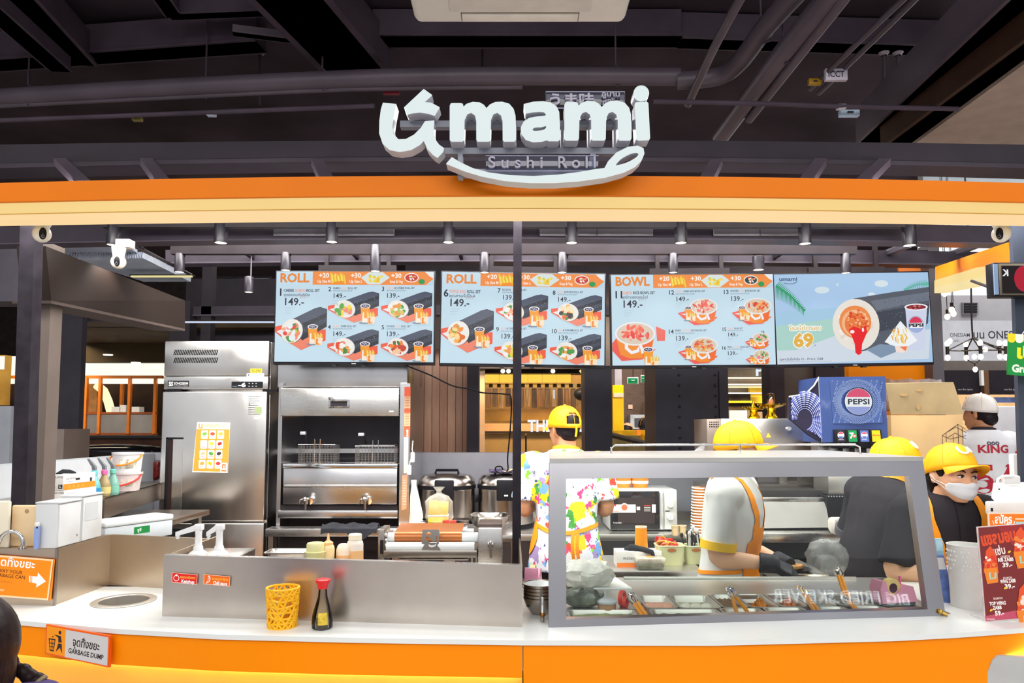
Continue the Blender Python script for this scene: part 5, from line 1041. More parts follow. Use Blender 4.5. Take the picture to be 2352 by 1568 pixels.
def lamp(label, x, y0, y1, wp, Y, grp, tilt=0, power=14, front=True):
    b = G(x, y1, Y); a = G(x, y0, Y); t = thing('track_light', label, 'spotlight', b, rot=(0, R(tilt), 0), group=grp); h = a.z-b.z; r = mm(wp, Y)/2
    MB().lathe([(.001, h), (r*.9, h), (r, h-.004), (r, .002), (r*.98, 0), (r*.86, 0), (r*.84, .008), (.001, .012)], (0, 0, 0), 24).build('can', mat('lamp_black', '26232a', .35, .2), t)
    MB().lathe([(.001, .004), (r*.85, .005), (r*.85, .0015), (.001, -.001)], (0, 0, 0), 20).build('lens', LENS, t)
    MB().cyl((r*.45, 0, h-.01), (r*.45, 0, max(h+.02, (G(x, 494, Y).z if front else G(x, 560, Y).z)-b.z)), .004, seg=6).build('stem', mat('lamp_stem', '6d6a72', .3, .6), t)
    MB().cyl((r*.45, -.003, h*.86), (r*.45+r*.6, -.003, h*.86), .007, seg=8).build('knuckle', BLACK2, t)
    l = bpy.data.lights.new('track_light_beam', 'SPOT'); l.energy = power; l.spot_size = R(95); l.spot_blend = .7; l.color = (1, .95, .87); l.shadow_soft_size = r
    o = bpy.data.objects.new('track_light_beam', l); COL.objects.link(o); o.parent = t; o.location = (0, 0, -.012); o.rotation_euler = (0 if front else R(28), 0, 0)
    return t
for lb, y_, Y, Yb in (('black track rail carrying the front row of lights', 494, 3.25, 3.42), ('black track rail carrying the rear row of lights', 560, 3.95, 4.32)):
    t = thing('track_rail', lb, 'rail', G(1176, y_, Y)); o_ = Vector(t.location); xa_, xb_ = G(240 if Y < 3.5 else 395, y_, Y).x, G(2110 if Y < 3.5 else 1965, y_, Y).x
    MB().box(xa_-o_.x, xb_-o_.x, -.018, .018, -.06, .03).build('rail', BLACK2, t)
    for q in range(6): x_ = xa_+(xb_-xa_)*(q+.5)/6-o_.x; MB().box(x_-.01, x_+.01, 0, Yb-Y+.01, .0, .03).build('bracket', BLACK2, t)
ORD = ['first', 'second', 'third', 'fourth', 'fifth', 'sixth', 'seventh', 'eighth', 'ninth']
for k, (x, y0, y1, w_) in enumerate(((259, 510, 563, 30), (507, 504, 558, 31), (762, 503, 556, 28), (1030, 503, 557, 28), (1313, 503, 558, 29), (1564, 503, 558, 29), (1849, 505, 560, 29), (2089, 507, 564, 31))):
    lamp('black cylinder track light, %s from the left in the front row' % ORD[k], x, y0, y1, w_, 3.25, 'front row of track lights', tilt=(3 if k == 0 else 0), power=14)
for k, (x, y0, y1, w_) in enumerate(((412, 582, 625, 23), (571, 635, 671, 20), (656, 580, 621, 23), (862, 562, 623, 24), (1113, 580, 626, 23), (1291, 580, 626, 23), (1546, 582, 626, 22), (1742, 588, 620, 27), (1943, 582, 627, 22))):
    lamp('small black cylinder track light, %s from the left in the rear row' % ORD[k], x, y0, y1, w_, 3.95, 'rear row of track lights', power=9, front=False)
def cctv(label, x, y, r_, Y, face, top=26, bracket=False):
    b = G(x, y, Y); t = thing('security_camera', label, 'security camera', b); s = Y/F; r = r_*s; CW = mat('camera_white', 'e8e2d2', .35)
    MB().ell((0, 0, 0), r, 24, 16).build('ball', CW, t)
    MB().lathe([(.001, top*s), (r*.95, top*s), (r*.95, top*s-.004), (r*.75, r*.75), (r*.5, r*.55), (.001, r*.5)], (0, 0, 0), 24).build('mount_cup', CW, t)
    f = Vector((math.sin(face), -math.cos(face), -.15)).normalized(); q = f.to_track_quat('Z', 'Y').to_matrix().to_4x4()
    MB().lathe([(.001, .12*r), (r*.3, .1*r), (r*.52, 0), (r*.54, -.06*r)], (0, 0, 0), 20, sx=.72, sy=1.3, M=Matrix.Translation(f*r*.93) @ q).build('face_plate', BPLAS, t)
    MB().lathe([(r*.12, .03), (r*.2, .028), (r*.2, .0), (.001, .0)], (0, 0, 0), 14, M=Matrix.Translation(f*r*.98+Vector((0, 0, -r*.35))) @ q @ Matrix.Scale(.2, 4, (0, 0, 1))).build('lens_ring', mat('lens_ring', '6a6a70', .2, .6), t)
    if bracket: MB().box(-r*.4, r*1.6, -.01, .04, top*s, top*s+.035, .003).build('bracket_box', mat('bracket_white', 'd6cfc8', .4), t); MB().box(r*.5, r*.7, .03, .43, top*s+.02, top*s+.03).build('bracket_arm', BLACK2, t)
    else: MB().cyl((0, 0, top*s), (0, 0, top*s+.05), r*.5, seg=12).build('mount_rod', CW, t)
cctv('white dome security camera under the fascia at far left', 96, 537, 20, 2.42, .7); cctv('white dome security camera on a bracket box below the left lights', 272, 601, 16.5, 3.0, .3, 34, True); cctv('white dome security camera under the fascia at far right', 2300, 537, 20, 2.42, -.8)
# sneeze guard
SG = mat('guard_steel', 'a9a8ac', .28, 1, var=.08, vs=2)
BLg, BRg = GZ(1260, 1441, 1.0), GZ(2172, 1414, 1.0); TLg = G(1262, 1052, BLg.y+.09); TRg = G(2119, 1050, BRg.y+.09); TRg.z = TLg.z
sgd = thing('sneeze_guard', 'steel framed glass sneeze guard over the topping pans', 'sneeze guard', BLg); GO = Vector(BLg)
def FP(u, v, d=0): a = BLg.lerp(BRg, u); b = TLg.lerp(TRg, u); return a.lerp(b, v)+Vector((0, d, 0))-GO
def gbar(nm, u0, v0, u1, v1, d0=0, d1=.032, uu=None):
    a = uu or (u0, u1); MB().hexa([FP(u0, v0, d0), FP(u1, v0, d0), FP(a[1], v1, d0), FP(a[0], v1, d0)], [FP(u0, v0, d1), FP(u1, v0, d1), FP(a[1], v1, d1), FP(a[0], v1, d1)]).build(nm, SG, sgd)
gbar('left_upright', 0, .0, .042, .97); gbar('right_upright', .955, 0, 1, .97); gbar('bottom_rail', .042, 0, .955, .042); gbar('top_rail', .042, .872, .955, .97)
MB().hexa([FP(.03, .05, .014), FP(.965, .05, .014), FP(.965, .88, .014), FP(.03, .88, .014)], [FP(.03, .05, .0155), FP(.965, .05, .0155), FP(.965, .88, .0155), FP(.03, .88, .0155)]).build('glass_pane', glass('guard_glass', 'f6faf8', ior=1.33), sgd)
q = [FP(0, .97, -.002), FP(1, .97, -.002), FP(1, .97, -.002)+Vector((-.06, .62, 0)), FP(0, .97, -.002)+Vector((.03, .62, 0))]
MB().hexa(q, [p+Vector((0, 0, .014)) for p in q]).build('top_shelf', STEELH, sgd)
zr_ = FP(0, .97).z+.014
rp_ = [Vector((lp(sgd, x, 1058, 2.62).x, 2.62-GO.y, zr_+dz)) for x, dz in ((1404, 0), (1404, .022), (1412, .032), (1700, .034), (1965, .034), (1976, .026), (1977, 0))]
MB().tube(rp_, .004, 8).build('shelf_rail', CHROME, sgd); MB().cyl((rp_[3].x, rp_[3].y, zr_), (rp_[3].x, rp_[3].y, zr_+.034), .004, seg=8).build('rail_post', CHROME, sgd)
MB().ell(FP(.985, .03, -.006), .008, 10, 8).cyl(FP(.985, .03, -.006), FP(1.0, .01, -.012), .005, seg=8).build('corner_latch', mat('brass', 'c9a24a', .3, .9), sgd)
# prep table with topping pans
TZ = .99
pt = thing('prep_table', 'stainless steel topping table with sunken food pans behind the guard', 'prep table', (.7, 2.2, 0)); PTO = Vector((.7, 2.2, 0))
P2 = lambda x, y: (lambda a: (a.x-PTO.x, a.y-PTO.y))(GZ(x, y, TZ))
outer = [P2(1268, 1438), P2(2152, 1418), (.80, .73), (-.55, .73)]
holeL = [P2(1302, 1433), P2(2056, 1416), P2(2028, 1367), P2(1474, 1367), P2(1470, 1399), P2(1308, 1399)]
tb = curve2d(outer, [holeL], .012, 0, z=TZ-.006); MB().add(tb.v, tb.f).build('table_top', STEELH, pt)
MB().box(-.5, .7, .12, .7, .1, .82).build('cabinet', STEELD, pt)
for sx in (-.5, .7):
    for yy in (.15, .69): MB().box(sx-.02, sx+.02, yy-.02, yy+.02, 0, TZ-.012).build('leg', STEELD, pt)
MB().box(P2(1440, 1340)[0], P2(1990, 1340)[0], P2(1500, 1330)[1], P2(1500, 1330)[1]+.012, TZ, TZ+.009, .002).build('raised_ledge', STEELH, pt)
PANS = [('back', 1474, 1546, 1368, 1398, 'e8a08a', 'shrimp', 'topping pan of pink crab sticks, left end of the back row'), ('back', 1548, 1642, 1368, 1398, 'd9d6b8', 'egg', 'topping pan of pale boiled eggs, second in the back row'), ('back', 1644, 1702, 1366, 1397, '8a6a4a', 'mix', 'topping pan of brown mix, third in the back row'), ('back', 1704, 1770, 1365, 1396, 'e88a2a', 'roe', 'topping pan of orange fish roe, fourth in the back row'), ('back', 1772, 1834, 1364, 1394, 'e07a30', 'roe', 'topping pan of orange roe heap, fifth in the back row'), ('back', 1836, 1900, 1363, 1392, '6a5a58', 'none', 'empty topping pan, sixth in the back row'), ('back', 1902, 1962, 1362, 1391, '70605c', 'none', 'empty topping pan, seventh in the back row'), ('back', 1964, 2028, 1361, 1390, '9a7a6c', 'none', 'empty topping pan, right end of the back row'),
    ('front', 1306, 1468, 1401, 1432, '8f9464', 'leaf', 'long topping pan of green leaves, left end of the front row'), ('front', 1500, 1662, 1400, 1431, '9a8c64', 'leaf', 'long topping pan of sprouts, second in the front row'), ('front', 1666, 1764, 1398, 1428, 'c69a34', 'corn', 'topping pan of yellow corn, third in the front row'), ('front', 1768, 1866, 1396, 1425, 'a98a74', 'none', 'empty topping pan, fourth in the front row'), ('front', 1890, 1962, 1394, 1421, 'a07860', 'none', 'topping pan of brown sauce, fifth in the front row'), ('front', 1974, 2050, 1392, 1418, '6a6664', 'scrap', 'topping pan with white scraps, right end of the front row')]
for row, x0, x1, y0, y1, c, kind, lb in PANS:
    a, b = GZ(x0, y1, TZ), GZ(x1, y1, TZ); cN = GZ((x0+x1)/2, y0, TZ); cx = (GZ(x0, (y0+y1)/2, TZ).x+GZ(x1, (y0+y1)/2, TZ).x)/2; wy = (cN.y-GZ((x0+x1)/2, y1, TZ).y)/2; wx = (GZ(x1, (y0+y1)/2, TZ).x-GZ(x0, (y0+y1)/2, TZ).x)/2
    t = thing('topping_pan', lb, 'food pan', (cx, cN.y-wy, TZ-.08), group='topping pans behind the guard'); gnpan(t, wx+.001, wy+.001, .083, .062, m=mat('pan_steel', 'cfccc6', .42, .75, var=.05), r=.02)
    rnd = random.Random(x0); cm_ = mat('food_'+kind+c, c, .55, var=.35, vs=90, bump=.3)
    if kind in ('roe',):
        mb = MB()
        for _ in range(60): a_ = rnd.uniform(0, 6.28); q_ = rnd.random(); mb.ell((.3*wx+wx*.45*q_*math.cos(a_), wy*.5*q_*math.sin(a_), .058+.03*(1-q_)), .006, 6, 4)
        mb.build('fish_roe', cm_, t, kind='stuff'); MB().box(-wx*.8, wx*.8, -wy*.8, wy*.8, .045, .055).build('bed', mat('food_bed', '9a5a34', .5), t)
    elif kind in ('egg', 'shrimp'):
        MB().box(-wx*.8, wx*.8, -wy*.8, wy*.8, .045, .062).build('bed', cm_, t)
        for k in range(3): MB().ell((-wx*.5+k*wx*.5, -wy*.25, .07), (.02 if kind == 'egg' else .028, .013, .013), 12, 8).build('egg' if kind == 'egg' else 'crab_stick', mat('food_top'+kind, 'f2efe2' if kind == 'egg' else 'f0b49c', .4), t)
    else:
        g_ = [[Vector((-wx*.86+1.72*wx*i/12, -wy*.84+1.68*wy*j/6, .062+.006*rnd.random()+(.006 if kind != 'none' else -.03))) for i in range(13)] for j in range(7)]
        MB().sheet(g_, (0, 0, -.012)).build('filling', cm_, t)
        if kind in ('leaf', 'scrap'):
            for k in range(2): MB().box(-.012, .012, -.004, .004, 0, .006, .002, M=Matrix.Translation((wx*rnd.uniform(.0, .6), -wy*.5, .076)) @ Matrix.Rotation(rnd.uniform(-.6, .6), 4, 'Z')).build('sprout', mat('sprout', 'eee6b8', .4), t)
def tongs(label, lo, hi, spread=.006, head=.3):
    gy = BLg.y+(BRg.y-BLg.y)*(lo[0]-1260)/912; lo = (lo[0], lo[1], max(lo[2], gy+.07)); hi = (hi[0], hi[1], max(hi[2], gy+.2))
    a = G(lo[0], lo[1], lo[2]); b = G(hi[0], hi[1], hi[2]); t = thing('serving_tongs', label, 'tongs', a); d = b-a; n = d.cross(Vector((0, 1, 0))).normalized()
    OT = mat('tongs_orange', 'f09a14', .35)
    for sgn_ in (-1, 1):
        w0 = n*spread*sgn_; w1 = n*.006*sgn_; e = d*(1-head)
        MB().tube([w0, d*.3+w0*.8, e+w1], [.0055, .0065, .005], 8).build('handle', OT, t); MB().tube([e+w1, d*.85+w1*1.6, d+w1*1.2], [.005, .008, .007], 8).build('arm', CHROME, t)
    MB().ell(d, .010, 10, 6).build('pivot', CHROME, t)
tongs('orange handled tongs on the left pans beside the red tape', (1487, 1424, 2.19), (1448, 1366, 2.42), .007, .34)
tongs('orange handled tongs spread open over the corn pan', (1712, 1418, 2.2), (1676, 1352, 2.5), .022, .3)
tongs('orange handled tongs lying right of the roe pans', (1882, 1412, 2.22), (1838, 1350, 2.52), .010, .26)
tongs('orange handled tongs on the right end of the pans', (1978, 1410, 2.24), (1940, 1372, 2.42), .004, .28)
tongs('orange handled tongs leaning upright before the black shirt', (1946, 1375, 2.5), (1924, 1308, 2.62), .008, .22)
# pink tape dispensers
def tape(label, loc, rz, sc):
    t = thing('tape_dispenser', label, 'tape dispenser', loc, rz); PK = mat('tape_pink', 'f0a2c4', .3); k = sc
    prof = [(-.065*k, .012*k), (.075*k, .012*k), (.06*k, .062*k), (.03*k, .068*k), (.012*k, .05*k), (-.01*k, .034*k), (-.035*k, .04*k), (-.05*k, .085*k), (-.062*k, .085*k), (-.072*k, .06*k)]
    MB().prism(prof, -.026*k, .026*k).build('body', PK, t); MB().box(-.06*k, .07*k, -.024*k, .024*k, 0, .012*k, .003).build('base', mat('tape_base', '5a5a60', .5), t)
    M_ = Matrix.Translation((-.008*k, 0, .058*k)) @ Matrix.Rotation(R(90), 4, 'X')
    MB().lathe([(.016*k, -.011*k), (.031*k, -.011*k), (.031*k, .011*k), (.016*k, .011*k), (.016*k, -.011*k)], (0, 0, 0), 28, M=M_).build('tape_roll', mat('tape_yellow', 'ecd28c', .3), t); MB().lathe([(.001, -.012*k), (.016*k, -.012*k), (.016*k, .012*k), (.001, .012*k)], (0, 0, 0), 16, M=M_).build('hub', mat('tape_hub', '4a2a40', .4), t)
    MB().box(.026*k, .032*k, -.004, .004, .055*k, .095*k, .002).build('cutter', mat('tape_hot', 'e86aa8', .3), t)
    return t
tape('pink tape dispenser with a cream roll at the right end of the pans', GZ(2052, 1388, TZ+.001), R(14), 1.0); tape('pink tape dispenser standing by the middle post', GZ(1225, 1346, 1.001), R(80), .9)
# bowl stack
bl = GZ(1240, 1408, 1.0); br = mm(38, bl.y)
for k in range(5):
    t = thing('steel_bowl', ['bottom steel bowl of the stack beside the guard', 'second steel bowl from the bottom of the stack', 'middle steel bowl of the stack', 'second steel bowl from the top of the stack', 'top white lined steel bowl of the stack'][k], 'bowl', (bl.x, bl.y, 1.0+k*.0105), group='stack of steel bowls')
    MB().lathe([(.001, 0), (.024, 0), (.028, .003), (.042, .02), (br, .05), (br+.001, .0535), (br-.002, .0535), (br-.003, .05), (.04, .022), (.026, .006), (.001, .005)], (0, 0, 0), 32).build('bowl', mat('bowl_metal', 'b4aca4', .25, 1), t)
    if k == 4: MB().lathe([(.001, .008), (.026, .008), (.039, .022), (br-.004, .0505), (br-.0035, .051), (.001, .012)], (0, 0, 0), 32).build('lining', mat('bowl_lining', 'dfe5e6', .25), t)
t = thing('tap_valve', 'small brass and steel valve in front of the bowl stack', 'valve', GZ(1246, 1428, 1.0)); MB().cyl((0, 0, 0), (0, 0, .02), .006, seg=10).build('stem', STEELD, t); MB().ell((0, 0, .022), .009, 10, 8).build('valve_ball', mat('brass2', '9a6a3a', .3, .9), t); MB().box(-.004, .004, -.008, .008, .028, .075, .002).build('lever', CHROME, t)
# bags and small goods at the left end of the table
rnd = random.Random(9)
def baggy(name, label, cat, c, r, m, n=20, crumple=.16, extra=None):
    t = thing(name, label, cat, c); rg = []; rr = random.Random(int(c[0]*1000)); K = 9
    for k in range(K+1):
        a = -math.pi/2+math.pi*k/K; cr = max(math.cos(a), .05)**.6
        rg.append([Vector((r[0]*cr*(1+crumple*rr.uniform(-1, 1))*math.cos(2*math.pi*i/n), r[1]*cr*(1+crumple*rr.uniform(-1, 1))*math.sin(2*math.pi*i/n), r[2]*(1+math.sin(a))*(1+crumple*.6*rr.uniform(-1, 1)))) for i in range(n)])
    MB().loft(rg).build('bag_film', m, t, smooth=25)
    return t
t = baggy('plastic_bag', 'white plastic bag of supplies at the left end of the guard', 'bag', (GZ(1350, 1352, TZ).x, GZ(1350, 1352, TZ).y+.06, TZ), (.105, .1, .045), film('bag_white', 'e4e4de', .85, .25))
MB().box(-.08, .08, -.06, .06, .005, .045, .01).build('contents', mat('bag_contents', 'd8d6ca', .6), t)
t = baggy('plastic_bag', 'dark grey plastic bag in front of the white bag', 'bag', (GZ(1338, 1396, TZ).x, GZ(1338, 1396, TZ).y+.02, TZ), (.062, .04, .03), mat('bag_dark', '6f7468', .25, var=.5, vs=25))
MB().cyl((.055, 0, .03), (.075, -.005, .045), .012, .004, 8).build('knot', MATS['bag_dark'], t)
b = GZ(1394, 1397, TZ); t = thing('lidded_jar', 'small jar with a grey spouted lid beside the dark bag', 'jar', (b.x, b.y, TZ)); MB().lathe([(.001, 0), (.03, 0), (.031, .02), (.001, .02)], (0, 0, 0), 20).build('jar', mat('jar_brown', 'b88a68', .3), t); MB().lathe([(.001, .02), (.034, .02), (.034, .026), (.02, .032), (.001, .033)], (0, 0, 0), 20).build('lid', mat('lid_grey', 'b9c0c8', .4), t); MB().cyl((-.004, 0, .03), (-.006, 0, .06), .004, .003, 8).build('spout', MATS['lid_grey'], t)
b = GZ(1434, 1396, TZ); t = thing('tape_roll', 'red tape rolls standing beside the left tongs', 'tape', (b.x, b.y+.02, TZ), R(60))
for q, rr_ in ((-.012, .018), (.006, .026)):
    MB().lathe([(rr_*.72, -.006), (rr_, -.006), (rr_, .006), (rr_*.72, .006), (rr_*.72, -.006)], (0, 0, 0), 26, M=Matrix.Translation((q, q, rr_)) @ Matrix.Rotation(R(90), 4, 'X')).build('roll', mat('tape_red', 'd8382e', .3), t)
t = thing('chopping_sheet', 'white plastic board lying under the white bag', 'board', (GZ(1385, 1345, TZ).x, GZ(1385, 1345, TZ).y, TZ)); MB().prismz([(-.12, -.06), (.10, -.06), (.06, .16), (-.12, .16)], .0005, .006).build('board', WPLAS, t); MB().prismz([(.04, .12), (.055, .12), (.05, .145), (.04, .145)], .006, .0065).build('hole', GPLAS, t)
# middle shelf with packaging
ms = thing('packing_shelf', 'low steel shelf holding cutlery baskets behind the guard', 'shelf', (G(1520, 1305, 3.4).x, 3.4, 0)); MZ = .92
MB().box(-.23, .2, 0, .42, MZ-.012, MZ, .002).build('top', STEELH, ms); MB().box(-.23, .2, 0, .012, MZ-.05, MZ-.01).build('front_lip', STEEL, ms); MB().box(-.21, .18, .03, .4, .2, .5).build('cabinet', STEELD, ms)
for sx in (-.21, .18):
    for yy in (.03, .4): MB().box(sx-.012, sx+.012, yy-.012, yy+.012, 0, MZ-.01).build('leg', STEEL, ms)
t = thing('glove_box', 'white and orange glove box with black gloves, on the packing shelf', 'box', (G(1467, 1297, 3.52).x, 3.55, MZ)); w_ = .108
MB().box(-w_, w_, -.05, .06, 0, .072, .001).build('carton', GLV, t); p = Print(0, 0, 1); p.rect(-w_, -.02, w_, 0, 'f07a1c'); p.text('waterproof', -.08, -.035, .024, '666666', .0, slant=.15); p.rect(-.02, -.015, -.008, -.004, '7a3a10'); p.text('carefree', .05, -.045, .018, '888888'); p.build('front_print', PRT, t, loc=(0, -.0505, 0))
MB().tube([(-.06, .0, .075), (-.03, -.02, .09), (.0, -.03, .086), (.03, -.05, .08), (.06, -.055, .072), (.07, -.056, .05)], [.01, .016, .012, .014, .012, .006], 8).build('black_glove', mat('glove_black', '2a2b30', .6), t)
def tub(label, x0, x1, y0, y1, Y):
    b = G((x0+x1)/2, y1, Y); t = thing('handled_tub', label, 'tub', (b.x, Y, MZ)); wb_, wt_, h = mm(x1-x0, Y)*.43, mm(x1-x0, Y)*.5, mm(y1-y0, Y); TC = mat('tub_cream', 'd6d8a8', .4)
    def rr(ax, ay, z, rad):
        o = []
        for cx, cy, a in ((ax-rad, ay-rad, 0), (-ax+rad, ay-rad, 90), (-ax+rad, -ay+rad, 180), (ax-rad, -ay+rad, 270)): o += [Vector((cx+rad*math.cos(R(a+q*30)), cy+rad*math.sin(R(a+q*30)), z)) for q in range(4)]
        return o
    MB().loft([rr(wb_, wb_*.8, 0, .02), rr(wt_, wt_*.8, h, .02), rr(wt_-.003, wt_*.8-.003, h, .018), rr(wb_-.003, wb_*.8-.003, .004, .018)], True, True).build('tub_wall', TC, t)
    MB().tube([Vector((p.x, p.y, h)) for p in rr(wt_, wt_*.8, h, .02)], .0035, 6, closed=True).build('rim', TC, t); MB().lathe([(.001, 0), (.022, 0), (.022, .0012), (.001, .0012)], (0, 0, 0), 18, sy=.4, M=Matrix.Translation((0, -wt_*.78-.0035, h*.8)) @ Matrix.Rotation(R(90), 4, 'X')).build('grip_hole', mat('grip_dark', 'b06a34', .6), t)
    return t, h, wt_
t1, h1, w1_ = tub('cream tub of red and yellow sauce sachets', 1507, 1569, 1250, 1293, 3.58); rnd = random.Random(11)
for k in range(16):
    a = Vector((rnd.uniform(-.045, .045), rnd.uniform(-.035, .035), h1-.01+rnd.uniform(0, .028))); t = MB().box(-.022, .022, -.003, .003, -.014, .014, .002, M=Matrix.Translation(a) @ Matrix.Rotation(rnd.uniform(-1, 1), 4, 'Y') @ Matrix.Rotation(rnd.uniform(-1, 1), 4, 'X')).build('sauce_sachet', mat('sachet_%d' % (k % 3), ['d8302c', 'e8a42c', 'e4513c'][k % 3], .3), None, loc=t1.location)
    tag(t, 'small foil sauce sachet in the cream tub', 'sachet', 'sauce sachets in the tub')
t2, h2, w2_ = tub('cream tub of wrapped plastic cutlery', 1571, 1618, 1252, 1292, 3.6)
for k in range(14):
    x, y = rnd.uniform(-.04, .04), rnd.uniform(-.03, .03); d = Vector((rnd.uniform(-.025, .025), rnd.uniform(-.02, .02), .10+rnd.uniform(-.02, .03)))
    mb = MB().tube([Vector((x*.7, y*.7, .03)), Vector((x, y, .03))+d*.7, Vector((x, y, .03))+d], [.004, .004, .003], 6).ell(Vector((x, y, .03))+d*1.08, (.009, .006, .014), 8, 6)
    tag(mb.build('wrapped_cutlery', mat('cutlery_wrap' if k % 2 else 'cutlery_black', 'd8d8d8' if k % 2 else '2c2a2e', .25), None, loc=t2.location), 'wrapped plastic spoon standing in the cream tub', 'cutlery', 'wrapped cutlery in the tub')
t = thing('salad_box', 'clear plastic box of dark seaweed salad on the packing shelf', 'box', (G(1496, 1305, 3.43).x, 3.47, MZ)); MB().box(-.06, .06, -.04, .04, .004, .03, .006).build('seaweed', mat('seaweed', '4a4a2c', .6, var=.6, vs=60), t); MB().box(-.066, .066, -.045, .045, 0, .034, .008).build('tray', film('clear_tray', 'd8d4c4', .25, .08), t); MB().box(-.07, .07, -.048, .048, .034, .055, .008).build('lid', film('clear_lid', 'e6dccc', .45, .1), t); MB().lathe([(.001, 0), (.02, 0), (.02, .0008), (.001, .0008)], (0, 0, .0555), 16, sy=.6).build('sticker', mat('sticker_orange', 'f0923a', .4), t)
t = lathe_thing('paper_cup', 'upside down orange paper cup on the glove box', 'cup', 1473, 1262, 3.55, (('cup', mat('cup_orange', 'f79a10', .4), [(.1, 0), (15, 0), (13, 50), (.1, 50)]), ('cup_base', mat('cup_white', 'eeeae2', .5), [(12.2, 50), (13.2, 50), (13.2, 53), (12.2, 53)])), z=MZ+.073)
for k, (x, y) in enumerate(((1551, 1226), (1568, 1212))): lathe_thing('wooden_cup', ['beige cup just behind the sachet tub', 'beige cup behind the wrapped cutlery'][k], 'cup', x, y, 4.36, (('cup', mat('cup_beige', 'd9bd90', .5), [(.1, 0), (7, 0), (8.5, 22), (7.5, 22), (6.3, 2), (.1, 2)]), ('rim', mat('cup_rim', 'e8d4b0', .5), [(7.5, 21), (9, 21), (9, 23), (7.5, 23)])), z=BZ)
# microwave, orange bowls, cup stack
MWY = 4.52
mw = thing('microwave_oven', 'silver microwave oven with a black glass door', 'microwave', (G(1478, 1208, MWY).x, MWY, BZ)); w_ = mm(154, MWY)/2; h = mm(94, MWY); MWM = mat('microwave_silver', 'd3d3d2', .35, .2)
MB().box(-w_, w_, 0, .34, .01, h, .006).build('casing', MWM, mw)
for sx in (-1, 1): MB().cyl((sx*.17, .04, 0), (sx*.17, .04, .012), .012, seg=10).build('foot', BPLAS, mw)
xd = w_-mm(30, MWY); MB().box(-w_+.004, xd-.03, -.012, .0, .014, h-.008, .004).build('door', mat('oven_glass', '221d20', .08, coat=.5), mw); MB().box(-w_+.05, xd-.06, -.0125, -.011, .05, h-.05).build('door_window', mat('oven_window', '3a3030', .1), mw)
MB().box(xd-.028, xd-.004, -.02, .0, .012, h-.01, .008, seg=3).build('door_handle', mat('handle_silver', 'dcdcde', .25, .6), mw)
MB().box(xd, w_-.002, -.008, 0, .014, h-.01, .003).build('control_panel', MWM, mw)
for z in (h*.64, h*.34): k = MB().cyl((xd+.036, -.008, z), (xd+.036, -.024, z), .018, .016, 20).build('dial', mat('dial_silver', 'e6e6e4', .3), mw); MB().box(xd+.035, xd+.037, -.026, -.024, z-.014, z+.014).build('dial_mark', GPLAS, k)
MB().box(xd+.006, xd+.034, -.0095, -.008, h*.48, h*.5).build('button', BPLAS, mw)
def dm(p):
    p.rect(1405, 1158, 1460, 1177, 'e6e0dc'); p.ell(1434, 1164, 9, 9, 'e6e0dc'); p.ell(1434, 1165, 7, 7, 'e0704a'); p.rect(1405, 1158, 1415, 1162, 'd8382c'); p.rect(1407, 1173, 1422, 1174.5, 'd08a80'); p.rect(1462, 1163, 1470, 1171, 'd8d4d0')
    for i in range(4): p.rect(1479, 1160+i*4, 1494, 1161.5+i*4, 'c8403a' if i == 0 else 'c9c4c0')
    p.rect(1497, 1158, 1506, 1177, 'e2d8d6'); p.text('TOSHIBA', 1407, 1202, 5, 'c8c8c8', .01)
sticker('door_sticker', mw, 1400, 1150, 1510, 1205, MWY-.012, dm, out=.0015)
OB = mat('bowl_orange', 'f0922a', .45)
for k, x in enumerate((1430, 1470)): lathe_thing('paper_bowl', ['left orange paper bowl on the microwave', 'right orange paper bowl on the microwave'][k], 'bowl', x, 1116, 4.68, (('bowl', OB, [(.1, 0), (17, 0), (20.5, 24), (19.5, 24), (16, 1), (.1, 1)]), ('rim', mat('rim_white', 'f0ece4', .4), [(19.6, 23), (21.4, 23), (21.4, 25.5), (19.6, 25.5)]), ('printed_mark', mat('mark_white', 'f6eee4', .5), [(19, 9), (19.7, 14), (19.9, 16), (19.2, 11)])), z=BZ+h)
ck = random.Random(6); CY = 4.34; cx = G(1604, 1205, CY).x
for k in range(17):
    lathe_thing('paper_bowl', 'orange striped paper bowl, %s up the tall stack behind the white shirt' % ['first', 'second', 'third', 'fourth', 'fifth', 'sixth', 'seventh', 'eighth', 'ninth', 'tenth', 'eleventh', 'twelfth', 'thirteenth', 'fourteenth', 'fifteenth', 'sixteenth', 'seventeenth'][k], 'bowl', 1608+k*.3, 1205, CY, (('bowl', OB, [(.1, 0), (17, 0), (20, 6), (19, 6), (16, .6), (.1, .6)]), ('rim', MATS['rim_white'], [(19.4, 5), (22, 5), (22, 7.4), (19.4, 7.4)])), z=BZ+k*6.4*CY/F)['group'] = 'tall stack of paper bowls'
t = thing('clear_bag', 'clear plastic bag hanging beside the dark column', 'bag', G(1622, 1050, 4.34)); MB().sheet([[Vector((-.11+.02*i, -.02+.01*math.sin(i*1.3+j), -.02+.022*j*min(1, .25+.16*i))) for i in range(7)] for j in range(6)], (0, .004, 0)).build('film', film('bag_film2', 'd6d8da', .35, .15), t); MB().box(.03, .042, -.02, -.005, -.1, .09, .003).build('clip_strip', mat('clip_pink', 'e2c4b4', .4), t)
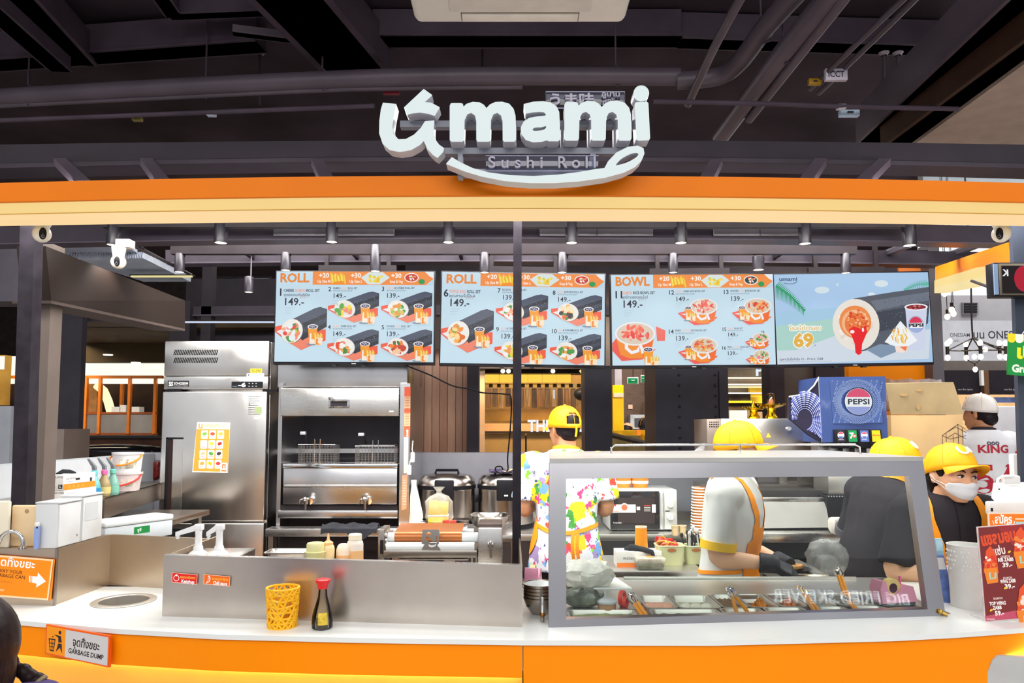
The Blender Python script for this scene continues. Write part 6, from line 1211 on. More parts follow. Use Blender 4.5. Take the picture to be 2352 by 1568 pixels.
# holding cabinet and open station
HY = 4.25
hc = thing('holding_cabinet', 'stainless steel hot holding cabinet with golden trays on top', 'cabinet', (G(1745, 1035, HY).x, HY, 0)); 
pbo('front_panel', STEELH, hc, 1657, 961, 1864, 1036, HY, .3, .004); pbo('left_panel', mat('panel_taupe', '8a7f76', .4, .5), hc, 1624, 962, 1658, 1036, HY+.01, .3, .003)
for r_ in range(3):
    for c_ in range(6): x, y = 1629+c_*3.9, 968+r_*5.2; pbo('vent_hole', mat('vent_dark', '1a1718', .8), hc, x, y, x+2.4, y+2.4, HY+.009, .003)
MB().cyl(lp(hc, 1813, 984, HY), lp(hc, 1813, 984, HY-.012), .012, seg=16).build('lock', CHROME, hc)
pbo('uprights', STEEL, hc, 1790, 1036, 1808, 1120, HY+.15, .03); pbo('column', mat('inner_grey', '6d6a6c', .4), hc, 1740, 1036, 1790, 1120, HY+.2, .05); pbo('column_right', STEEL, hc, 1838, 1036, 1866, 1120, HY+.1, .05)
MB().box(-.32, .32, .02, .3, .0, 1.25).build('lower_body', STEELD, hc)
def dd(p): p.text('PEPSI', 1826, 1031, 34, '2c2a2e', .05, w=40); p.poly([(1764, 994), (1770, 1004), (1758, 1004)], 'f0cf2a'); p.ell(1854, 964, 4, 3.4, '3ed04a'); p.text('S', 1785, 1031, 34, '7a7476', .05)
sticker('decals', hc, 1757, 960, 1866, 1035, HY, lambda p: (p.poly([(1764, 994), (1770, 1004), (1758, 1004)], 'f0cf2a'), p.ell(1854, 965, 4, 3.4, '3ed04a')))
pp_ = pbo('lettered_panel', STEEL, hc, 1782, 1037, 1866, 1078, HY+.09, .006); sticker('panel_lettering', hc, 1782, 1037, 1866, 1078, HY+.09, lambda p: (p.text('EPSI', 1832, 1030+8, 0.1, '2c2a2e'), p.text('EPSI', 1830, 1036+28, 36, '3a3638', .05, w=34), p.text('S', 1786, 1064, 36, '7a7478', .05)))
OY = 3.85
os_ = thing('open_station', 'open stainless steel warming station behind the white shirt', 'station', (G(1800, 1245, OY).x, OY, 0))
a, b, c, d = lp(os_, 1722, 1150, OY+.12), lp(os_, 1895, 1150, OY+.12), lp(os_, 1907, 1211, OY), lp(os_, 1722, 1213, OY)
MB().hexa([d, c, b, a], [p+Vector((0, .012, -.004)) for p in (d, c, b, a)]).build('sloped_front', mat('slope_steel', '7c7a77', .6, .6, var=.06), os_)
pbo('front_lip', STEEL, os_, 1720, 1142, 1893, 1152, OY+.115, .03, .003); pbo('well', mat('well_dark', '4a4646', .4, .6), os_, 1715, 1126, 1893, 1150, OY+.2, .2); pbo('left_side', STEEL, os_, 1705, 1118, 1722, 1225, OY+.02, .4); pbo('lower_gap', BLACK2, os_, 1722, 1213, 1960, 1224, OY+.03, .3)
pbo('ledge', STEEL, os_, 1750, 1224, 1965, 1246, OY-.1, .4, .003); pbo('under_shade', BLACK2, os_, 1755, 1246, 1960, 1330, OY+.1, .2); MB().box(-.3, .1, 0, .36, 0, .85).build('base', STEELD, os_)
# golden pedestal trays
def pedestal(label, px, rt, h_, stuff):
    GY = 4.36; b = G(px, 961, GY); t = thing('pedestal_tray', label, 'tray', (b.x, GY, G(1700, 961, HY).z)); s = GY/F; GM = mat('gold', 'd8ae1c', .18, 1)
    MB().lathe([(.001, 0), (13*s, 0), (14*s, 4*s), (10*s, 10*s), (8*s, 18*s), (11*s, 24*s), (rt*s*.75, (h_-4)*s), (rt*s, h_*s), (rt*s, (h_+2)*s), (rt*s*.7, (h_-1)*s), (.001, (h_-3)*s)], (0, 0, 0), 28).build('pedestal', GM, t)
    for k in range(14): a_ = 2*math.pi*k/14; MB().ell((rt*s*math.cos(a_), rt*s*math.sin(a_), (h_+1.5)*s), .005, 6, 4).build('bead', GM, t)
    if stuff: MB().lathe([(11*s, h_*s), (11*s, (h_+18)*s), (8*s, (h_+26)*s), (.001, (h_+29)*s)], (0, 0, 0), 20).build('dome', glass('dome_glass', 'efe6dc', .05), t); MB().lathe([(.001, h_*s), (8*s, h_*s), (5*s, (h_+12)*s), (.001, (h_+18)*s)], (0, 0, 0), 14).build('offering', mat('offering', 'e2a070', .5), t)
    else: MB().lathe([(.001, h_*s), (7*s, h_*s), (4*s, (h_+8)*s), (2*s, (h_+16)*s), (.001, (h_+18)*s)], (0, 0, 0), 12).build('finial', GM, t)
pedestal('short golden pedestal tray on the holding cabinet, left', 1731, 26, 24, False); pedestal('taller golden pedestal tray with a clear dome, right', 1772, 31, 31, True)
t = lathe_thing('cola_cup', 'clear cup of brown cola on the holding cabinet', 'cup', 1840, 961, 4.36, (('cup', glass('cup_clear', 'eee6e0', .05), [(.1, 0), (17, 0), (21, 18), (20, 18), (16, 1), (.1, 1)]), ('cola', mat('cola', 'a0643c', .2), [(.1, 1), (16, 1), (19, 14), (.1, 14)])), z=G(1700, 961, HY).z)
# soda dispenser
DY = 3.98
sd_ = thing('soda_dispenser', 'blue soda dispenser with a round lit emblem and four taps', 'soda dispenser', (G(1958, 1040, DY).x, DY, 0)); BLU = mat('dispenser_blue', '33487c', .35, coat=.3); BLD = mat('dispenser_side', '2c2a3c', .4)
fx = [(1882, 866), (2034, 864), (2038, 1010), (1890, 1016)]
q = [lp(sd_, *p, DY) for p in fx]; MB().hexa([q[3], q[2], q[1], q[0]], [p+Vector((0, .3, 0)) for p in (q[3], q[2], q[1], q[0])]).build('front_body', BLU, sd_)
sp = [(1880, 866), (1870, 885), (1850, 905), (1812, 912), (1812, 960), (1860, 1000), (1888, 1016)]; q = [lp(sd_, *p, DY+.02) for p in sp]
MB().prism([(p.x, p.z) for p in q], .02, .045).build('side_cowl', BLD, sd_)
MB().tube([lp(sd_, *p, DY+.015) for p in ((1881, 866), (1870, 885), (1850, 905), (1812, 911))], .005, 6).build('cowl_trim', mat('trim_silver', 'b8b8c8', .3, .6), sd_)
MB().tube([lp(sd_, *p, DY+.012) for p in ((1881, 868), (1889, 1014))], .005, 6).build('edge_trim', MATS['trim_silver'], sd_)
def dots(p):
    for r_ in range(9):
        rr = 26+r_*5
        for k in range(44):
            a = R(180+k*5.2); x, y = 1846+rr*math.cos(a)*.72, 962+rr*.95*math.sin(a)
            if 1814 < x < 1884 and 893+max(0, (1850-x))*.55 < y < 1005: p.ell(x, y, .9+.16*r_, 1.3+.2*r_, ['5a64b4', '8c98e0', 'b4bcf0'][(k*7+r_*3) % 3], 6, math.degrees(a))
        for k in range(16):
            a = R(0+k*6); x, y = 1846+rr*math.cos(a)*.72, 962+rr*.95*math.sin(a)
            if 1814 < x < 1887 and y < 1008-(1888-x)*.6: p.ell(x, y, 1.6, 2.6, ['6a74c4', '9ca8ea'][k % 2], 6, math.degrees(a))
sticker('cowl_pattern', sd_, 1812, 866, 1890, 1016, DY+.02, dots, printmat('print_dispenser', .3))
def emblem(p):
    p.poly([(1905, 873), (2020, 872), (2024, 970), (1911, 972)], '5f78b8')
    p.ell(1963, 922, 52, 48, '40589c', 40)
    for r_ in range(13):
        rr = 33+r_*1.75; n = 60
        for k in range(n): a = 2*math.pi*(k+.5*(r_ % 2))/n; p.ell(1963+rr*math.cos(a), 922+rr*.93*math.sin(a), 1.25, .85, 'b8ccf4', 6)
    for k in range(240):
        x = 1907+(k*37 % 115); y = 875+(k*53 % 96)
        if ((x-1963)/53)**2+((y-922)/50)**2 > 1.05: p.ell(x, y, 1.4, 1.1, 'a8bcea', 6)
    p.ell(1965, 922, 33.5, 32.5, '27365f', 40); p.ell(1965, 922, 31, 30, 'eef2f6', 40); p.ell(1965, 919, 28.5, 26.5, 'e0587a', 30, 0, 196, 344); p.ell(1965, 925, 28.5, 26.5, '9aa6dc', 30, 0, 20, 160)
    p.text('PEPSI', 1965, 928, 17, '2a3440', .025, w=50, al='C')
sticker('lit_emblem', sd_, 1905, 872, 2024, 972, DY, emblem, printmat('print_backlit', .3, emit=.95), out=.003)
for k, (x, c, tx) in enumerate(((1931, '26222c', 'o'), (1958, '12884c', '7'), (1985, '4f66a8', 'o'), (2012, 'f0bf14', 'm'))):
    tp = pbo('valve', BPLAS, sd_, x-14, 986, x+14, 1030, DY-.02, .06, .006)
    def dl(p, x=x, c=c, tx=tx):
        p.poly([(x-10, 988), (x+9, 988), (x+11, 1014), (x-9, 1014)], c)
        if tx == 'o': p.ell(x, 999, 7.5, 7.5, 'eef0f4'); p.ell(x, 998, 6.3, 6, 'd8364a', 16, 0, 195, 345); p.ell(x, 1000, 6.3, 6, '3450a0', 16, 0, 15, 165); p.rect(x-6, 1009, x+6, 1010, 'c8c8d0')
        elif tx == '7': p.text('7', x-7, 1006, 18, 'f2f6f2', .04); p.ell(x+4, 1001, 4.5, 4.5, 'e03a2a'); p.text('UP', x+1, 1003, 5, 'ffffff', .03)
        else: p.text('Mirinda', x-8, 1001, 5.5, 'd8482a', .03, w=16)
    sticker('flavour_label', sd_, x-14, 988, x+14, 1014, DY-.02, dl, PRTG, out=.0015)
    pbo('lever', BPLAS, sd_, x-4, 1030, x+6, 1052, DY-.01, .015, .003); MB().cyl(lp(sd_, x, 1030, DY+.01), lp(sd_, x, 1046, DY+.01), .008, seg=8).build('nozzle', GPLAS, sd_)
pbo('splash_panel', STEEL, sd_, 1880, 1016, 2030, 1090, DY+.09, .1); pbo('steel_front', STEELH, sd_, 1903, 1090, 2012, 1136, DY-.02, .2, .003); pbo('drip_grille', BPLAS, sd_, 1900, 1139, 2030, 1192, DY-.05, .3, .004)
for k in range(20): pbo('grille_tooth', CHROME, sd_, 1902+k*6.2, 1138, 1905+k*6.2, 1141, DY-.056, .006)
sticker('maker_mark', sd_, 1985, 1110, 2015, 1124, DY-.02, lambda p: p.text('VISMA 1', 1984, 1120, 7, '707078', .01)); MB().box(-.24, .22, .0, .3, 0, 1.15).build('base_cabinet', STEELD, sd_)
t = thing('paper_stack', 'white paper parcel under the soda dispenser', 'parcel', G(1935, 1220, 3.72)); t.location.z = G(1850, 1224, OY-.1).z; MB().loft([[Vector((x*k_, y*k_, z)) for x, y in ((-.055, -.04), (.06, -.045), (.065, .05), (-.05, .05))] for k_, z in ((.8, 0), (1, .02), (1.02, .06), (.92, .078))]).build('parcel', mat('parcel_paper', 'd2cbc4', .7, var=.1), t); MB().box(-.04, .05, -.03, .04, .078, .081).build('flap', MATS['parcel_paper'], t)
# cardboard boxes at right
CB = mat('cardboard', 'c9a878', .75, var=.06, vs=5); CB2 = mat('cardboard_light', 'c8b084', .75, var=.1, vs=7)
t = thing('cardboard_box', 'large tan cardboard box with a line drawing of boxes', 'box', (G(2125, 1130, 4.3).x, 4.3, 0))
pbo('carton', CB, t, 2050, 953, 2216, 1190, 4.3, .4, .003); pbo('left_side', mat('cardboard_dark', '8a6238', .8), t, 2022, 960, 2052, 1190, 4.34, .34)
a, b, c, d = lp(t, 2046, 952, 4.3), lp(t, 2214, 952, 4.3), lp(t, 2190, 878, 4.22), lp(t, 2034, 880, 4.22)
MB().hexa([a, b, c, d], [p+Vector((0, .006, .002)) for p in (a, b, c, d)]).build('open_flap', CB2, t)
def cbx(p):
    for pts in (((2163, 1022), (2163, 1000), (2200, 974), (2218, 986)), ((2163, 1000), (2180, 1008), (2218, 1000)), ((2172, 995), (2172, 1022)), ((2200, 974), (2200, 1022)), ((2175, 992), (2195, 980), (2218, 993)), ((2188, 1000), (2188, 1022)), ((2175, 1005), (2193, 994), (2218, 1008)), ((2210, 982), (2210, 1020))): p.line(list(pts), 1.3, '3a2a20')
def cbt(p):
    p.text('THANK', 2128, 1126, 17, '3a2a20', .02, w=38); p.text('BAG', 2128, 1146, 17, '3a2a20', .02, w=26)
sticker('line_drawing', t, 2128, 974, 2218, 1150, 4.3, cbx); sticker('lettering', t, 2128, 974, 2218, 1150, 4.3, cbt)
for sx_, sy_, ra, rb_ in ((2110, 895, 9, 4), (2107, 932, 5, 9), (2075, 905, 10, 5)):
    zq = (952-sy_)/74; sticker('stain', t, 2040, 880, 2200, 950, 4.3-.08*zq, lambda p: p.ell(sx_, sy_, ra, rb_, 'ab8c5e', 16), out=.003)
t = thing('plastic_bundle', 'clear wrapped bundle of cups behind the cardboard flap', 'bundle', (G(2095, 880, 4.5).x, 4.5, G(2095, 952, 4.5).z)); MB().sheet([[Vector((-.19+.042*i, .02*math.sin(i*1.7+j), .03+.048*j+.006*math.sin(i*2.1))) for i in range(10)] for j in range(5)], (0, .05, 0)).build('wrap', film('wrap_clear', 'e6dede', .55, .12), t)
for k in range(3): MB().cyl((-.16, .03, .05+.05*k), (-.1, .03, .05+.05*k), .03, .026, 14).build('cup', mat('cup_peach', 'e2b090', .5), t)
t = thing('storage_rack', 'steel rack carrying the large cardboard box', 'rack', (G(2125, 1190, 4.3).x, 4.3, 0)); zq = G(2125, 1190, 4.3).z
MB().box(-.22, .24, 0, .42, zq-.02, zq, .002).build('top', STEELD, t)
for sx in (-.2, .22): MB().box(sx-.015, sx+.015, .01, .41, 0, zq-.02).build('leg_frame', STEELD, t)
# clear bag, black dish with food
t = baggy('clear_bag', 'clear plastic bag puffed up beside the black shirt', 'bag', (G(1912, 1325, 3.05).x, 3.1, TZ-.03), (.085, .07, .075), film('bag_clear', 'c2c4c4', .32, .08), crumple=.09); MB().ell((0, 0, .05), (.05, .04, .04), 12, 8).build('contents', film('bag_inner', '9a9a9a', .4, .2), t)
t = thing('side_ledge', 'steel ledge behind the topping table', 'shelf', (G(1840, 1318, 3.2).x, 3.18, 0)); MB().box(-.1, .1, -.03, .3, TZ-.045, TZ-.03, .002).build('top', STEEL, t); MB().box(-.08, .08, .0, .28, 0, .9).build('body', STEELD, t)
t = thing('food_dish', 'black dish of pastries beside the gloved hands', 'dish', (G(1835, 1314, 3.16).x, 3.2, TZ-.03)); MB().lathe([(.001, 0), (.05, 0), (.07, .014), (.066, .014), (.048, .004), (.001, .004)], (0, 0, 0), 28).build('dish', BPLAS, t)
for k in range(4): MB().box(-.045+k*.02, -.02+k*.025, -.02, .02, .01, .026, .005, M=Matrix.Rotation(.3*k, 4, 'Z')).build('pastry', mat('pastry', 'd09a5c', .6, var=.3, vs=50), t)
# right end of the counter
b = GZ(2225, 1392, 1.0)
t = basket('white basket with a lace cut top edge on the counter at right', 2225, 1392, b.y, 39, 35, 136, mat('basket_white', 'e4e6e2', .4), 0)
rnd = random.Random(3); mb = MB(); s = b.y/F
for i in range(34):
    for j in range(5):
        if rnd.random() < .55: a_ = 2*math.pi*(i+.5*(j % 2))/34; r_ = (35+4*(.62+.08*j))*s+.0006; mb.ell((r_*math.cos(a_), r_*math.sin(a_), (84+j*10)*s), (.003, .003, .004), 6, 4)
mb.build('lace_studs', mat('lace', 'f2f3f0', .4), t, kind='stuff')
for k, (xb_, yb_, xt, yt, wp, hgt, c, lb) in enumerate(((2176, 1382, 2160, 1238, 22, 0, '9cc8dc', 'pale blue folded card behind the white basket'), (2182, 1384, 2158, 1275, 24, 0, '6f8ad0', 'blue and white toothpick packet leaning on the basket'))):
    a = GZ(xb_, yb_, 1.0); bb_ = G(xt, yt, a.y+.02); t = thing('card_packet', lb, 'packet', (a.x, a.y+k*-.012+.012, 1.0)); d = bb_-a; n = Vector((mm(wp, a.y)/2, 0, 0))
    MB().hexa([-n, n, n+Vector((0, .012, 0)), -n+Vector((0, .012, 0))], [d-n*.8, d+n*.8, d+n*.8+Vector((0, .012, 0)), d-n*.8+Vector((0, .012, 0))]).build('packet', mat('packet'+c, c, .4, var=.3 if k else .05, vs=30), t)
    if k: MB().hexa([d*.7-n*.7+Vector((0, -.001, 0)), d*.7+n*.7+Vector((0, -.001, 0)), d*.7+n*.7, d*.7-n*.7], [d*.95-n*.6+Vector((0, -.001, 0)), d*.95+n*.6+Vector((0, -.001, 0)), d*.95+n*.6, d*.95-n*.6]).build('label', WPLAS, t)
    else: MB().hexa([d*.8-n*.7+Vector((0, -.001, 0)), d*.8+n*.7+Vector((0, -.001, 0)), d*.8+n*.7, d*.8-n*.7], [d*.97-n*.6+Vector((0, -.001, 0)), d*.97+n*.6+Vector((0, -.001, 0)), d*.97+n*.6, d*.97-n*.6]).build('fold', mat('fold_blue', 'b4dbe8', .4), t)
MSY = GZ(2268, 1431, 1.0).y
mn = thing('menu_stand', 'clear stand with a red spicy chicken price card at the right edge', 'menu stand', GZ(2320, 1428, 1.0)); mn.rotation_euler = (0, 0, R(-4))
sc_ = MSY/F; p = Print(2320, 1432, sc_)
p.poly([(2260, 1222), (2460, 1204), (2460, 1410), (2268, 1431)], '7e2a2a'); p.poly([(2300, 1218), (2460, 1204), (2460, 1300), (2380, 1320)], 'a03034'); p.poly([(2266, 1420), (2460, 1380), (2460, 1410), (2268, 1431)], 'c8506a')
p.text('แซลมอน', 2266, 1262, 36, 'e2502a', .05, w=78, rot=-10); p.text('แซ่บ', 2290, 1284, 24, 'f6e6e0', .03, w=28, rot=-10)
for x, y, a_, b_, c_ in ((2300, 1293, 'SALMON', 'RIB ZABB', '39.-'), (2303, 1341, 'SALMON', 'WING ZABB', '39.-')): p.text(a_, x+6, y-4, 7, 'f2dcd4', .02, w=20, rot=-5); p.text(b_, x, y+5, 11, 'fbf3ee', .04, w=34, rot=-5); p.text(c_, x+9, y+17, 14, 'fbf3ee', .04, w=22, rot=-5)
p.text('SALMON', 2286, 1383, 7, 'f2dcd4', .02, w=20, rot=-5); p.text('TOP WING', 2277, 1396, 11, 'fbf3ee', .04, w=36, rot=-5); p.text('ZABB', 2284, 1405, 11, 'fbf3ee', .04, w=20, rot=-5); p.text('59.-', 2288, 1418, 14, 'fbf3ee', .04, w=20, rot=-5); p.text('umami', 2269, 1428, 6, 'f2dcd4', .02, w=18)
rnd = random.Random(12)
for cx_, cy_, k_ in ((2282, 1300, 1.0), (2350, 1260, 1.1), (2352, 1390, 1.2), (2420, 1330, 1.2)):
    p.poly([(cx_-15*k_, cy_+24*k_), (cx_-8*k_, cy_-26*k_), (cx_+2*k_, cy_-38*k_), (cx_+14*k_, cy_-20*k_), (cx_+18*k_, cy_+24*k_)], 'e8562c'); blobs(p, rnd, cx_, cy_-2*k_, 14*k_, 20*k_, ['f4b48a', 'e23a2a', 'f6e2d4', 'f0823a'], 16, .35); p.poly([(cx_-15*k_, cy_+14*k_), (cx_+15*k_, cy_+10*k_), (cx_+16*k_, cy_+44*k_), (cx_-8*k_, cy_+48*k_)], 'f0882c'); p.line([(cx_-2, cy_+22*k_), (cx_-1, cy_+36*k_), (cx_+10*k_, cy_+34*k_), (cx_+11*k_, cy_+22*k_)], 4.5, 'a8d0bc')
for x, y in ((2324, 1275), (2312, 1356), (2279, 1406)): p.ell(x, y, 4, 2.5, 'f0c02c', 10, -30)
p.build('price_card', PRTG, mn)
MB().prism([((x-2320)*sc_, (1432-y)*sc_) for x, y in ((2257, 1220), (2462, 1202), (2462, 1411), (2266, 1433))], .0012, .005).build('stand_panel', film('acrylic_stand', 'f0dcdc', .7, .05), mn); MB().box(-.075, .18, .0, .08, -.001, .004, .001).build('stand_foot', film('acrylic_foot', 'eeeeee', .35, .05), mn)
# promo card, payment terminal, plug strip
PY = 2.5
t = thing('promo_card', 'orange membership card stand behind the red price card', 'card', (G(2320, 1300, PY).x, PY, 1.0)); 
def pc(p): p.poly([(2273, 1180), (2460, 1180), (2460, 1300), (2273, 1300)], 'fb7c14'); p.text('สมัคร', 2284, 1201, 25, 'fff6ee', .04, w=40); p.text('สมาชิก', 2287, 1220, 24, 'fff6ee', .04, w=38); p.line([(2279, 1195), (2282, 1204)], 1.5, 'ffffff'); p.line([(2327, 1204), (2330, 1196)], 1.5, 'ffffff'); p.rect(2332, 1198, 2360, 1214, 'a8d0d0'); p.rect(2331, 1190, 2360, 1193, 'f8d8b8')
sticker('printed_face', t, 2273, 1180, 2460, 1300, PY, pc, PRTG); pbo('card_board', mat('promo_board', 'f6d8c0', .5), t, 2272, 1178, 2462, 1300, PY, .004); pbo('card_foot', WPLAS, t, 2290, 1290, 2440, 1300, PY+.004, .04)
TY = 2.62
t = thing('payment_terminal', 'white tablet payment terminal on a stand at the right edge', 'terminal', (G(2330, 1300, TY).x, TY, 1.0)); TW = mat('terminal_white', 'dedddb', .35)
a, b, c, d = lp(t, 2286, 1152, TY), lp(t, 2480, 1146, TY), lp(t, 2480, 1112, TY+.05), lp(t, 2290, 1117, TY+.05); MB().hexa([a, b, c, d], [p+Vector((0, .02, .012)) for p in (a, b, c, d)]).build('tablet', TW, t)
pbo('printer_body', TW, t, 2274, 1152, 2480, 1182, TY-.02, .03, .006); pbo('pedestal', TW, t, 2310, 1180, 2460, 1318, TY+.0, .03, .006); MB().ell(lp(t, 2295, 1123, TY+.03), .003, 8, 6).build('camera_dot', BPLAS, t); pbo('latch', BPLAS, t, 2277, 1166, 2281, 1174, TY-.022, .003)
MB().tube([lp(t, *p, TY+.05) for p in ((2290, 1150), (2288, 1120), (2292, 1100), (2304, 1093), (2330, 1092))], .005, 8).build('cable', WPLAS, t); pbo('stand_top', TW, t, 2306, 1092, 2345, 1112, TY+.06, .02, .005)
t = thing('power_strip', 'white upright power strip behind the payment terminal', 'power strip', (G(2345, 1110, 2.78).x, 2.80, 1.0)); pbo('strip', WPLAS, t, 2334, 1042, 2358, 1330, 2.80, .03, .006)
for k in range(4): pbo('socket', mat('socket', '8a8a88', .5), t, 2340, 1054+k*11, 2344, 1059+k*11, 2.798, .003)
# green delivery card and hanging screen
GYY = 2.66
t = thing('hanging_card', 'green hanging delivery card with a yellow scalloped top', 'sign', G(2360, 815, GYY), rot=(0, R(4), 0)); s = GYY/F; p = Print(2360, 815, s)
p.rrect(2314, 772, 2420, 864, 9, '0d8a34')
for k in range(6): p.ell(2322+k*18, 781, 9, 8, 'f0d21c' if k % 2 == 0 else 'f4eedc', 16); p.rect(2313+k*18, 768, 2331+k*18, 781, 'f0d21c' if k % 2 == 0 else 'f4eedc')
p.text('เปิด', 2333, 823, 40, 'e8e01c', .05, w=70); p.text('GrabFood', 2324, 856, 24, 'dff0dc', .05, w=96); p.build('printed_face', PRTG, t, loc=(0, -.001, 0))
MB().box(-.074, .1, 0, .004, -.079, .076, .001).build('card', mat('card_green', '0d7a30', .4), t); MB().tube([(-.02, .002, .076), (.02, .002, .14), (.06, .002, .076)], .0015, 6).build('string', WPLAS, t)
t = thing('hanging_monitor', 'black hanging monitor with a red disc at the right edge', 'monitor', G(2350, 680, 2.66)); pbo('casing', BPLAS, t, 2284, 602, 2480, 681, 2.66, .05, .004); pbo('bezel', mat('bezel_grey', '5f5648', .4), t, 2296, 605, 2480, 677, 2.652, .01, .002); pbo('side_vent', mat('side_grey', '6f86a4', .4), t, 2284, 606, 2293, 676, 2.655, .006)
def mo(p): p.rect(2300, 610, 2480, 673, '1a1014'); p.ell(2352, 640, 24, 30, 'b01c34', 30); p.text('K', 2316, 633, 20, 'e8e8ea', .04, mirror=True)
sticker('screen_picture', t, 2300, 610, 2480, 673, 2.65, mo, SCRN); MB().tube([lp(t, 2232, 645, 2.95), lp(t, 2285, 664, 2.68)], .006, 8).build('bracket_arm', BLACK2, t)
# mall behind the stall, left to right
def slab(name, label, cat, m, x0, y0, x1, y1, Y, dep=.1, floor=True, parts=()):
    a = G(x0, (y0+y1)/2, Y); b = G(x1, (y0+y1)/2, Y); zt = G(x0, y0, Y).z; zb = 0 if floor else G(x0, y1, Y).z
    t = thing(name, label, cat, ((a.x+b.x)/2, Y, zb)); MB().box(a.x-t.location.x, b.x-t.location.x, 0, dep, 0, zt-zb).build('body', m, t)
    return t
DK = mat('column_dark', '3b3840', .5, var=.08); DK2 = mat('column_blue_dark', '403f48', .45, var=.07); BRN = mat('frame_brown', '241c19', .5, var=.12, vs=3); GRYB = mat('frame_grey', '4a403c', .5, var=.06)
# own frame at left: column and side beam
t = thing('side_beam', 'deep dark brown side beam running back from the far left post', 'beam', G(110, 560, 2.9)); o = Vector(t.location)
a, b, c, d = G(105, 565, 2.9), G(118, 690, 2.9), G(425, 690, 3.95), G(425, 755, 3.95)
MB().hexa([p-o for p in (a, b, d, c)], [p-o+Vector((-.12, 0, 0)) for p in (a, b, d, c)]).build('beam_face', BRN, t); MB().hexa([p-o for p in (b, d, d+Vector((-.16, 0, 0)), b+Vector((-.16, 0, 0)))], [p-o+Vector((0, 0, -.012)) for p in (b, d, d+Vector((-.16, 0, 0)), b+Vector((-.16, 0, 0)))]).build('beam_soffit', GRYB, t)
slab('steel_column', 'grey brown column right behind the far left post', 'column', mat('column_taupe', '6d615a', .5, var=.05), 78, 560, 106, 1300, 2.95, .08)
t = slab('steel_column', 'black column standing above the fridge', 'column', mat('column_black', '2d292e', .5), 380, 690, 428, 1300, 5.25, .12)
t = slab('steel_column', 'slim black column right of the fridge top', 'column', MATS['column_black'], 455, 600, 478, 1300, 5.3, .08)
t = slab('riveted_column', 'black riveted column between the left post and the orange window', 'column', DK, 100, 560, 184, 1200, 5.4, .06)
for k in range(9): MB().ell((-.13, -.004, G(108, 748+k*26, 5.4).z), (.008, .006, .008), 8, 6).build('rivet', BPLAS, t)
slab('metal_cabinet', 'steel cabinet with a small tap at the left behind the post', 'cabinet', mat('cabinet_taupe', '8d7f78', .4, .3), 93, 985, 143, 1200, 4.9, .3)
slab('grey_cabinet', 'grey steel cabinet at the far left edge', 'cabinet', mat('cabinet_grey', '8e9199', .4), -60, 932, 20, 1200, 4.6, .3)
t = thing('portal_beam', 'dark lintel between the riveted column and the fridge', 'beam', G(110, 740, 5.5)); pbo('lintel', mat('lintel_dark', '38333a', .5), t, 100, 698, 400, 738, 5.5, .3)
t = thing('portal_beam', 'dark lintel at the far left edge behind the post', 'beam', G(0, 650, 4.2)); pbo('lintel', DARKGREY, t, -80, 565, 60, 692, 4.2, .2)
# corrugated ceiling panels
CORR = mat('corrugated', 'd4dcec', .6, var=.1)
def corr(label, pts, z, n=30):
    P = [GZ(*p, z) for p in pts]; o = P[0]; t = thing('corrugated_panel', label, 'ceiling panel', o); g_ = []
    for i in range(n*2+1):
        u = i/(n*2); a = P[0].lerp(P[1], u); b = P[3].lerp(P[2], u); dz = Vector((0, 0, -.05 if i % 2 else 0)); g_.append([a-o+dz, b-o+dz])
    MB().sheet(g_, (0, 0, .004)).build('sheet', CORR, t, smooth=0); MB().tube([P[0]-o, P[1]-o, P[2]-o, P[3]-o], .012, 6, closed=True).build('edge_frame', BLACK2, t); return t
corr('upper left corrugated ceiling panel behind the security camera', [(118, 528), (270, 528), (330, 572), (150, 572)], 2.75)
corr('large left corrugated ceiling panel under the security cameras', [(165, 578), (330, 574), (440, 632), (330, 632)], 2.72)
corr('small corrugated ceiling panel above the fridge', [(470, 638), (620, 636), (640, 672), (560, 672)], 2.9)
corr('right corrugated strip behind the first menu screens', [(900, 548), (1180, 548), (1180, 566), (905, 566)], 3.1, 30)
corr('right corrugated strip above the third menu screen', [(1205, 552), (1500, 552), (1490, 566), (1205, 566)], 3.1, 30)
for x0, x1, y, c, lb in ((300, 440, 634, 'f0e2a0', 'thin warm light line under the left corrugated panel'), (215, 310, 577, 'f4e6b0', 'short warm light line behind the left security camera'), (420, 628, 739, 'cfdcf4', 'thin pale light line above the fridge'), (1992, 2095, 551, 'a8b4c8', 'pale strip light right of the front lights'), (2060, 2128, 578, 'f0865a', 'thin orange light line right of the rear lights')):
    t = thing('light_line', lb, 'light', G(x0, y, 4.9)); pbo('tube', emis('line'+c, c, .9), t, x0, y-1.6, x1, y+1.6, 4.9, .02); pbo('tray', BLACK2, t, x0-3, y-4, x1+3, y-1.6, 4.9, .04)
# orange shop at far left
WY = 7.4
os2 = thing('neighbour_shop', 'orange framed shop with a white lit band at the left', 'shop', (G(280, 1000, WY).x, WY, 0)); OF = mat('orange_frame', 'e07a1c', .4, var=.1)
pbo('lit_band', emis('lit_band', 'fdf3df', 1.25), os2, -80, 818, 372, 880, WY, .1); pbo('back_wall', mat('shop_wall', '3a2a22', .6, var=.2), os2, -80, 880, 372, 1060, WY+.8, .05); pbo('soffit', mat('shop_soffit', '4a3c28', .6), os2, 190, 770, 640, 832, WY-.2, .1)
pbo('top_rail', OF, os2, -80, 862, 372, 869, WY-.02, .04); pbo('middle_rail', mat('rail_brown', '9a4a18', .4), os2, 186, 946, 358, 951, WY-.02, .04); pbo('bottom_rail', MATS['rail_brown'], os2, 186, 994, 358, 1002, WY-.02, .04)
for x in (224, 292, 351, 274, 192): pbo('mullion', OF, os2, x, 866, x+6, 996, WY-.03 if x != 274 else WY+.3, .04)
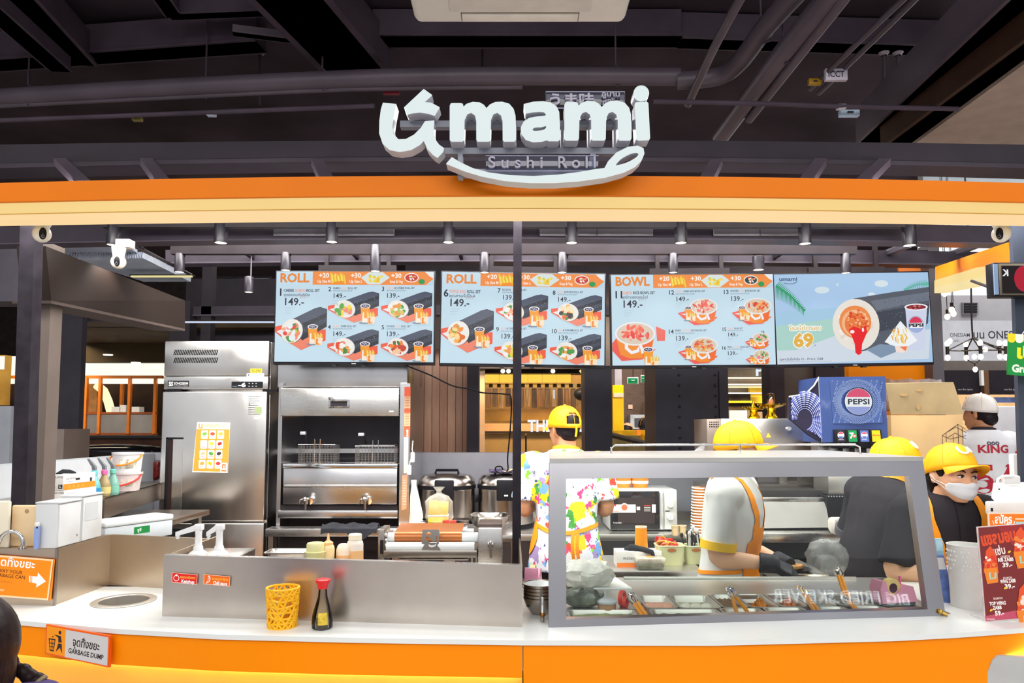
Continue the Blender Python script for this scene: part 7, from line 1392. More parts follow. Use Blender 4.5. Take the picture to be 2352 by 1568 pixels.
for x0, x1 in ((190, 224), (231, 291), (298, 350)): pbo('frosted_pane', emis('frosted%d' % x0, 'a89c90', .55, .25), os2, x0, 952, x1, 994, WY, .012)
pbo('counter', mat('shop_counter', '5a3320', .5, var=.2), os2, 140, 1003, 372, 1034, WY-.4, .3); pbo('counter_top', mat('shop_top', '1a1614', .3), os2, 140, 1000, 372, 1006, WY-.45, .4)
MB().tube([lp(os2, *p, WY+.4) for p in ((222, 884), (238, 897), (248, 920), (255, 946))], .045, 10).build('lit_arch', emis('arch_light', 'ffe8b8', 1.3), os2); pbo('amber_wall', mat('amber_wall', 'd0904e', .5, var=.3), os2, 195, 882, 222, 946, WY+.5, .02)
for k, (x, w_) in enumerate(((256, 20), (275, 14), (300, 20))): pbo('white_carton', WPLAS, os2, x, 934-(k == 1)*4, x+w_, 946, WY+.2, .1)
slab('neighbour_counter', 'dark counter with a basket in front of the orange shop', 'counter', mat('dark_counter', '2c221e', .4, var=.2), 60, 1036, 372, 1300, 6.6, .3)
t = thing('car_display', 'black glossy curved object on the dark counter', 'display', G(200, 1045, 6.5)); t.location.z = G(200, 1036, 6.6).z; MB().ell((.2, .1, 0), (.55, .12, .07), 20, 10).build('hood', mat('gloss_black', '17151a', .1), t); MB().ell((-.15, .08, 0), (.25, .1, .05), 16, 8).build('trim', mat('chrome_dark', '7a6a54', .2, .8), t)
t = slab('lit_kiosk', 'white and orange shop panel at the far left edge', 'panel', emis('left_glow', 'f0a848', .6, .4), -90, 815, 9, 930, 7.2, .1, False); pbo('white_strip', emis('white_strip', 'fff6e6', 1.1), t, -90, 818, 9, 848, 7.18, .01)
t = thing('dark_ceiling_bay', 'dark brown ceiling bay above the orange shop', 'ceiling panel', G(200, 760, 6.5)); o = Vector(t.location); MB().hexa([G(*p, Y)-o for p, Y in (((190, 752), 6), ((640, 752), 6), ((640, 828), 8.5), ((190, 818), 8.5))], [G(*p, Y)-o+Vector((0, 0, .05)) for p, Y in (((190, 752), 6), ((640, 752), 6), ((640, 828), 8.5), ((190, 818), 8.5))]).build('board', mat('bay_brown', '4d4030', .6, var=.4, vs=2), t)
for x, y in ((248, 816), (312, 834), (362, 843)): MB().lathe([(.001, 0), (.04, 0), (.045, .01)], G(x, y, 7)-o, 12).build('downlight', emis('down', 'fff4d8', 2), t)
# back dark cladding between fridge and screens
slab('rear_cladding', 'dark grey cladding behind the menu screens', 'cladding', mat('cladding', '363238', .5, var=.1), 425, 640, 960, 840, 6.2, .1, False)
slab('rear_cladding', 'dark cladding band above the brown plank wall', 'cladding', MATS['cladding'], 930, 590, 1960, 846, 7.6, .1, False)
# plank wall
pw = thing('plank_wall', 'wall of brown vertical planks behind the rice cookers', 'wall', (G(1010, 1037, 6.0).x, 6.0, 0)); PLK = [mat('plank%d' % k, c, .5, var=.08, stretch=(6, 6, .6)) for k, c in enumerate(('b88c74', 'ae8068', 'c29880'))]
pbo('backing', BLACK2, pw, 940, 800, 1075, 1300, 6.02, .1)
xs = [944, 957, 973, 991, 1009, 1027, 1046, 1062, 1074]
for k in range(8): pbo('plank', PLK[k % 3], pw, xs[k]+.4, 800, xs[k+1]-.4, 1300, 6.0-.004*(k % 2), .02, .002)
t = slab('steel_pilaster', 'reflective brown steel strip beside the plank wall', 'pilaster', steel('pilaster', '7a6658', .15, .3), 941, 838, 960, 1300, 5.9, .04); 
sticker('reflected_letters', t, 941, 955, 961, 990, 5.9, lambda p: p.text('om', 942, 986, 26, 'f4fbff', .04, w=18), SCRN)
slab('steel_column', 'narrow dark column between plank wall and amber shop', 'column', DK, 1072, 800, 1099, 1300, 5.8, .2)
# amber shop
AY = 8.0
am = thing('amber_shop', 'amber lit shop front with white letters behind the middle post', 'shop', (G(1220, 1000, AY).x, AY, 0))
pbo('back_wall', mat('amber_back', 'c9964e', .6, var=.5, vs=1.5), am, 1096, 850, 1350, 1000, AY+.8, .05); 
for k in range(6): pbo('sign_panel', emis('amber_sign', 'fbc54c', 1.2, .06), am, 1114+k*33, 859, 1146+k*33, 878, AY-.02, .05, .004)
for k in range(24): pbo('tile', mat('tile_black' if k % 2 else 'tile_gold', '241a14' if k % 2 else 'e8c468', .4), am, 1114+k*9.2, 881, 1122.5+k*9.2, 889, AY+.1, .03)
rnd = random.Random(7)
for k in range(15): x = 1116+k*15; pbo('hanging_garment', mat('garment%d' % (k % 4), ['c08a5a', '9a7a5c', 'd6ac78', '7a6048'][k % 4], .7, var=.3, stretch=(8, 1, .5)), am, x, 891, x+12, 936+rnd.uniform(-3, 4), AY+.2, .05, .01)
pbo('amber_bench', mat('bench', 'd0983c', .4, var=.25, vs=3), am, 1112, 940, 1345, 966, AY+.3, .2); pbo('ledge', mat('ledge', 'd8a070', .5), am, 1112, 972, 1345, 990, AY, .1); pbo('dark_rail', BLACK2, am, 1112, 990, 1345, 994, AY-.05, .1)
for k in range(3): pbo('front_panel', mat('front_tan', 'a07c48', .5), am, 1112+k*98, 995, 1206+k*98, 1060, AY, .08)
pbo('left_frame', mat('frame_tan', 'c9a486', .5), am, 1099, 840, 1113, 1040, AY-.3, .1); pbo('ceiling_soffit', mat('soffit_brown', '2c2424', .5), am, 1099, 830, 1350, 857, AY-.2, .3)
for x in (1155, 1168, 1270): MB().ell(lp(am, x, 852, AY-.25), .025, 10, 6).build('downlight', emis('down', 'fff4d8', 2), am)
def am_t(p): p.text('THE ALLEY', 1212, 990, 37, 'f8fbff', .03, w=150); p.rect(1271, 895, 1274, 915, 'cfe8ff')
sticker('shop_letters', am, 1212, 890, 1345, 992, AY-.3, am_t, SCRN)
lamp_ = MB().ell(lp(am, 1335, 905, AY-.3), (.08, .08, .07), 12, 8); lamp_.build('pendant', BPLAS, am); MB().tube([lp(am, 1332, 850, AY-.3), lp(am, 1344, 866, AY-.3), lp(am, 1347, 900, AY-.3)], .012, 8).build('curved_tube', emis('tube_warm', 'ffdf9a', 1.2), am)
slab('steel_column', 'broad dark grey column left of the yellow pillar', 'column', DK2, 1344, 840, 1407, 1300, 6.2, .3)
# far kitchen
t = slab('yellow_pillar', 'bright yellow pillar in the far kitchen', 'pillar', mat('pillar_yellow', 'e8b608', .4, var=.05), 1408, 884, 1433, 1040, 9.0, .2, False); pbo('logo_patch', mat('patch', 'e2c8b0', .5), t, 1409, 902, 1432, 912, 8.99, .01); pbo('grey_cap', mat('cap_grey', '8a8590', .5), t, 1412, 838, 1428, 884, 9.02, .1)
fk = thing('far_kitchen', 'dim far kitchen with shelves and ovens behind the pillar', 'kitchen', (G(1470, 1000, 11).x, 11, 0)); pbo('rear_wall', mat('kitchen_brown', '5a4438', .6, var=.35, stretch=(1, 1, 14)), fk, 1405, 838, 1515, 1215, 11, .1); pbo('oven', mat('oven_steel', 'a8abb4', .4, var=.3, vs=6), fk, 1448, 952, 1510, 985, 10.8, .2); pbo('oven_window', mat('oven_dark', '4a4a54', .3), fk, 1458, 960, 1492, 980, 10.78, .02); pbo('hood', mat('kit_hood', '9a8068', .5), fk, 1485, 922, 1515, 950, 10.7, .3); pbo('notice', mat('notice_pink', 'e0b8a0', .5), fk, 1443, 929, 1453, 939, 10.98, .01); pbo('side_board', mat('board_tan', 'a08c7c', .5), fk, 1492, 858, 1512, 888, 10.6, .05)
fc = thing('yellow_counter', 'yellow counter with a sloping handrail in the far kitchen', 'counter', (G(1450, 1030, 8.2).x, 8.2, 0)); pbo('yellow_top', mat('counter_yellow', 'e2b01c', .4, var=.2), fc, 1410, 988, 1515, 1003, 8.4, .3); pbo('yellow_post', MATS['counter_yellow'], fc, 1473, 996, 1480, 1022, 8.1, .05); pbo('olive_front', mat('olive_front', '5c5438', .5, var=.2), fc, 1392, 1000, 1515, 1293, 8.3, .05); MB().tube([lp(fc, 1390, 995, 7.9), lp(fc, 1512, 1025, 7.9)], .03, 8).build('handrail', mat('rail_dark', '2e2a28', .35), fc)
for x in (1463, 1486): pbo('red_carton', mat('carton_orange', 'e8822a', .5), fc, x, 987, x+9, 999, 8.0, .08)
def exitsign(label, x0, y0, x1, y1, Y):
    t = thing('exit_sign', label, 'exit sign', G((x0+x1)/2, y1, Y)); pbo('frame', WPLAS, t, x0, y0, x1, y1, Y, .05); pbo('lit_panel', emis('exit_green', '1d9a5a', .9), t, x0+1, y0+2, x1-1, y1-1, Y-.005, .006); pbo('figure', emis('exit_white', 'e6fff2', 1), t, (x0*2+x1)/3, (y0+y1)/2-1.6, (x0+2*x1)/3, (y0+y1)/2+.5, Y-.008, .004); pbo('divider', BPLAS, t, x0+1, (y0+y1)/2+1, x1-1, (y0+y1)/2+2, Y-.008, .004); MB().cyl(lp(t, (x0+x1)/2, y0, Y), lp(t, (x0+x1)/2, y0-240, Y), .006, seg=6).build('rod', BLACK2, t)
exitsign('wide green exit sign above the far kitchen', 1442, 866, 1466, 881, 8.8); exitsign('narrow green exit sign seen from its end', 1473, 861, 1481, 878, 8.6)
t = slab('riveted_column', 'large dark grey riveted column behind the holding cabinet', 'column', DK2, 1508, 820, 1676, 1300, 6.0, .5); 
for k in range(8):
    for x in (1560, 1643): MB().ell((G(x, 900, 6).x-t.location.x, -.004, G(x, 861+k*24, 6).z), (.012, .008, .012), 8, 6).build('rivet', mat('rivet', '2c2b33', .4), t)
MB().box(G(1651, 900, 6).x-t.location.x-.004, G(1651, 900, 6).x-t.location.x+.004, -.004, 0, 0, 2.05).build('panel_seam', BPLAS, t)
rs = thing('lit_shop', 'beige lit shop with letters and yellow shelf bars, right of the riveted column', 'shop', (G(1725, 960, 8).x, 8.0, 0)); pbo('wall', mat('beige_wall', 'a89884', .6, var=.15), rs, 1670, 830, 1785, 1306, 8.0, .05); pbo('yellow_wall', mat('yellow_wall', 'e8b81c', .5, var=.15), rs, 1722, 886, 1785, 945, 7.9, .05); pbo('dark_fridge', mat('dark_fridge', '2c2420', .4, var=.4, vs=8), rs, 1675, 902, 1724, 932, 7.85, .05)
for y, x1, c in ((866, 1778, 'fbf0dc'), (881, 1776, 'fdf4e4'), (887, 1776, 'f6e7b4'), (901, 1752, 'fffaf0')): pbo('lit_shelf', emis('lit'+c, c, 1.2), rs, 1674, y, x1, y+3, 7.8, .05)
pbo('yellow_bar', mat('ybar', 'f4c81c', .4), rs, 1674, 920, 1728, 925, 7.8, .05); pbo('white_chair', WPLAS, rs, 1676, 942, 1716, 962, 7.5, .05); pbo('bench', mat('rs_bench', '9a7c58', .5), rs, 1674, 926, 1780, 962, 7.9, .04)
sticker('shop_letters', rs, 1733, 838, 1790, 868, 7.7, lambda p: p.text('PARIS', 1734, 862, 33, 'e6f6ff', .03, w=95), SCRN)
slab('steel_column', 'dark column right of the beige lit shop', 'column', DK, 1773, 800, 1806, 1300, 5.9, .2); slab('grey_wall', 'grey brown wall panel behind the soda dispenser', 'panel', mat('panel_greybrown', '55504c', .55, var=.08), 1805, 820, 1880, 1200, 6.0, .1); slab('dark_wall', 'dark wall panel above the soda dispenser', 'panel', mat('panel_dark', '39353a', .5), 1878, 820, 1956, 1200, 5.95, .1)
t = thing('orange_partition', 'orange partition board behind the rightmost screen', 'partition', (G(2050, 1000, 5.0).x, 5.0, 0)); pbo('board', ORANGE, t, 1952, 700, 2150, 1200, 5.0, .06); pbo('top_left_board', mat('board_orange2', 'f0863a', .4), t, 1953, 606, 2008, 700, 5.0, .06); pbo('top_right_board', MATS['board_orange2'], t, 2066, 606, 2132, 700, 5.0, .06); pbo('slot_board', DARKGREY, t, 2008, 606, 2066, 700, 5.02, .05); pbo('top_rail', mat('rail_silver', '8d8c98', .4, .5), t, 1950, 602, 2134, 607, 4.98, .08)
slab('steel_column', 'grey column right of the orange partition', 'column', mat('column_grey', '5e5a60', .5, var=.06), 2146, 560, 2172, 1300, 4.9, .12)
t = thing('roof_truss', 'dark sloping truss bar above the rightmost screen', 'truss', G(2000, 600, 4.6)); o = Vector(t.location)
for p0, p1 in (((2016, 590), (2090, 560)), ((2130, 605), (2330, 530)), ((1990, 550), (2260, 553))): MB().tube([G(*p0, 4.6)-o, G(*p1, 3.9)-o], .022, 6).build('bar', mat('truss_grey', '56525c', .4), t)
# right: billboard, grey wall, dark shop fronts
slab('mall_wall', 'dark grey mall wall with a vent above the billboard', 'wall', mat('mall_grey', '8a888c', .6, var=.05), 2160, 678, 2420, 738, 7.0, .2, False); t = slab('air_vent', 'dark louvred vent on the mall wall', 'vent', mat('vent_frame', '77747a', .5), 2212, 694, 2248, 722, 6.97, .03, False)
for k in range(4): pbo('louvre', BPLAS, t, 2215, 696+k*6, 2245, 700+k*6, 6.96, .01)
bb2 = slab('billboard', 'white billboard with ONESIAM lettering at the right', 'billboard', mat('billboard_white', 'e2e2e8', .6, emit=.72), 2166, 736, 2420, 828, 6.9, .05, False)
sticker('small_lettering', bb2, 2166, 736, 2420, 828, 6.9, lambda p: (p.text('ONESIAM', 2180, 773, 12, '45454c', .01, w=46), p.text('Coin', 2181, 785, 11, '66666c', .0, w=20))); sticker('large_lettering', bb2, 2166, 736, 2420, 828, 6.9, lambda p: p.text('บน ONESIAM', 2233, 777, 25, '303036', .015, w=130))
slab('dark_shop', 'dark shop front below the billboard', 'shop', mat('front_dark', '2a262c', .5, var=.1), 2165, 850, 2430, 905, 6.6, .1, False); slab('brown_fascia', 'grey brown fascia under the billboard', 'panel', mat('fascia_brown', '6a615c', .5), 2165, 828, 2430, 852, 6.7, .1, False)
t = slab('shop_interior', 'warm lit shop interior behind the jersey', 'shop', mat('shop_warm', 'b4946c', .6, var=.25, vs=2), 2165, 903, 2430, 1300, 8.0, .1); pbo('brown_post', mat('post_brown', '6a4a30', .5), t, 2264, 850, 2275, 1060, 6.55, .06); pbo('blue_band', mat('band_blue', '5a6a9a', .5, var=.5, vs=12), t, 2226, 912, 2340, 924, 6.5, .05); pbo('white_post', WPLAS, t, 2254, 850, 2260, 885, 6.5, .03)
sticker('front_lettering', t, 2180, 890, 2340, 900, 6.5, lambda p: (p.text('use the space', 2200, 896, 7, 'b8b4b4', .0, w=34), p.text('use the space', 2306, 896, 7, 'b8b4b4', .0, w=34)))
t = thing('standing_board', 'rounded white standing board behind the jersey wearer', 'board', (G(2310, 1040, 5.6).x, 5.6, 0)); a, b = lp(t, 2272, 1036, 5.6), lp(t, 2345, 932, 5.6); MB().box(a.x, b.x, 0, .03, a.z, b.z, .014, seg=3).build('board', mat('board_white', 'd4d5da', .3), t); MB().box(-.03, .03, 0, .04, 0, a.z).build('leg', GPLAS, t)
# chandelier
CY2 = 5.2
ch = thing('chandelier', 'black branching chandelier with bare glowing bulbs at the right', 'chandelier', G(2236, 850, CY2)); BLB = emis('bulb_glow', 'ffe9c0', 7); IR = mat('chandelier_iron', '2c2422', .4, .5)
top = lp(ch, 2234, 776, CY2); MB().tube([Vector((top.x-.015, 0, 4.3-ch.location.z)), lp(ch, 2230, 640, CY2), lp(ch, 2232, 740, CY2), top], .006, 6).build('stem', IR, ch)
arms = [(2176, 805), (2219, 806), (2252, 803), (2296, 803), (2310, 804)]
for k, (x, y) in enumerate(arms):
    e = lp(ch, x, y, CY2+(.12 if k % 2 else -.05)); MB().tube([top, e], .005, 6).build('arm', IR, ch); MB().tube([e, lp(ch, arms[(k+1) % 5][0], arms[(k+1) % 5][1], CY2+(.12 if (k+1) % 2 else -.05))], .004, 6).build('ring_rod', IR, ch)
    for dy in (-16, 16): q = e+Vector((0, 0, -dy*CY2/F)); MB().cyl(e, e+(q-e)*.6, .012, seg=8).build('socket', IR, ch); MB().ell(q, (.017, .017, .022), 10, 8).build('bulb', BLB, ch)
for x, y in ((2238, 819), (2182, 783), (2263, 802), (2240, 848)): MB().ell(lp(ch, x, y, CY2), (.016, .016, .02), 10, 8).build('bulb', BLB, ch)
MB().tube([lp(ch, 2222, 826, CY2), lp(ch, 2238, 835, CY2), lp(ch, 2254, 824, CY2)], .004, 6).tube([lp(ch, 2239, 835, CY2), lp(ch, 2240, 848, CY2)], .004, 6).build('lower_arm', IR, ch)
for k, (x, y) in enumerate(((2170, 674), (2186, 711), (2190, 720), (2176, 727))): t = thing('bare_bulb', ['bare bulb highest beside the grey column', 'bare bulb left of the mall wall vent, upper', 'bare bulb left of the mall wall vent, middle', 'bare bulb left of the mall wall vent, lowest'][k], 'bulb', G(x, y, 5.0)); MB().ell((0, 0, 0), (.018, .018, .022), 10, 8).build('glass', BLB, t); MB().cyl((0, 0, .018), (0, 0, .05), .01, seg=8).build('cap', IR, t); MB().cyl((0, 0, .05), (0, 0, 4.3-G(x, y, 5.0).z), .0025, seg=5).build('cord', IR, t)
# opposite shop sign behind the camera, seen mirrored in the guard glass
gn = None
pm = (BLg.lerp(BRg, .5)); nrm = (BRg-BLg).cross(TLg-BLg).normalized()
if nrm.y > 0: nrm = -nrm
def mirror_hit(px, py, D):
    d = ray(px, py).normalized(); c0 = Vector((0, 0, EYE)); t_ = (BLg+Vector((0, .014, 0))-c0).dot(nrm)/d.dot(nrm); h = c0+d*t_; r_ = d-nrm*2*d.dot(nrm); u = (-D-h.y)/r_.y
    return h+r_*u
m0, m1 = mirror_hit(2062, 1372, 5.0), mirror_hit(1772, 1366, 5.0)
op = thing('opposite_sign', 'lit white letter sign of the shop across the aisle', 'sign', m0); 
v_, f_, tw_ = text2d('BIG FRIED SKEWER', 0); wid = (m1-m0).length*1.09; hh = (mirror_hit(1900, 1352, 5.0)-mirror_hit(1900, 1378, 5.0)).length*1.42; mb = ruled('BIG FRIED SKEWER', hh, .01, 0); kx = wid/(tw_*hh)
dirx = (m1-m0).normalized(); ang = math.atan2(dirx.y, dirx.x); mb.v = [Vector((p.x*kx-wid*.09, -p.y, p.z-hh*.3)) for p in mb.v]
o = mb.build('letters', emis('opposite_letters', 'eaf4ff', 14), op); o.rotation_euler = (0, -math.asin(max(-1, min(1, dirx.z))), ang); MB().box(-3.5, 1.5, -.12, -.05, -.5, .6).build('sign_board', mat('opposite_board', 'bdb8b2', .6), op)
# people
from mathutils.bvhtree import BVHTree
SKIN = mat('skin_warm', 'e0a884', .5, var=.05, sub=.12); SKIN2 = mat('skin_light', 'f0c0a0', .5, var=.04, sub=.12); SKIN3 = mat('skin_tan', 'c08a66', .5, var=.05, sub=.12)
HAIR = mat('hair_black', '211b1e', .42, var=.3, vs=60, stretch=(8, 8, 1)); CAPY = mat('cap_yellow', 'ffb200', .6, var=.06, vs=20, bump=.15, bs=30); APR = mat('apron_orange', 'fa9410', .65, var=.06, vs=12, bump=.15, bs=25)
BPOLO = mat('polo_black', '2f2c31', .8, var=.12, vs=5, bump=.35, bs=7); PANTS = mat('pants_black', '262429', .8, var=.1, bump=.3, bs=16); TEE = mat('tee_white', 'd8d9d9', .8, var=.04, vs=6, bump=.5, bs=7); SHOE = mat('shoe_black', '1c1b1e', .5)
def ering(c, rx, ry, n=20, ax=None):
    return [Vector((c[0]+rx*math.cos(2*math.pi*i/n), c[1]+ry*math.sin(2*math.pi*i/n), c[2])) for i in range(n)]
def limb(mb, pts, rad, seg=14):
    pts = [Vector(p) for p in pts]; P = catmull([tuple(p) for p in pts], 4, False); Rr = []
    for i in range(len(pts)-1): Rr += [rad[i]+(rad[i+1]-rad[i])*j/4 for j in range(4)]
    Rr.append(rad[-1]); mb.tube([Vector(p) for p in P], Rr, seg); mb.ell(P[0], rad[0], 12, 8); mb.ell(P[-1], rad[-1], 12, 8)
HEADR = [(0, .020, -.080, -.035), (.018, .036, -.089, -.012), (.045, .051, -.094, .03), (.075, .060, -.096, .058), (.105, .067, -.094, .080), (.135, .0725, -.094, .093), (.165, .0745, -.092, .098), (.19, .070, -.082, .092), (.21, .056, -.062, .074), (.224, .036, -.036, .046), (.231, .012, -.01, .018)]
def headmesh(mb, M, s, face=True):
    rg = []
    for z, w_, yf, yb in HEADR:
        r_ = []
        for i in range(24):
            a = 2*math.pi*i/24; ca, sa = math.cos(a), math.sin(a); yc = (yf+yb)/2; ry = (yb-yf)/2; k = .86
            r_.append(M @ (s*Vector((w_*math.copysign(abs(ca)**k, ca), yc+ry*math.copysign(abs(sa)**k, sa), z))))
        rg.append(r_)
    mb.loft(rg)
    if face:
        mb.loft([[M @ (s*Vector((x*q, y, z))) for x, y, z in ((-.010, -.088, zb), (.010, -.088, zb), (.007, yy, zb+.004), (-.007, yy, zb+.004))] for zb, yy, q in ((.064, -.110, 1.5), (.072, -.116, 1.6), (.085, -.108, 1.0), (.105, -.099, .8), (.118, -.094, .8))])
        for sx in (-1, 1): mb.ell(M @ (s*Vector((sx*.012, -.100, .070))), .0075*s, 8, 6); mb.ell(M @ (s*Vector((sx*.036, -.068, .088))), .024*s, 10, 8); mb.ell(M @ (s*Vector((sx*.033, -.080, .122))), (.026*s, .016*s, .008*s), 10, 6)
        mb.ell(M @ (s*Vector((0, -.094, .042))), (.02*s, .010*s, .009*s), 10, 6)
    for sx in (-1, 1): mb.ell(M @ (s*Vector((sx*.074, .012, .1))), (.010*s, .020*s, .032*s), 10, 8); mb.ell(M @ (s*Vector((sx*.079, .018, .11))), (.007*s, .016*s, .02*s), 10, 8)
def hand(mb, w, d, up, s, curl=.5, rad=.0085):
    "palm and five fingers from wrist w along d; up = back of the hand"
    d = Vector(d).normalized(); up = Vector(up); up = (up-d*up.dot(d)).normalized(); sd_ = d.cross(up); w = Vector(w)
    mb.loft([[w+d*a*s+sd_*b*q*s+up*c*h*s for b, c in ((-1, -1), (-.3, -1.1), (.3, -1.1), (1, -1), (1, 1), (.3, 1.1), (-.3, 1.1), (-1, 1))] for a, q, h in ((-.01, .024, .018), (.02, .032, .016), (.05, .040, .015), (.085, .041, .013))])
    for k, (off, L) in enumerate(((-.031, .062), (-.011, .072), (.010, .068), (.030, .052))):
        p0 = w+d*.078*s+sd_*off*s; c1 = math.cos(curl*.6); s1 = math.sin(curl*.6); c2, s2 = math.cos(curl*1.5), math.sin(curl*1.5)
        p1 = p0+(d*c1-up*s1)*L*.5*s; p2 = p1+(d*c2-up*s2)*L*.5*s; mb.tube([p0, p1, (p1+p2)/2, p2], [rad*s*1.08, rad*s, rad*s*.95, rad*s*.85], 8); mb.ell(p2, rad*s*.86, 8, 6)
    p0 = w+d*.025*s-sd_*.034*s; p1 = p0+(d*.6-sd_*.7-up*.25).normalized()*.035*s; p2 = p1+(d*.9-sd_*.15-up*.35).normalized()*.032*s; mb.tube([p0, p1, p2], [rad*1.4*s, rad*1.1*s, rad*s*.95], 8); mb.ell(p2, rad*s*.95, 8, 6)
TOR = [(.80, .155, .112, 0), (.90, .165, .118, 0), (.98, .150, .108, 0), (1.06, .136, .100, 0), (1.16, .146, .108, -.004), (1.26, .158, .112, -.006), (1.34, .160, .102, 0), (1.39, .130, .082, .006), (1.42, .080, .064, .010), (1.435, .060, .056, .012)]
class Human:
    def __init__(s, label, loc, rz, H=1.65, lean=0, side=0, head=(0, 0, 0), arms=None, skin=None, group=None, fat=1.0, hands=True, legs=True, vox=.010, face=True, sw=1.0, hoff=(0, 0, 0)):
        s.k = H/1.65; k = s.k; s.t = thing('person', label, 'person', loc, rz, group); s.skin = skin or SKIN; s.lean, s.side = lean, side; s.fat = fat; s.sw = sw
        s.neck = s.B((0, .006, 1.40)); s.hb = s.B((0, -.012, 1.435))+Vector(hoff)
        s.HM = Matrix.Translation(s.hb) @ Matrix.Rotation(R(head[0]), 4, 'Z') @ Matrix.Rotation(R(head[2]), 4, 'Y') @ Matrix.Rotation(R(head[1]), 4, 'X')
        a = arms or {}
        s.arm = {}
        for sx, nm in ((1, 'L'), (-1, 'R')):
            sh = s.B((sx*.172*fat*sw, 0, 1.358)); el = Vector(a.get('el'+nm, s.B((sx*.215, .01, 1.07)))); wr = Vector(a.get('wr'+nm, el+Vector((sx*-.02, -.18, -.06)))); s.arm[nm] = (sh, el, wr)
        mb = MB(); s.torso(mb, 1.0, -.006); headmesh(mb, s.HM, k, face)
        mb.cyl(s.B((0, .012, 1.36)), s.HM @ (k*Vector((0, .018, .06))), .058*k, .052*k, 16)
        for nm in 'LR':
            sh, el, wr = s.arm[nm]; limb(mb, [sh, sh.lerp(el, .5), el, el.lerp(wr, .4), wr], [.052*k, .046*k, .037*k, .038*k, .026*k])
            if hands:
                d = (wr-el).normalized(); hand(mb, wr, d, Vector((0, 0, 1)), k, .6)
        if legs:
            for sx in (1, -1): limb(mb, [Vector((sx*.085*k, 0, .84*k)), Vector((sx*.095*k, -.005, .64*k)), Vector((sx*.1*k, -.005, .45*k)), Vector((sx*.1*k, .015, .26*k)), Vector((sx*.1*k, .02, .07*k))], [.088*k, .074*k, .052*k, .048*k, .034*k]); limb(mb, [Vector((sx*.1*k, .03, .04*k)), Vector((sx*.1*k, -.06, .035*k)), Vector((sx*.105*k, -.15, .025*k))], [.034*k, .032*k, .022*k])
        s.body = remesh(mb, vox, 4, .5); s.bo = s.body.build('body', s.skin, s.t, smooth=180)
    def B(s, p):
        "bend an upright body point (unit figure) forward / sideways about the hips"
        p = Vector(p); q = max(0, min(1, (p.z-.86)/.30)); q = q*q*(3-2*q); piv = Vector((0, 0, .90))
        M = Matrix.Rotation(R(s.side)*q, 4, 'Y') @ Matrix.Rotation(R(s.lean)*q, 4, 'X'); return (piv+M @ (p-piv))*s.k
    def torso(s, mb, k=1.0, inf=0.0, z0=None, flare=1.0, top=1.44):
        rg = []
        for z, rx, ry, dy in TOR:
            if z > top: continue
            if z0 is not None and z < z0+.03: continue
            rg.append([s.B(p) for p in ering((0, dy, z), rx*k*s.fat+inf, ry*k*s.fat+inf, 24)])
        if z0 is not None: rg.insert(0, [s.B(p) for p in ering((0, 0, z0), .165*flare*s.fat+inf, .118*flare*s.fat+inf, 24)])
        mb.loft(rg)
        for sx in (1, -1): mb.ell(s.B((sx*.150*s.fat*s.sw, 0, 1.350)), (.062+inf, .062+inf, .058+inf), 14, 10)
    def shirt(s, m, z0=.86, sleeve=.62, inf=.014, flare=1.08, slr=.070, name='shirt', vox=.010, cuff=None):
        mb = MB(); s.torso(mb, 1.0, inf, z0, flare)
        s.cuffs = []
        for nm in 'LR':
            sh, el, wr = s.arm[nm]; e = sh.lerp(el, sleeve) if sleeve <= 1 else el.lerp(wr, sleeve-1); pts = [sh, sh.lerp(el, sleeve*.5), e] if sleeve <= 1 else [sh, sh.lerp(el, .5), el, e]
            rr = [.068*s.k, .066*s.k, slr*s.k] if sleeve <= 1 else [.068*s.k, .062*s.k, .056*s.k, .045*s.k]; mb.tube([Vector(p) for p in pts], rr, 16); mb.ell(sh, .066*s.k, 12, 8); s.cuffs.append((e, (e-sh).normalized(), rr[-1]))
        out = remesh(mb, vox, 5, .5); rnd_ = random.Random(1)
        from mathutils import noise
        for v in out.v:
            n_ = noise.noise(Vector((v.x*9, v.y*9, v.z*5)))*.006+noise.noise(Vector((v.x*22+3, v.y*22, v.z*9)))*.003; d = Vector((v.x, v.y, 0)); v += d.normalized()*n_ if d.length > .01 else Vector((0, 0, 0))
        s.sh = out; s.bvh = BVHTree.FromPolygons([tuple(v) for v in out.v], out.f); o = out.build(name, m, s.t, smooth=180)
        if cuff:
            for e, d, r_ in s.cuffs:
                q = d.to_track_quat('Z', 'Y').to_matrix().to_4x4(); MB().lathe([(r_*.8, -.03), (r_+.004, -.032), (r_+.004, .004), (r_*.85, .004), (r_*.8, -.03)], (0, 0, 0), 24, M=Matrix.Translation(e) @ q).build('cuff', cuff, s.t)
        return o
    def pants(s, m=None, inf=.012, top=.93):
        mb = MB(); k = s.k; rg = [[s.B(p) for p in ering((0, 0, z), (rx)*s.fat+inf, (ry)*s.fat+inf, 22)] for z, rx, ry in ((.80, .15, .112), (.88, .165, .118), (top, .158, .114))]; mb.loft(rg)
        for sx in (1, -1): limb(mb, [Vector((sx*.085*k, 0, .84*k)), Vector((sx*.095*k, -.005, .64*k)), Vector((sx*.1*k, 0, .45*k)), Vector((sx*.1*k, .015, .26*k)), Vector((sx*.1*k, .02, .09*k))], [.1*k, .088*k, .07*k, .064*k, .058*k])
        remesh(mb, .012, 4).build('trousers', m or PANTS, s.t, smooth=180)
        for sx in (1, -1): b_ = MB(); limb(b_, [Vector((sx*.1*k, .04, .045*k)), Vector((sx*.1*k, -.05, .045*k)), Vector((sx*.105*k, -.16, .032*k))], [.044*k, .044*k, .032*k]); b_.build('shoe', SHOE, s.t)
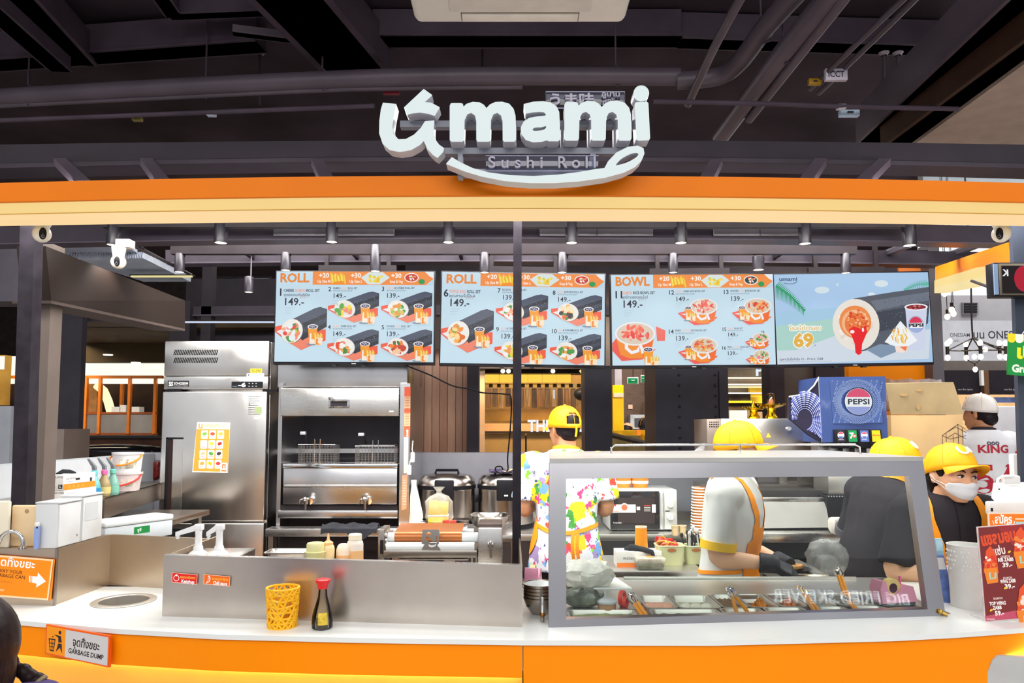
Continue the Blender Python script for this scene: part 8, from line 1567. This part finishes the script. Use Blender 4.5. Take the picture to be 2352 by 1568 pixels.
    def strap(s, pts, wd, m, name='apron_strap', off=.005, n=6, bvh=None):
        bvh = bvh or s.bvh; P = [Vector(p) for p in catmull([tuple(p) for p in pts], n, False)]; S_ = []
        for p in P:
            l, nn, i, dd = bvh.find_nearest(p); S_.append((l, nn))
        g_ = []
        for i, (l, nn) in enumerate(S_):
            t_ = (S_[min(i+1, len(S_)-1)][0]-S_[max(i-1, 0)][0]); 
            if t_.length < 1e-6: t_ = Vector((0, 0, 1))
            b = t_.normalized().cross(nn).normalized(); ww = wd[min(int(i/n), len(wd)-1)] if isinstance(wd, (list, tuple)) else wd; row = []
            for q in (-1, -.33, .33, 1):
                l2, n2, _, _ = bvh.find_nearest(l+b*ww/2*q); row.append(l2+n2*off)
            g_.append(row)
        ctr_ = sum((r[1] for r in g_), Vector())/len(g_); nav = sum((n2 for l, n2 in S_), Vector()).normalized()
        return MB().sheet(g_, nav*.0015).build(name, m, s.t, smooth=60)
    def cap(s, m=None, back_open=False, tilt=-6, sc=1.0, yaw=0, mark=True):
        m = m or CAPY; k = s.k*sc; M = s.HM @ Matrix.Translation(Vector((0, .004, .132))*s.k) @ Matrix.Rotation(R(yaw), 4, 'Z') @ Matrix.Rotation(R(tilt), 4, 'X'); rg = []; n = 36
        def cp(a, e):
            ca, sa = math.cos(a), math.sin(a); r_ = math.cos(e)**.8; return Vector((.086*r_*ca, .109*r_*sa, .108*math.sin(e)))*k
        f = []; v = []; E = [R(x) for x in (-6, 6, 18, 30, 42, 54, 66, 78, 88)]
        for e in E: v += [M @ cp(2*math.pi*i/n, e) for i in range(n)]
        for j in range(len(E)-1):
            for i in range(n):
                a = 2*math.pi*(i+.5)/n
                if back_open and j < 4 and abs(a-math.pi/2) < R((34, 33, 27, 17)[j]) and j > 0: continue
                f.append((j*n+i, j*n+(i+1) % n, (j+1)*n+(i+1) % n, (j+1)*n+i))
        f.append(tuple((len(E)-1)*n+i for i in range(n)))
        c = MB().add(v, f).build('cap', m, s.t, smooth=70); md = c.modifiers.new('thick', 'SOLIDIFY'); md.thickness = .003; md.offset = -1
        g_ = []
        for i in range(15):
            a = -math.pi/2+R(-62+124*i/14); b0 = cp(a, R(-4)); row = []; q = math.cos((a+math.pi/2)*1.38)**.75
            for j in range(5): u = j/4; row.append(M @ (b0+Vector((0, -.072*k*u*q, (-.012*u-.02*(math.sin(a+math.pi/2)**2)*u)*k))))
            g_.append(row)
        MB().sheet(g_, (M.to_3x3() @ Vector((0, 0, .004)))).build('brim', m, c)
        MB().ell(M @ (Vector((0, 0, .1085))*k), .008*k, 10, 6).build('button', m, c)
        for q in range(6): a = 2*math.pi*q/6+R(30); MB().tube([M @ (cp(a, e)*1.006) for e in E[1:]], .0012, 5).build('seam', mat('cap_seam', 'e8a400', .6), c)
        if mark:
            pts = [(-.03, .5), (-.026, .34), (-.008, .28), (.012, .36), (.022, .5), (.03, .34)]; MB().tube([M @ (cp(-math.pi/2+x/.086, R(y*90))*1.012) for x, y in catmull([(x*1.1, y) for x, y in pts], 5, False)], .005*k, 6).build('emblem', mat('cap_emblem', 'f6f2dc', .5), c)
        return c
    def hair(s, parts, name='hair', vox=.007, m=None):
        mb = MB()
        for c, r in parts: mb.ell((0, 0, 0), Vector(r)*s.k, 16, 12, M=s.HM @ Matrix.Translation(Vector(c)*s.k))
        remesh(mb, vox, 3).build(name, m or HAIR, s.t, smooth=180)
    def eyes(s, look=(0, 0)):
        k = s.k
        for sx in (-1, 1):
            c = s.HM @ (k*Vector((sx*.031, -.0885, .106))); q = s.HM.to_3x3(); MBx = MB().ell((0, 0, 0), (.0135*k, .006*k, .0062*k), 14, 10, M=Matrix.Translation(c) @ q.to_4x4()); e = MBx.build('eye', mat('eye_white', 'e8e2dc', .3), s.t)
            ic = c+q @ (Vector((look[0], -.0052, look[1]))*k); MB().ell((0, 0, 0), (.0058*k, .003*k, .0058*k), 12, 8, M=Matrix.Translation(ic) @ q.to_4x4()).build('iris', mat('iris', '2a1812', .15), e)
            MB().tube([s.HM @ (k*Vector((sx*x, y, z))) for x, y, z in ((.017, -.094, .107), (.024, -.0965, .1125), (.034, -.096, .1135), (.045, -.088, .108))], [.0012, .0022, .0024, .0012], 6).build('eyelid', mat('lash', '3a241e', .6), e)
            MB().tube([s.HM @ (k*Vector((sx*x, y, z))) for x, y, z in ((.013, -.0965, .125), (.026, -.0995, .131), (.04, -.095, .132), (.052, -.082, .126))], [.0022, .0036, .0032, .0012], 6).build('eyebrow', mat('brow', '3a2a24', .7), s.t)
    def collar(s, m, r=.066, h=.035):
        c = s.B((0, .012, 1.415)); d = (s.HM @ (s.k*Vector((0, .018, .06)))-c).normalized(); q = d.to_track_quat('Z', 'Y').to_matrix().to_4x4()
        return MB().lathe([(r*.95, -.008), (r+.012, -.012), (r+.010, h), (r, h+.004), (r*.95, -.008)], (0, 0, 0), 26, M=Matrix.Translation(c) @ q, sy=.95).build('collar', m, s.t)
# person 1: flowered shirt, back view
FLO = bpy.data.materials.new('flower_print'); FLO.use_nodes = True; nt = FLO.node_tree; N = nt.nodes; L = nt.links; b = N['Principled BSDF']; b.inputs['Roughness'].default_value = .7
tc = N.new('ShaderNodeTexCoord'); col_in = None
base = N.new('ShaderNodeRGB'); base.outputs[0].default_value = (*lin('ccd1da'), 1); prev = base.outputs[0]
for k, (c, sc, th, sd) in enumerate((('9a86b4', 6.5, .30, 1), ('f2c010', 7.5, .33, 2), ('e0402e', 11, .27, 3), ('3c8a34', 12, .24, 4), ('6a9ad0', 10, .24, 5), ('d03a7a', 15, .24, 6), ('7cc430', 14, .2, 7), ('3a3c6a', 20, .2, 8))):
    mp = N.new('ShaderNodeMapping'); mp.inputs['Location'].default_value = (sd*3.7, sd*1.9, sd*5.3); mp.inputs['Scale'].default_value = (1, .6, .8); L.new(tc.outputs['Object'], mp.inputs[0])
    wn = N.new('ShaderNodeTexNoise'); wn.inputs['Scale'].default_value = sc*3; wn.inputs['Detail'].default_value = 3; L.new(mp.outputs[0], wn.inputs[0])
    mx = N.new('ShaderNodeMix'); mx.data_type = 'VECTOR'; mx.inputs[0].default_value = .07; L.new(mp.outputs[0], mx.inputs[4]); L.new(wn.outputs[1], mx.inputs[5])
    vo = N.new('ShaderNodeTexVoronoi'); vo.inputs['Scale'].default_value = sc; L.new(mx.outputs[1], vo.inputs[0])
    lt_ = N.new('ShaderNodeMath'); lt_.operation = 'LESS_THAN'; lt_.inputs[1].default_value = th; L.new(vo.outputs['Distance'], lt_.inputs[0])
    sp_ = N.new('ShaderNodeSeparateColor'); L.new(vo.outputs['Color'], sp_.inputs[0]); g2 = N.new('ShaderNodeMath'); g2.operation = 'GREATER_THAN'; g2.inputs[1].default_value = .25; L.new(sp_.outputs[0], g2.inputs[0])
    ml = N.new('ShaderNodeMath'); ml.operation = 'MULTIPLY'; L.new(lt_.outputs[0], ml.inputs[0]); L.new(g2.outputs[0], ml.inputs[1])
    mc = N.new('ShaderNodeMix'); mc.data_type = 'RGBA'; L.new(ml.outputs[0], mc.inputs[0]); L.new(prev, mc.inputs[6]); mc.inputs[7].default_value = (*lin(c), 1); prev = mc.outputs[2]
L.new(prev, b.inputs['Base Color']); n2 = N.new('ShaderNodeTexNoise'); n2.inputs['Scale'].default_value = 9; L.new(tc.outputs['Object'], n2.inputs[0]); bp_ = N.new('ShaderNodeBump'); bp_.inputs['Strength'].default_value = .5; bp_.inputs['Distance'].default_value = .012; L.new(n2.outputs[0], bp_.inputs['Height']); L.new(bp_.outputs[0], b.inputs['Normal'])
MATS['flower_print'] = FLO
YP = 4.0; x0 = G(1301, 1100, YP).x
h = Human('person in a flowered shirt and yellow cap seen from behind', (x0, YP, 0), R(180), 1.685, lean=4, head=(26, 6, 0), arms={'elL': (.235, -.03, 1.13), 'wrL': (.13, -.27, 1.16), 'elR': (-.225, -.03, 1.13), 'wrR': (-.1, -.27, 1.16)}, skin=SKIN3, fat=1.04, sw=1.12)
h.pants(); h.shirt(FLO, .80, .78, .022, 1.12, .078)
h.hair([((0, .022, .135), (.079, .086, .085)), ((0, .055, .085), (.06, .04, .05))]); h.cap(back_open=True, tilt=-8, mark=False); h.collar(APR, .066, .03)
zb = 1.05; h.strap([(.17, .0, 1.06), (.12, .12, 1.04), (0, .16, 1.03), (-.12, .12, 1.05), (-.17, 0, 1.06)], .022, APR, 'waist_tie')
h.strap([(.17, -.02, 1.08), (.165, .03, 1.0), (.175, .0, .90)], .06, APR, 'apron_edge')
for x in (-.02, -.045): MB().sheet([[Vector((x+q*.018+.006*math.sin(j*1.2), .185+.008*math.sin(j), 1.03-j*.045)) for q in (-.5, .5)] for j in range(8)], (0, .002, 0)).build('apron_ribbon', APR, h.t)
q_ = h.HM @ (h.k*Vector((-.01, .112, .118))); MB().tube([q_, q_+Vector((.0, .004, -.03)), q_+Vector((.004, .002, -.06))], .006, 6).build('cap_strap', CAPY, h.t)
# person 2: white tee, profile to the right
YP = 3.3; x0 = G(1668, 1150, YP).x
h = Human('person in a white tee, yellow cap and orange apron working at the pans', (x0, YP, 0), R(60), 1.59, lean=4, head=(28, 2, 0), arms={'elR': (-.185, .0, 1.03), 'wrR': (-.13, -.215, 1.015), 'elL': (.2, -.03, 1.03), 'wrL': (.06, -.235, .985)}, skin=SKIN2, hands=False, hoff=(0, -.01, .0))
h.pants(); h.shirt(TEE, .80, .86, .024, 1.12, .075, cuff=mat('cuff_yellow', 'f6c416', .7)); h.collar(APR, .064, .03); h.cap(tilt=-9, sc=1.06)
h.hair([((0, .02, .125), (.078, .09, .085)), ((0, .075, .09), (.05, .045, .055))])
for nm in 'RL':
    sh, el, wr = h.arm[nm]; mb = MB(); d = (wr-el).normalized(); mb.cyl(wr-d*.05, wr+d*.03, .043, .038, 16); hand(mb, wr, d+Vector((0, 0, -.35)), Vector((-.3 if nm == 'R' else .3, 0, 1)), 1.02, .75, .0105); remesh(mb, .0045, 2).build('glove', mat('glove_dark', '3c3d44', .45, var=.25, vs=30, bump=.4, bs=40), h.t, smooth=180)
h.strap([(-.055, .02, 1.34), (-.075, -.09, 1.27), (-.085, -.18, 1.16), (-.09, -.2, 1.08)], [.03, .032, .045, .07], APR)
h.strap([(.055, .02, 1.34), (.075, -.09, 1.27), (.085, -.18, 1.16), (.09, -.2, 1.08)], [.03, .032, .045, .07], APR)
h.strap([(-.01, -.24, 1.14), (-.01, -.24, 1.06), (-.005, -.2, .98), (0, -.18, .88), (0, -.16, .80)], [.19, .24, .27, .29, .3], APR, 'apron_bib', .007); h.strap([(-.13, -.1, .97), (-.15, .0, .96), (-.12, .09, .95), (-.02, .13, .945)], .016, APR, 'waist_tie')
# person 3: black polo bending away behind the guard post
YP = 3.34; x0 = G(1985, 1250, YP).x
h = Human('person in a black polo and yellow cap bending behind the guard post', (x0, YP, 0), R(104), 1.57, lean=17, side=-4, head=(-46, -4, 0), arms={'elL': (.27, -.15, 1.04), 'wrL': (.2, -.32, 1.02), 'elR': (-.22, -.22, 1.03), 'wrR': (-.14, -.4, 1.02)}, skin=SKIN, fat=1.12, sw=1.1, hoff=(.0, -.01, -.03))
h.pants(); h.shirt(BPOLO, .80, .92, .026, 1.12, .08, cuff=mat('cuff_grey', '55525a', .7)); h.collar(mat('collar_orange', 'f29a0c', .65), .07, .05); h.cap(tilt=-4, sc=1.05); h.eyes((.003, 0)); h.hair([((0, .022, .125), (.079, .088, .085)), ((0, .07, .085), (.055, .045, .06))])
# person 4: masked, leaning on the counter
YP = 2.98; x0 = G(2212, 1200, YP).x
h = Human('person with a white face mask, black polo and orange apron at the right', (x0-.105, YP, 0), R(-4), 1.535, lean=9, head=(12, -2, 5), arms={'elL': (.235, -.16, 1.02), 'wrL': (.06, -.30, 1.03), 'elR': (-.235, -.13, 1.02), 'wrR': (.0, -.27, 1.05)}, skin=mat('skin_face', 'e8b490', .5, var=.04, sub=.12), vox=.0065, hoff=(0, -.02, -.03), fat=.98)
h.pants(); h.shirt(BPOLO, .80, .88, .018, 1.1, .075); h.eyes((.004, .001)); cp_ = h.cap(tilt=-13, sc=1.06)
h.hair([((0, .026, .128), (.081, .088, .086)), ((0, .07, .075), (.064, .05, .062)), ((-.066, -.026, .135), (.013, .022, .034)), ((.066, -.026, .135), (.013, .022, .034)), ((-.035, .075, .03), (.04, .03, .05)), ((0, -.055, .172), (.06, .034, .02))])
h.collar(BPOLO, .064, .022)
bv = BVHTree.FromPolygons([tuple(v) for v in h.body.v], h.body.f); k = h.k; g_ = []
for j in range(9):
    z = .002+.082*j/8; row = []
    for i in range(13):
        a = R(-62+124*i/12); u = abs(i-6)/6; zz = z+(-.012*u if j == 8 else .018*u*(1-j/8)); p = Vector((math.sin(a)*.1, -math.cos(a)*.13+.012, zz if u < 1 else .03+.03*j/8)); q = h.HM @ (p*k); l, nn, _, _ = bv.find_nearest(q); row.append(l+nn*(.006+.010*math.cos(a)*math.sin(math.pi*(j+1.5)/11)))
    g_.append(row)
MB().sheet(g_, h.HM.to_3x3() @ Vector((0, -.0015, 0))).build('face_mask', mat('mask_white', 'd6d9de', .7, var=.04, bump=.2, bs=30), h.t, smooth=80)
for sx in (-1, 1):
    for z0_, z1_ in ((.062, .105), (.03, .085)): MB().tube([bv.find_nearest(h.HM @ (Vector((sx*x, y, z))*k))[0]+h.HM.to_3x3() @ Vector((sx*.004, 0, 0)) for x, y, z in ((.078, -.05, z0_), (.084, -.02, (z0_+z1_)/2), (.086, .0, z1_-.006), (.09, .01, z1_))], .0016, 6).build('ear_loop', WPLAS, h.t)
AP2 = mat('apron_strap_orange', 'f99a0a', .6, var=.04)
h.strap([(-.06, .05, 1.36), (-.085, -.05, 1.345), (-.10, -.13, 1.25), (-.10, -.2, 1.14), (-.085, -.22, 1.06), (-.08, -.22, 1.0)], [.034, .034, .036, .04, .05, .06], AP2); h.strap([(.06, .05, 1.36), (.085, -.05, 1.345), (.10, -.13, 1.25), (.10, -.2, 1.14), (.085, -.22, 1.06), (.08, -.22, 1.0)], [.034, .034, .036, .04, .05, .06], AP2)
h.strap([(0, -.24, 1.06), (0, -.22, 1.0), (0, -.2, .92), (0, -.17, .84)], [.2, .24, .28, .29], AP2, 'apron_bib', .007)
h.strap([(.0, -.15, 1.33), (.004, -.18, 1.26), (.006, -.2, 1.18), (.006, -.2, 1.12)], .022, mat('placket', '2c292e', .7), 'placket'); 
for z in (1.29, 1.22, 1.16): l, nn, _, _ = h.bvh.find_nearest(h.B((.004, -.2, z))); MB().ell(l+nn*.006, .004, 8, 6).build('button', BPLAS, h.t)
# jersey wearer
YP = 5.2; x0 = G(2262, 1100, YP).x
h = Human('person in a white and red baseball jersey numbered 54, seen from behind', (x0, YP, 0), R(172), 1.80, lean=0, head=(34, 4, 0), arms={'elL': (.25, .0, 1.16), 'wrL': (.2, -.2, 1.1), 'elR': (-.25, .0, 1.16), 'wrR': (-.2, -.2, 1.1)}, skin=SKIN3, fat=1.0, sw=1.02)
h.pants(mat('jeans', '3a4258', .8)); h.shirt(mat('jersey_white', 'dadce2', .7, var=.03, bump=.5, bs=8), .78, .5, .03, 1.15, .085)
for e, d, r_ in h.cuffs:
    sh = e-d*.14; MB().tube([e-d*.10, e-d*.02, e+d*.06], [r_*1.06, r_*1.08, r_*1.08], 20).build('red_sleeve', mat('sleeve_red', 'b8182c', .7), h.t); MB().tube([e+d*.055, e+d*.075], [r_*1.1, r_*1.1], 20).build('sleeve_hem', BPLAS, h.t)
h.collar(mat('jersey_collar', '332c34', .7), .068, .03); h.hair([((0, .022, .128), (.079, .088, .09)), ((0, .06, .07), (.058, .045, .05))]); 
c_ = h.cap(mat('cap_white', 'e8e6e4', .6, var=.1), tilt=-10, mark=False)
def back_text(s_, z, size, wd, m, nm):
    v, f, tw = text2d(s_, .03); V = []; kx = wd/tw
    for x, y in v: X = -(x*kx-wd/2); p = Vector((X, .3, z+y*size)); hit = h.bvh.ray_cast(p, Vector((0, -1, 0))); V.append((hit[0] if hit[0] else Vector((X, .17, z+y*size)))+Vector((0, .004, 0)))
    MB().add(V, f).build(nm, m, h.t)
RED = mat('jersey_red', 'b21c34', .7)
back_text('KING', 1.375*h.k/1.09+.03, .075, .2, RED, 'name_letters'); back_text('54', 1.13, .27, .25, RED, 'number'); back_text('ooo', 1.46, .05, .08, mat('jersey_dark', '50485a', .7), 'small_mark')
# far kitchen workers
h = Human('far kitchen worker in a black shirt and dark cap', (G(1480, 1000, 9.6).x, 9.6, 0), 0, 1.68, head=(0, 18, 0), skin=SKIN, vox=.014, arms={'elL': (.22, -.05, 1.08), 'wrL': (.12, -.25, 1.0), 'elR': (-.22, -.05, 1.08), 'wrR': (-.12, -.25, 1.0)}); h.pants(); h.shirt(mat('far_black', '201d26', .8), .84, .8, .02); h.cap(mat('cap_black', '1c191c', .7), mark=False); h.hair([((0, .03, .12), (.078, .085, .08))])
h = Human('far kitchen worker turned away beside the yellow pillar', (G(1440, 1000, 10.4).x, 10.4, 0), R(150), 1.62, head=(0, 10, 0), skin=SKIN, vox=.014); h.pants(); h.shirt(MATS['far_black'], .84, .8, .02); h.hair([((0, .02, .125), (.08, .092, .095)), ((0, .07, .07), (.06, .05, .07))])
# child with a braid in the foreground
YP = 1.45; c0 = G(-78, 1540, YP); 
h = Human('child with dark braided hair at the bottom left corner', (c0.x, YP, 0), R(205), 1.235, head=(10, 0, 0), skin=SKIN2, vox=.009, arms={'elL': (.17, 0, .75), 'wrL': (.17, -.06, .62), 'elR': (-.17, 0, .75), 'wrR': (-.17, -.06, .62)}); h.k = 1.235/1.65; h.pants(mat('child_trousers', '4a4866', .8)); h.shirt(mat('child_top', '5a4a86', .8), .8, .7, .015)
hk = 1.34; mb = MB(); HMc = h.HM
mb.ell((0, 0, 0), Vector((.088, .102, .1))*h.k*hk, 20, 14, M=HMc @ Matrix.Translation(Vector((0, .012, .125))*h.k)); mb.ell((0, 0, 0), Vector((.082, .075, .1))*h.k*hk, 18, 12, M=HMc @ Matrix.Translation(Vector((0, .045, .06))*h.k)); remesh(mb, .006, 3).build('hair', mat('hair_child', '2a1f20', .38, var=.35, vs=50, stretch=(6, 6, 1)), h.t, smooth=180)
inv = Matrix.Translation(h.t.location) @ Matrix.Rotation(R(205), 4, 'Z'); inv = inv.inverted()
bp2 = [(22, 1518), (38, 1534), (52, 1540), (66, 1552), (84, 1560), (104, 1580), (118, 1600)]; BR = MB()
P = [inv @ G(x, y, YP+.06) for x, y in bp2]
mb = MB()
for k, p in enumerate(P): mb.ell(p, (.017, .017, .014) if k != 1 else (.012, .012, .011), 12, 8)
for k in range(len(P)-1): mb.ell(P[k].lerp(P[k+1], .5), .012, 10, 8)
remesh(mb, .003, 1).build('braid', MATS['hair_child'], h.t, smooth=180)
tp_ = P[4].lerp(P[5], .3); dv = (P[5]-P[4]).normalized().to_track_quat('Z', 'Y').to_matrix().to_4x4(); MB().lathe([(.013, -.005), (.017, -.003), (.017, .003), (.013, .005), (.013, -.005)], (0, 0, 0), 16, M=Matrix.Translation(tp_) @ dv).build('hair_tie', mat('hair_tie', '8a7a5c', .6), h.t)
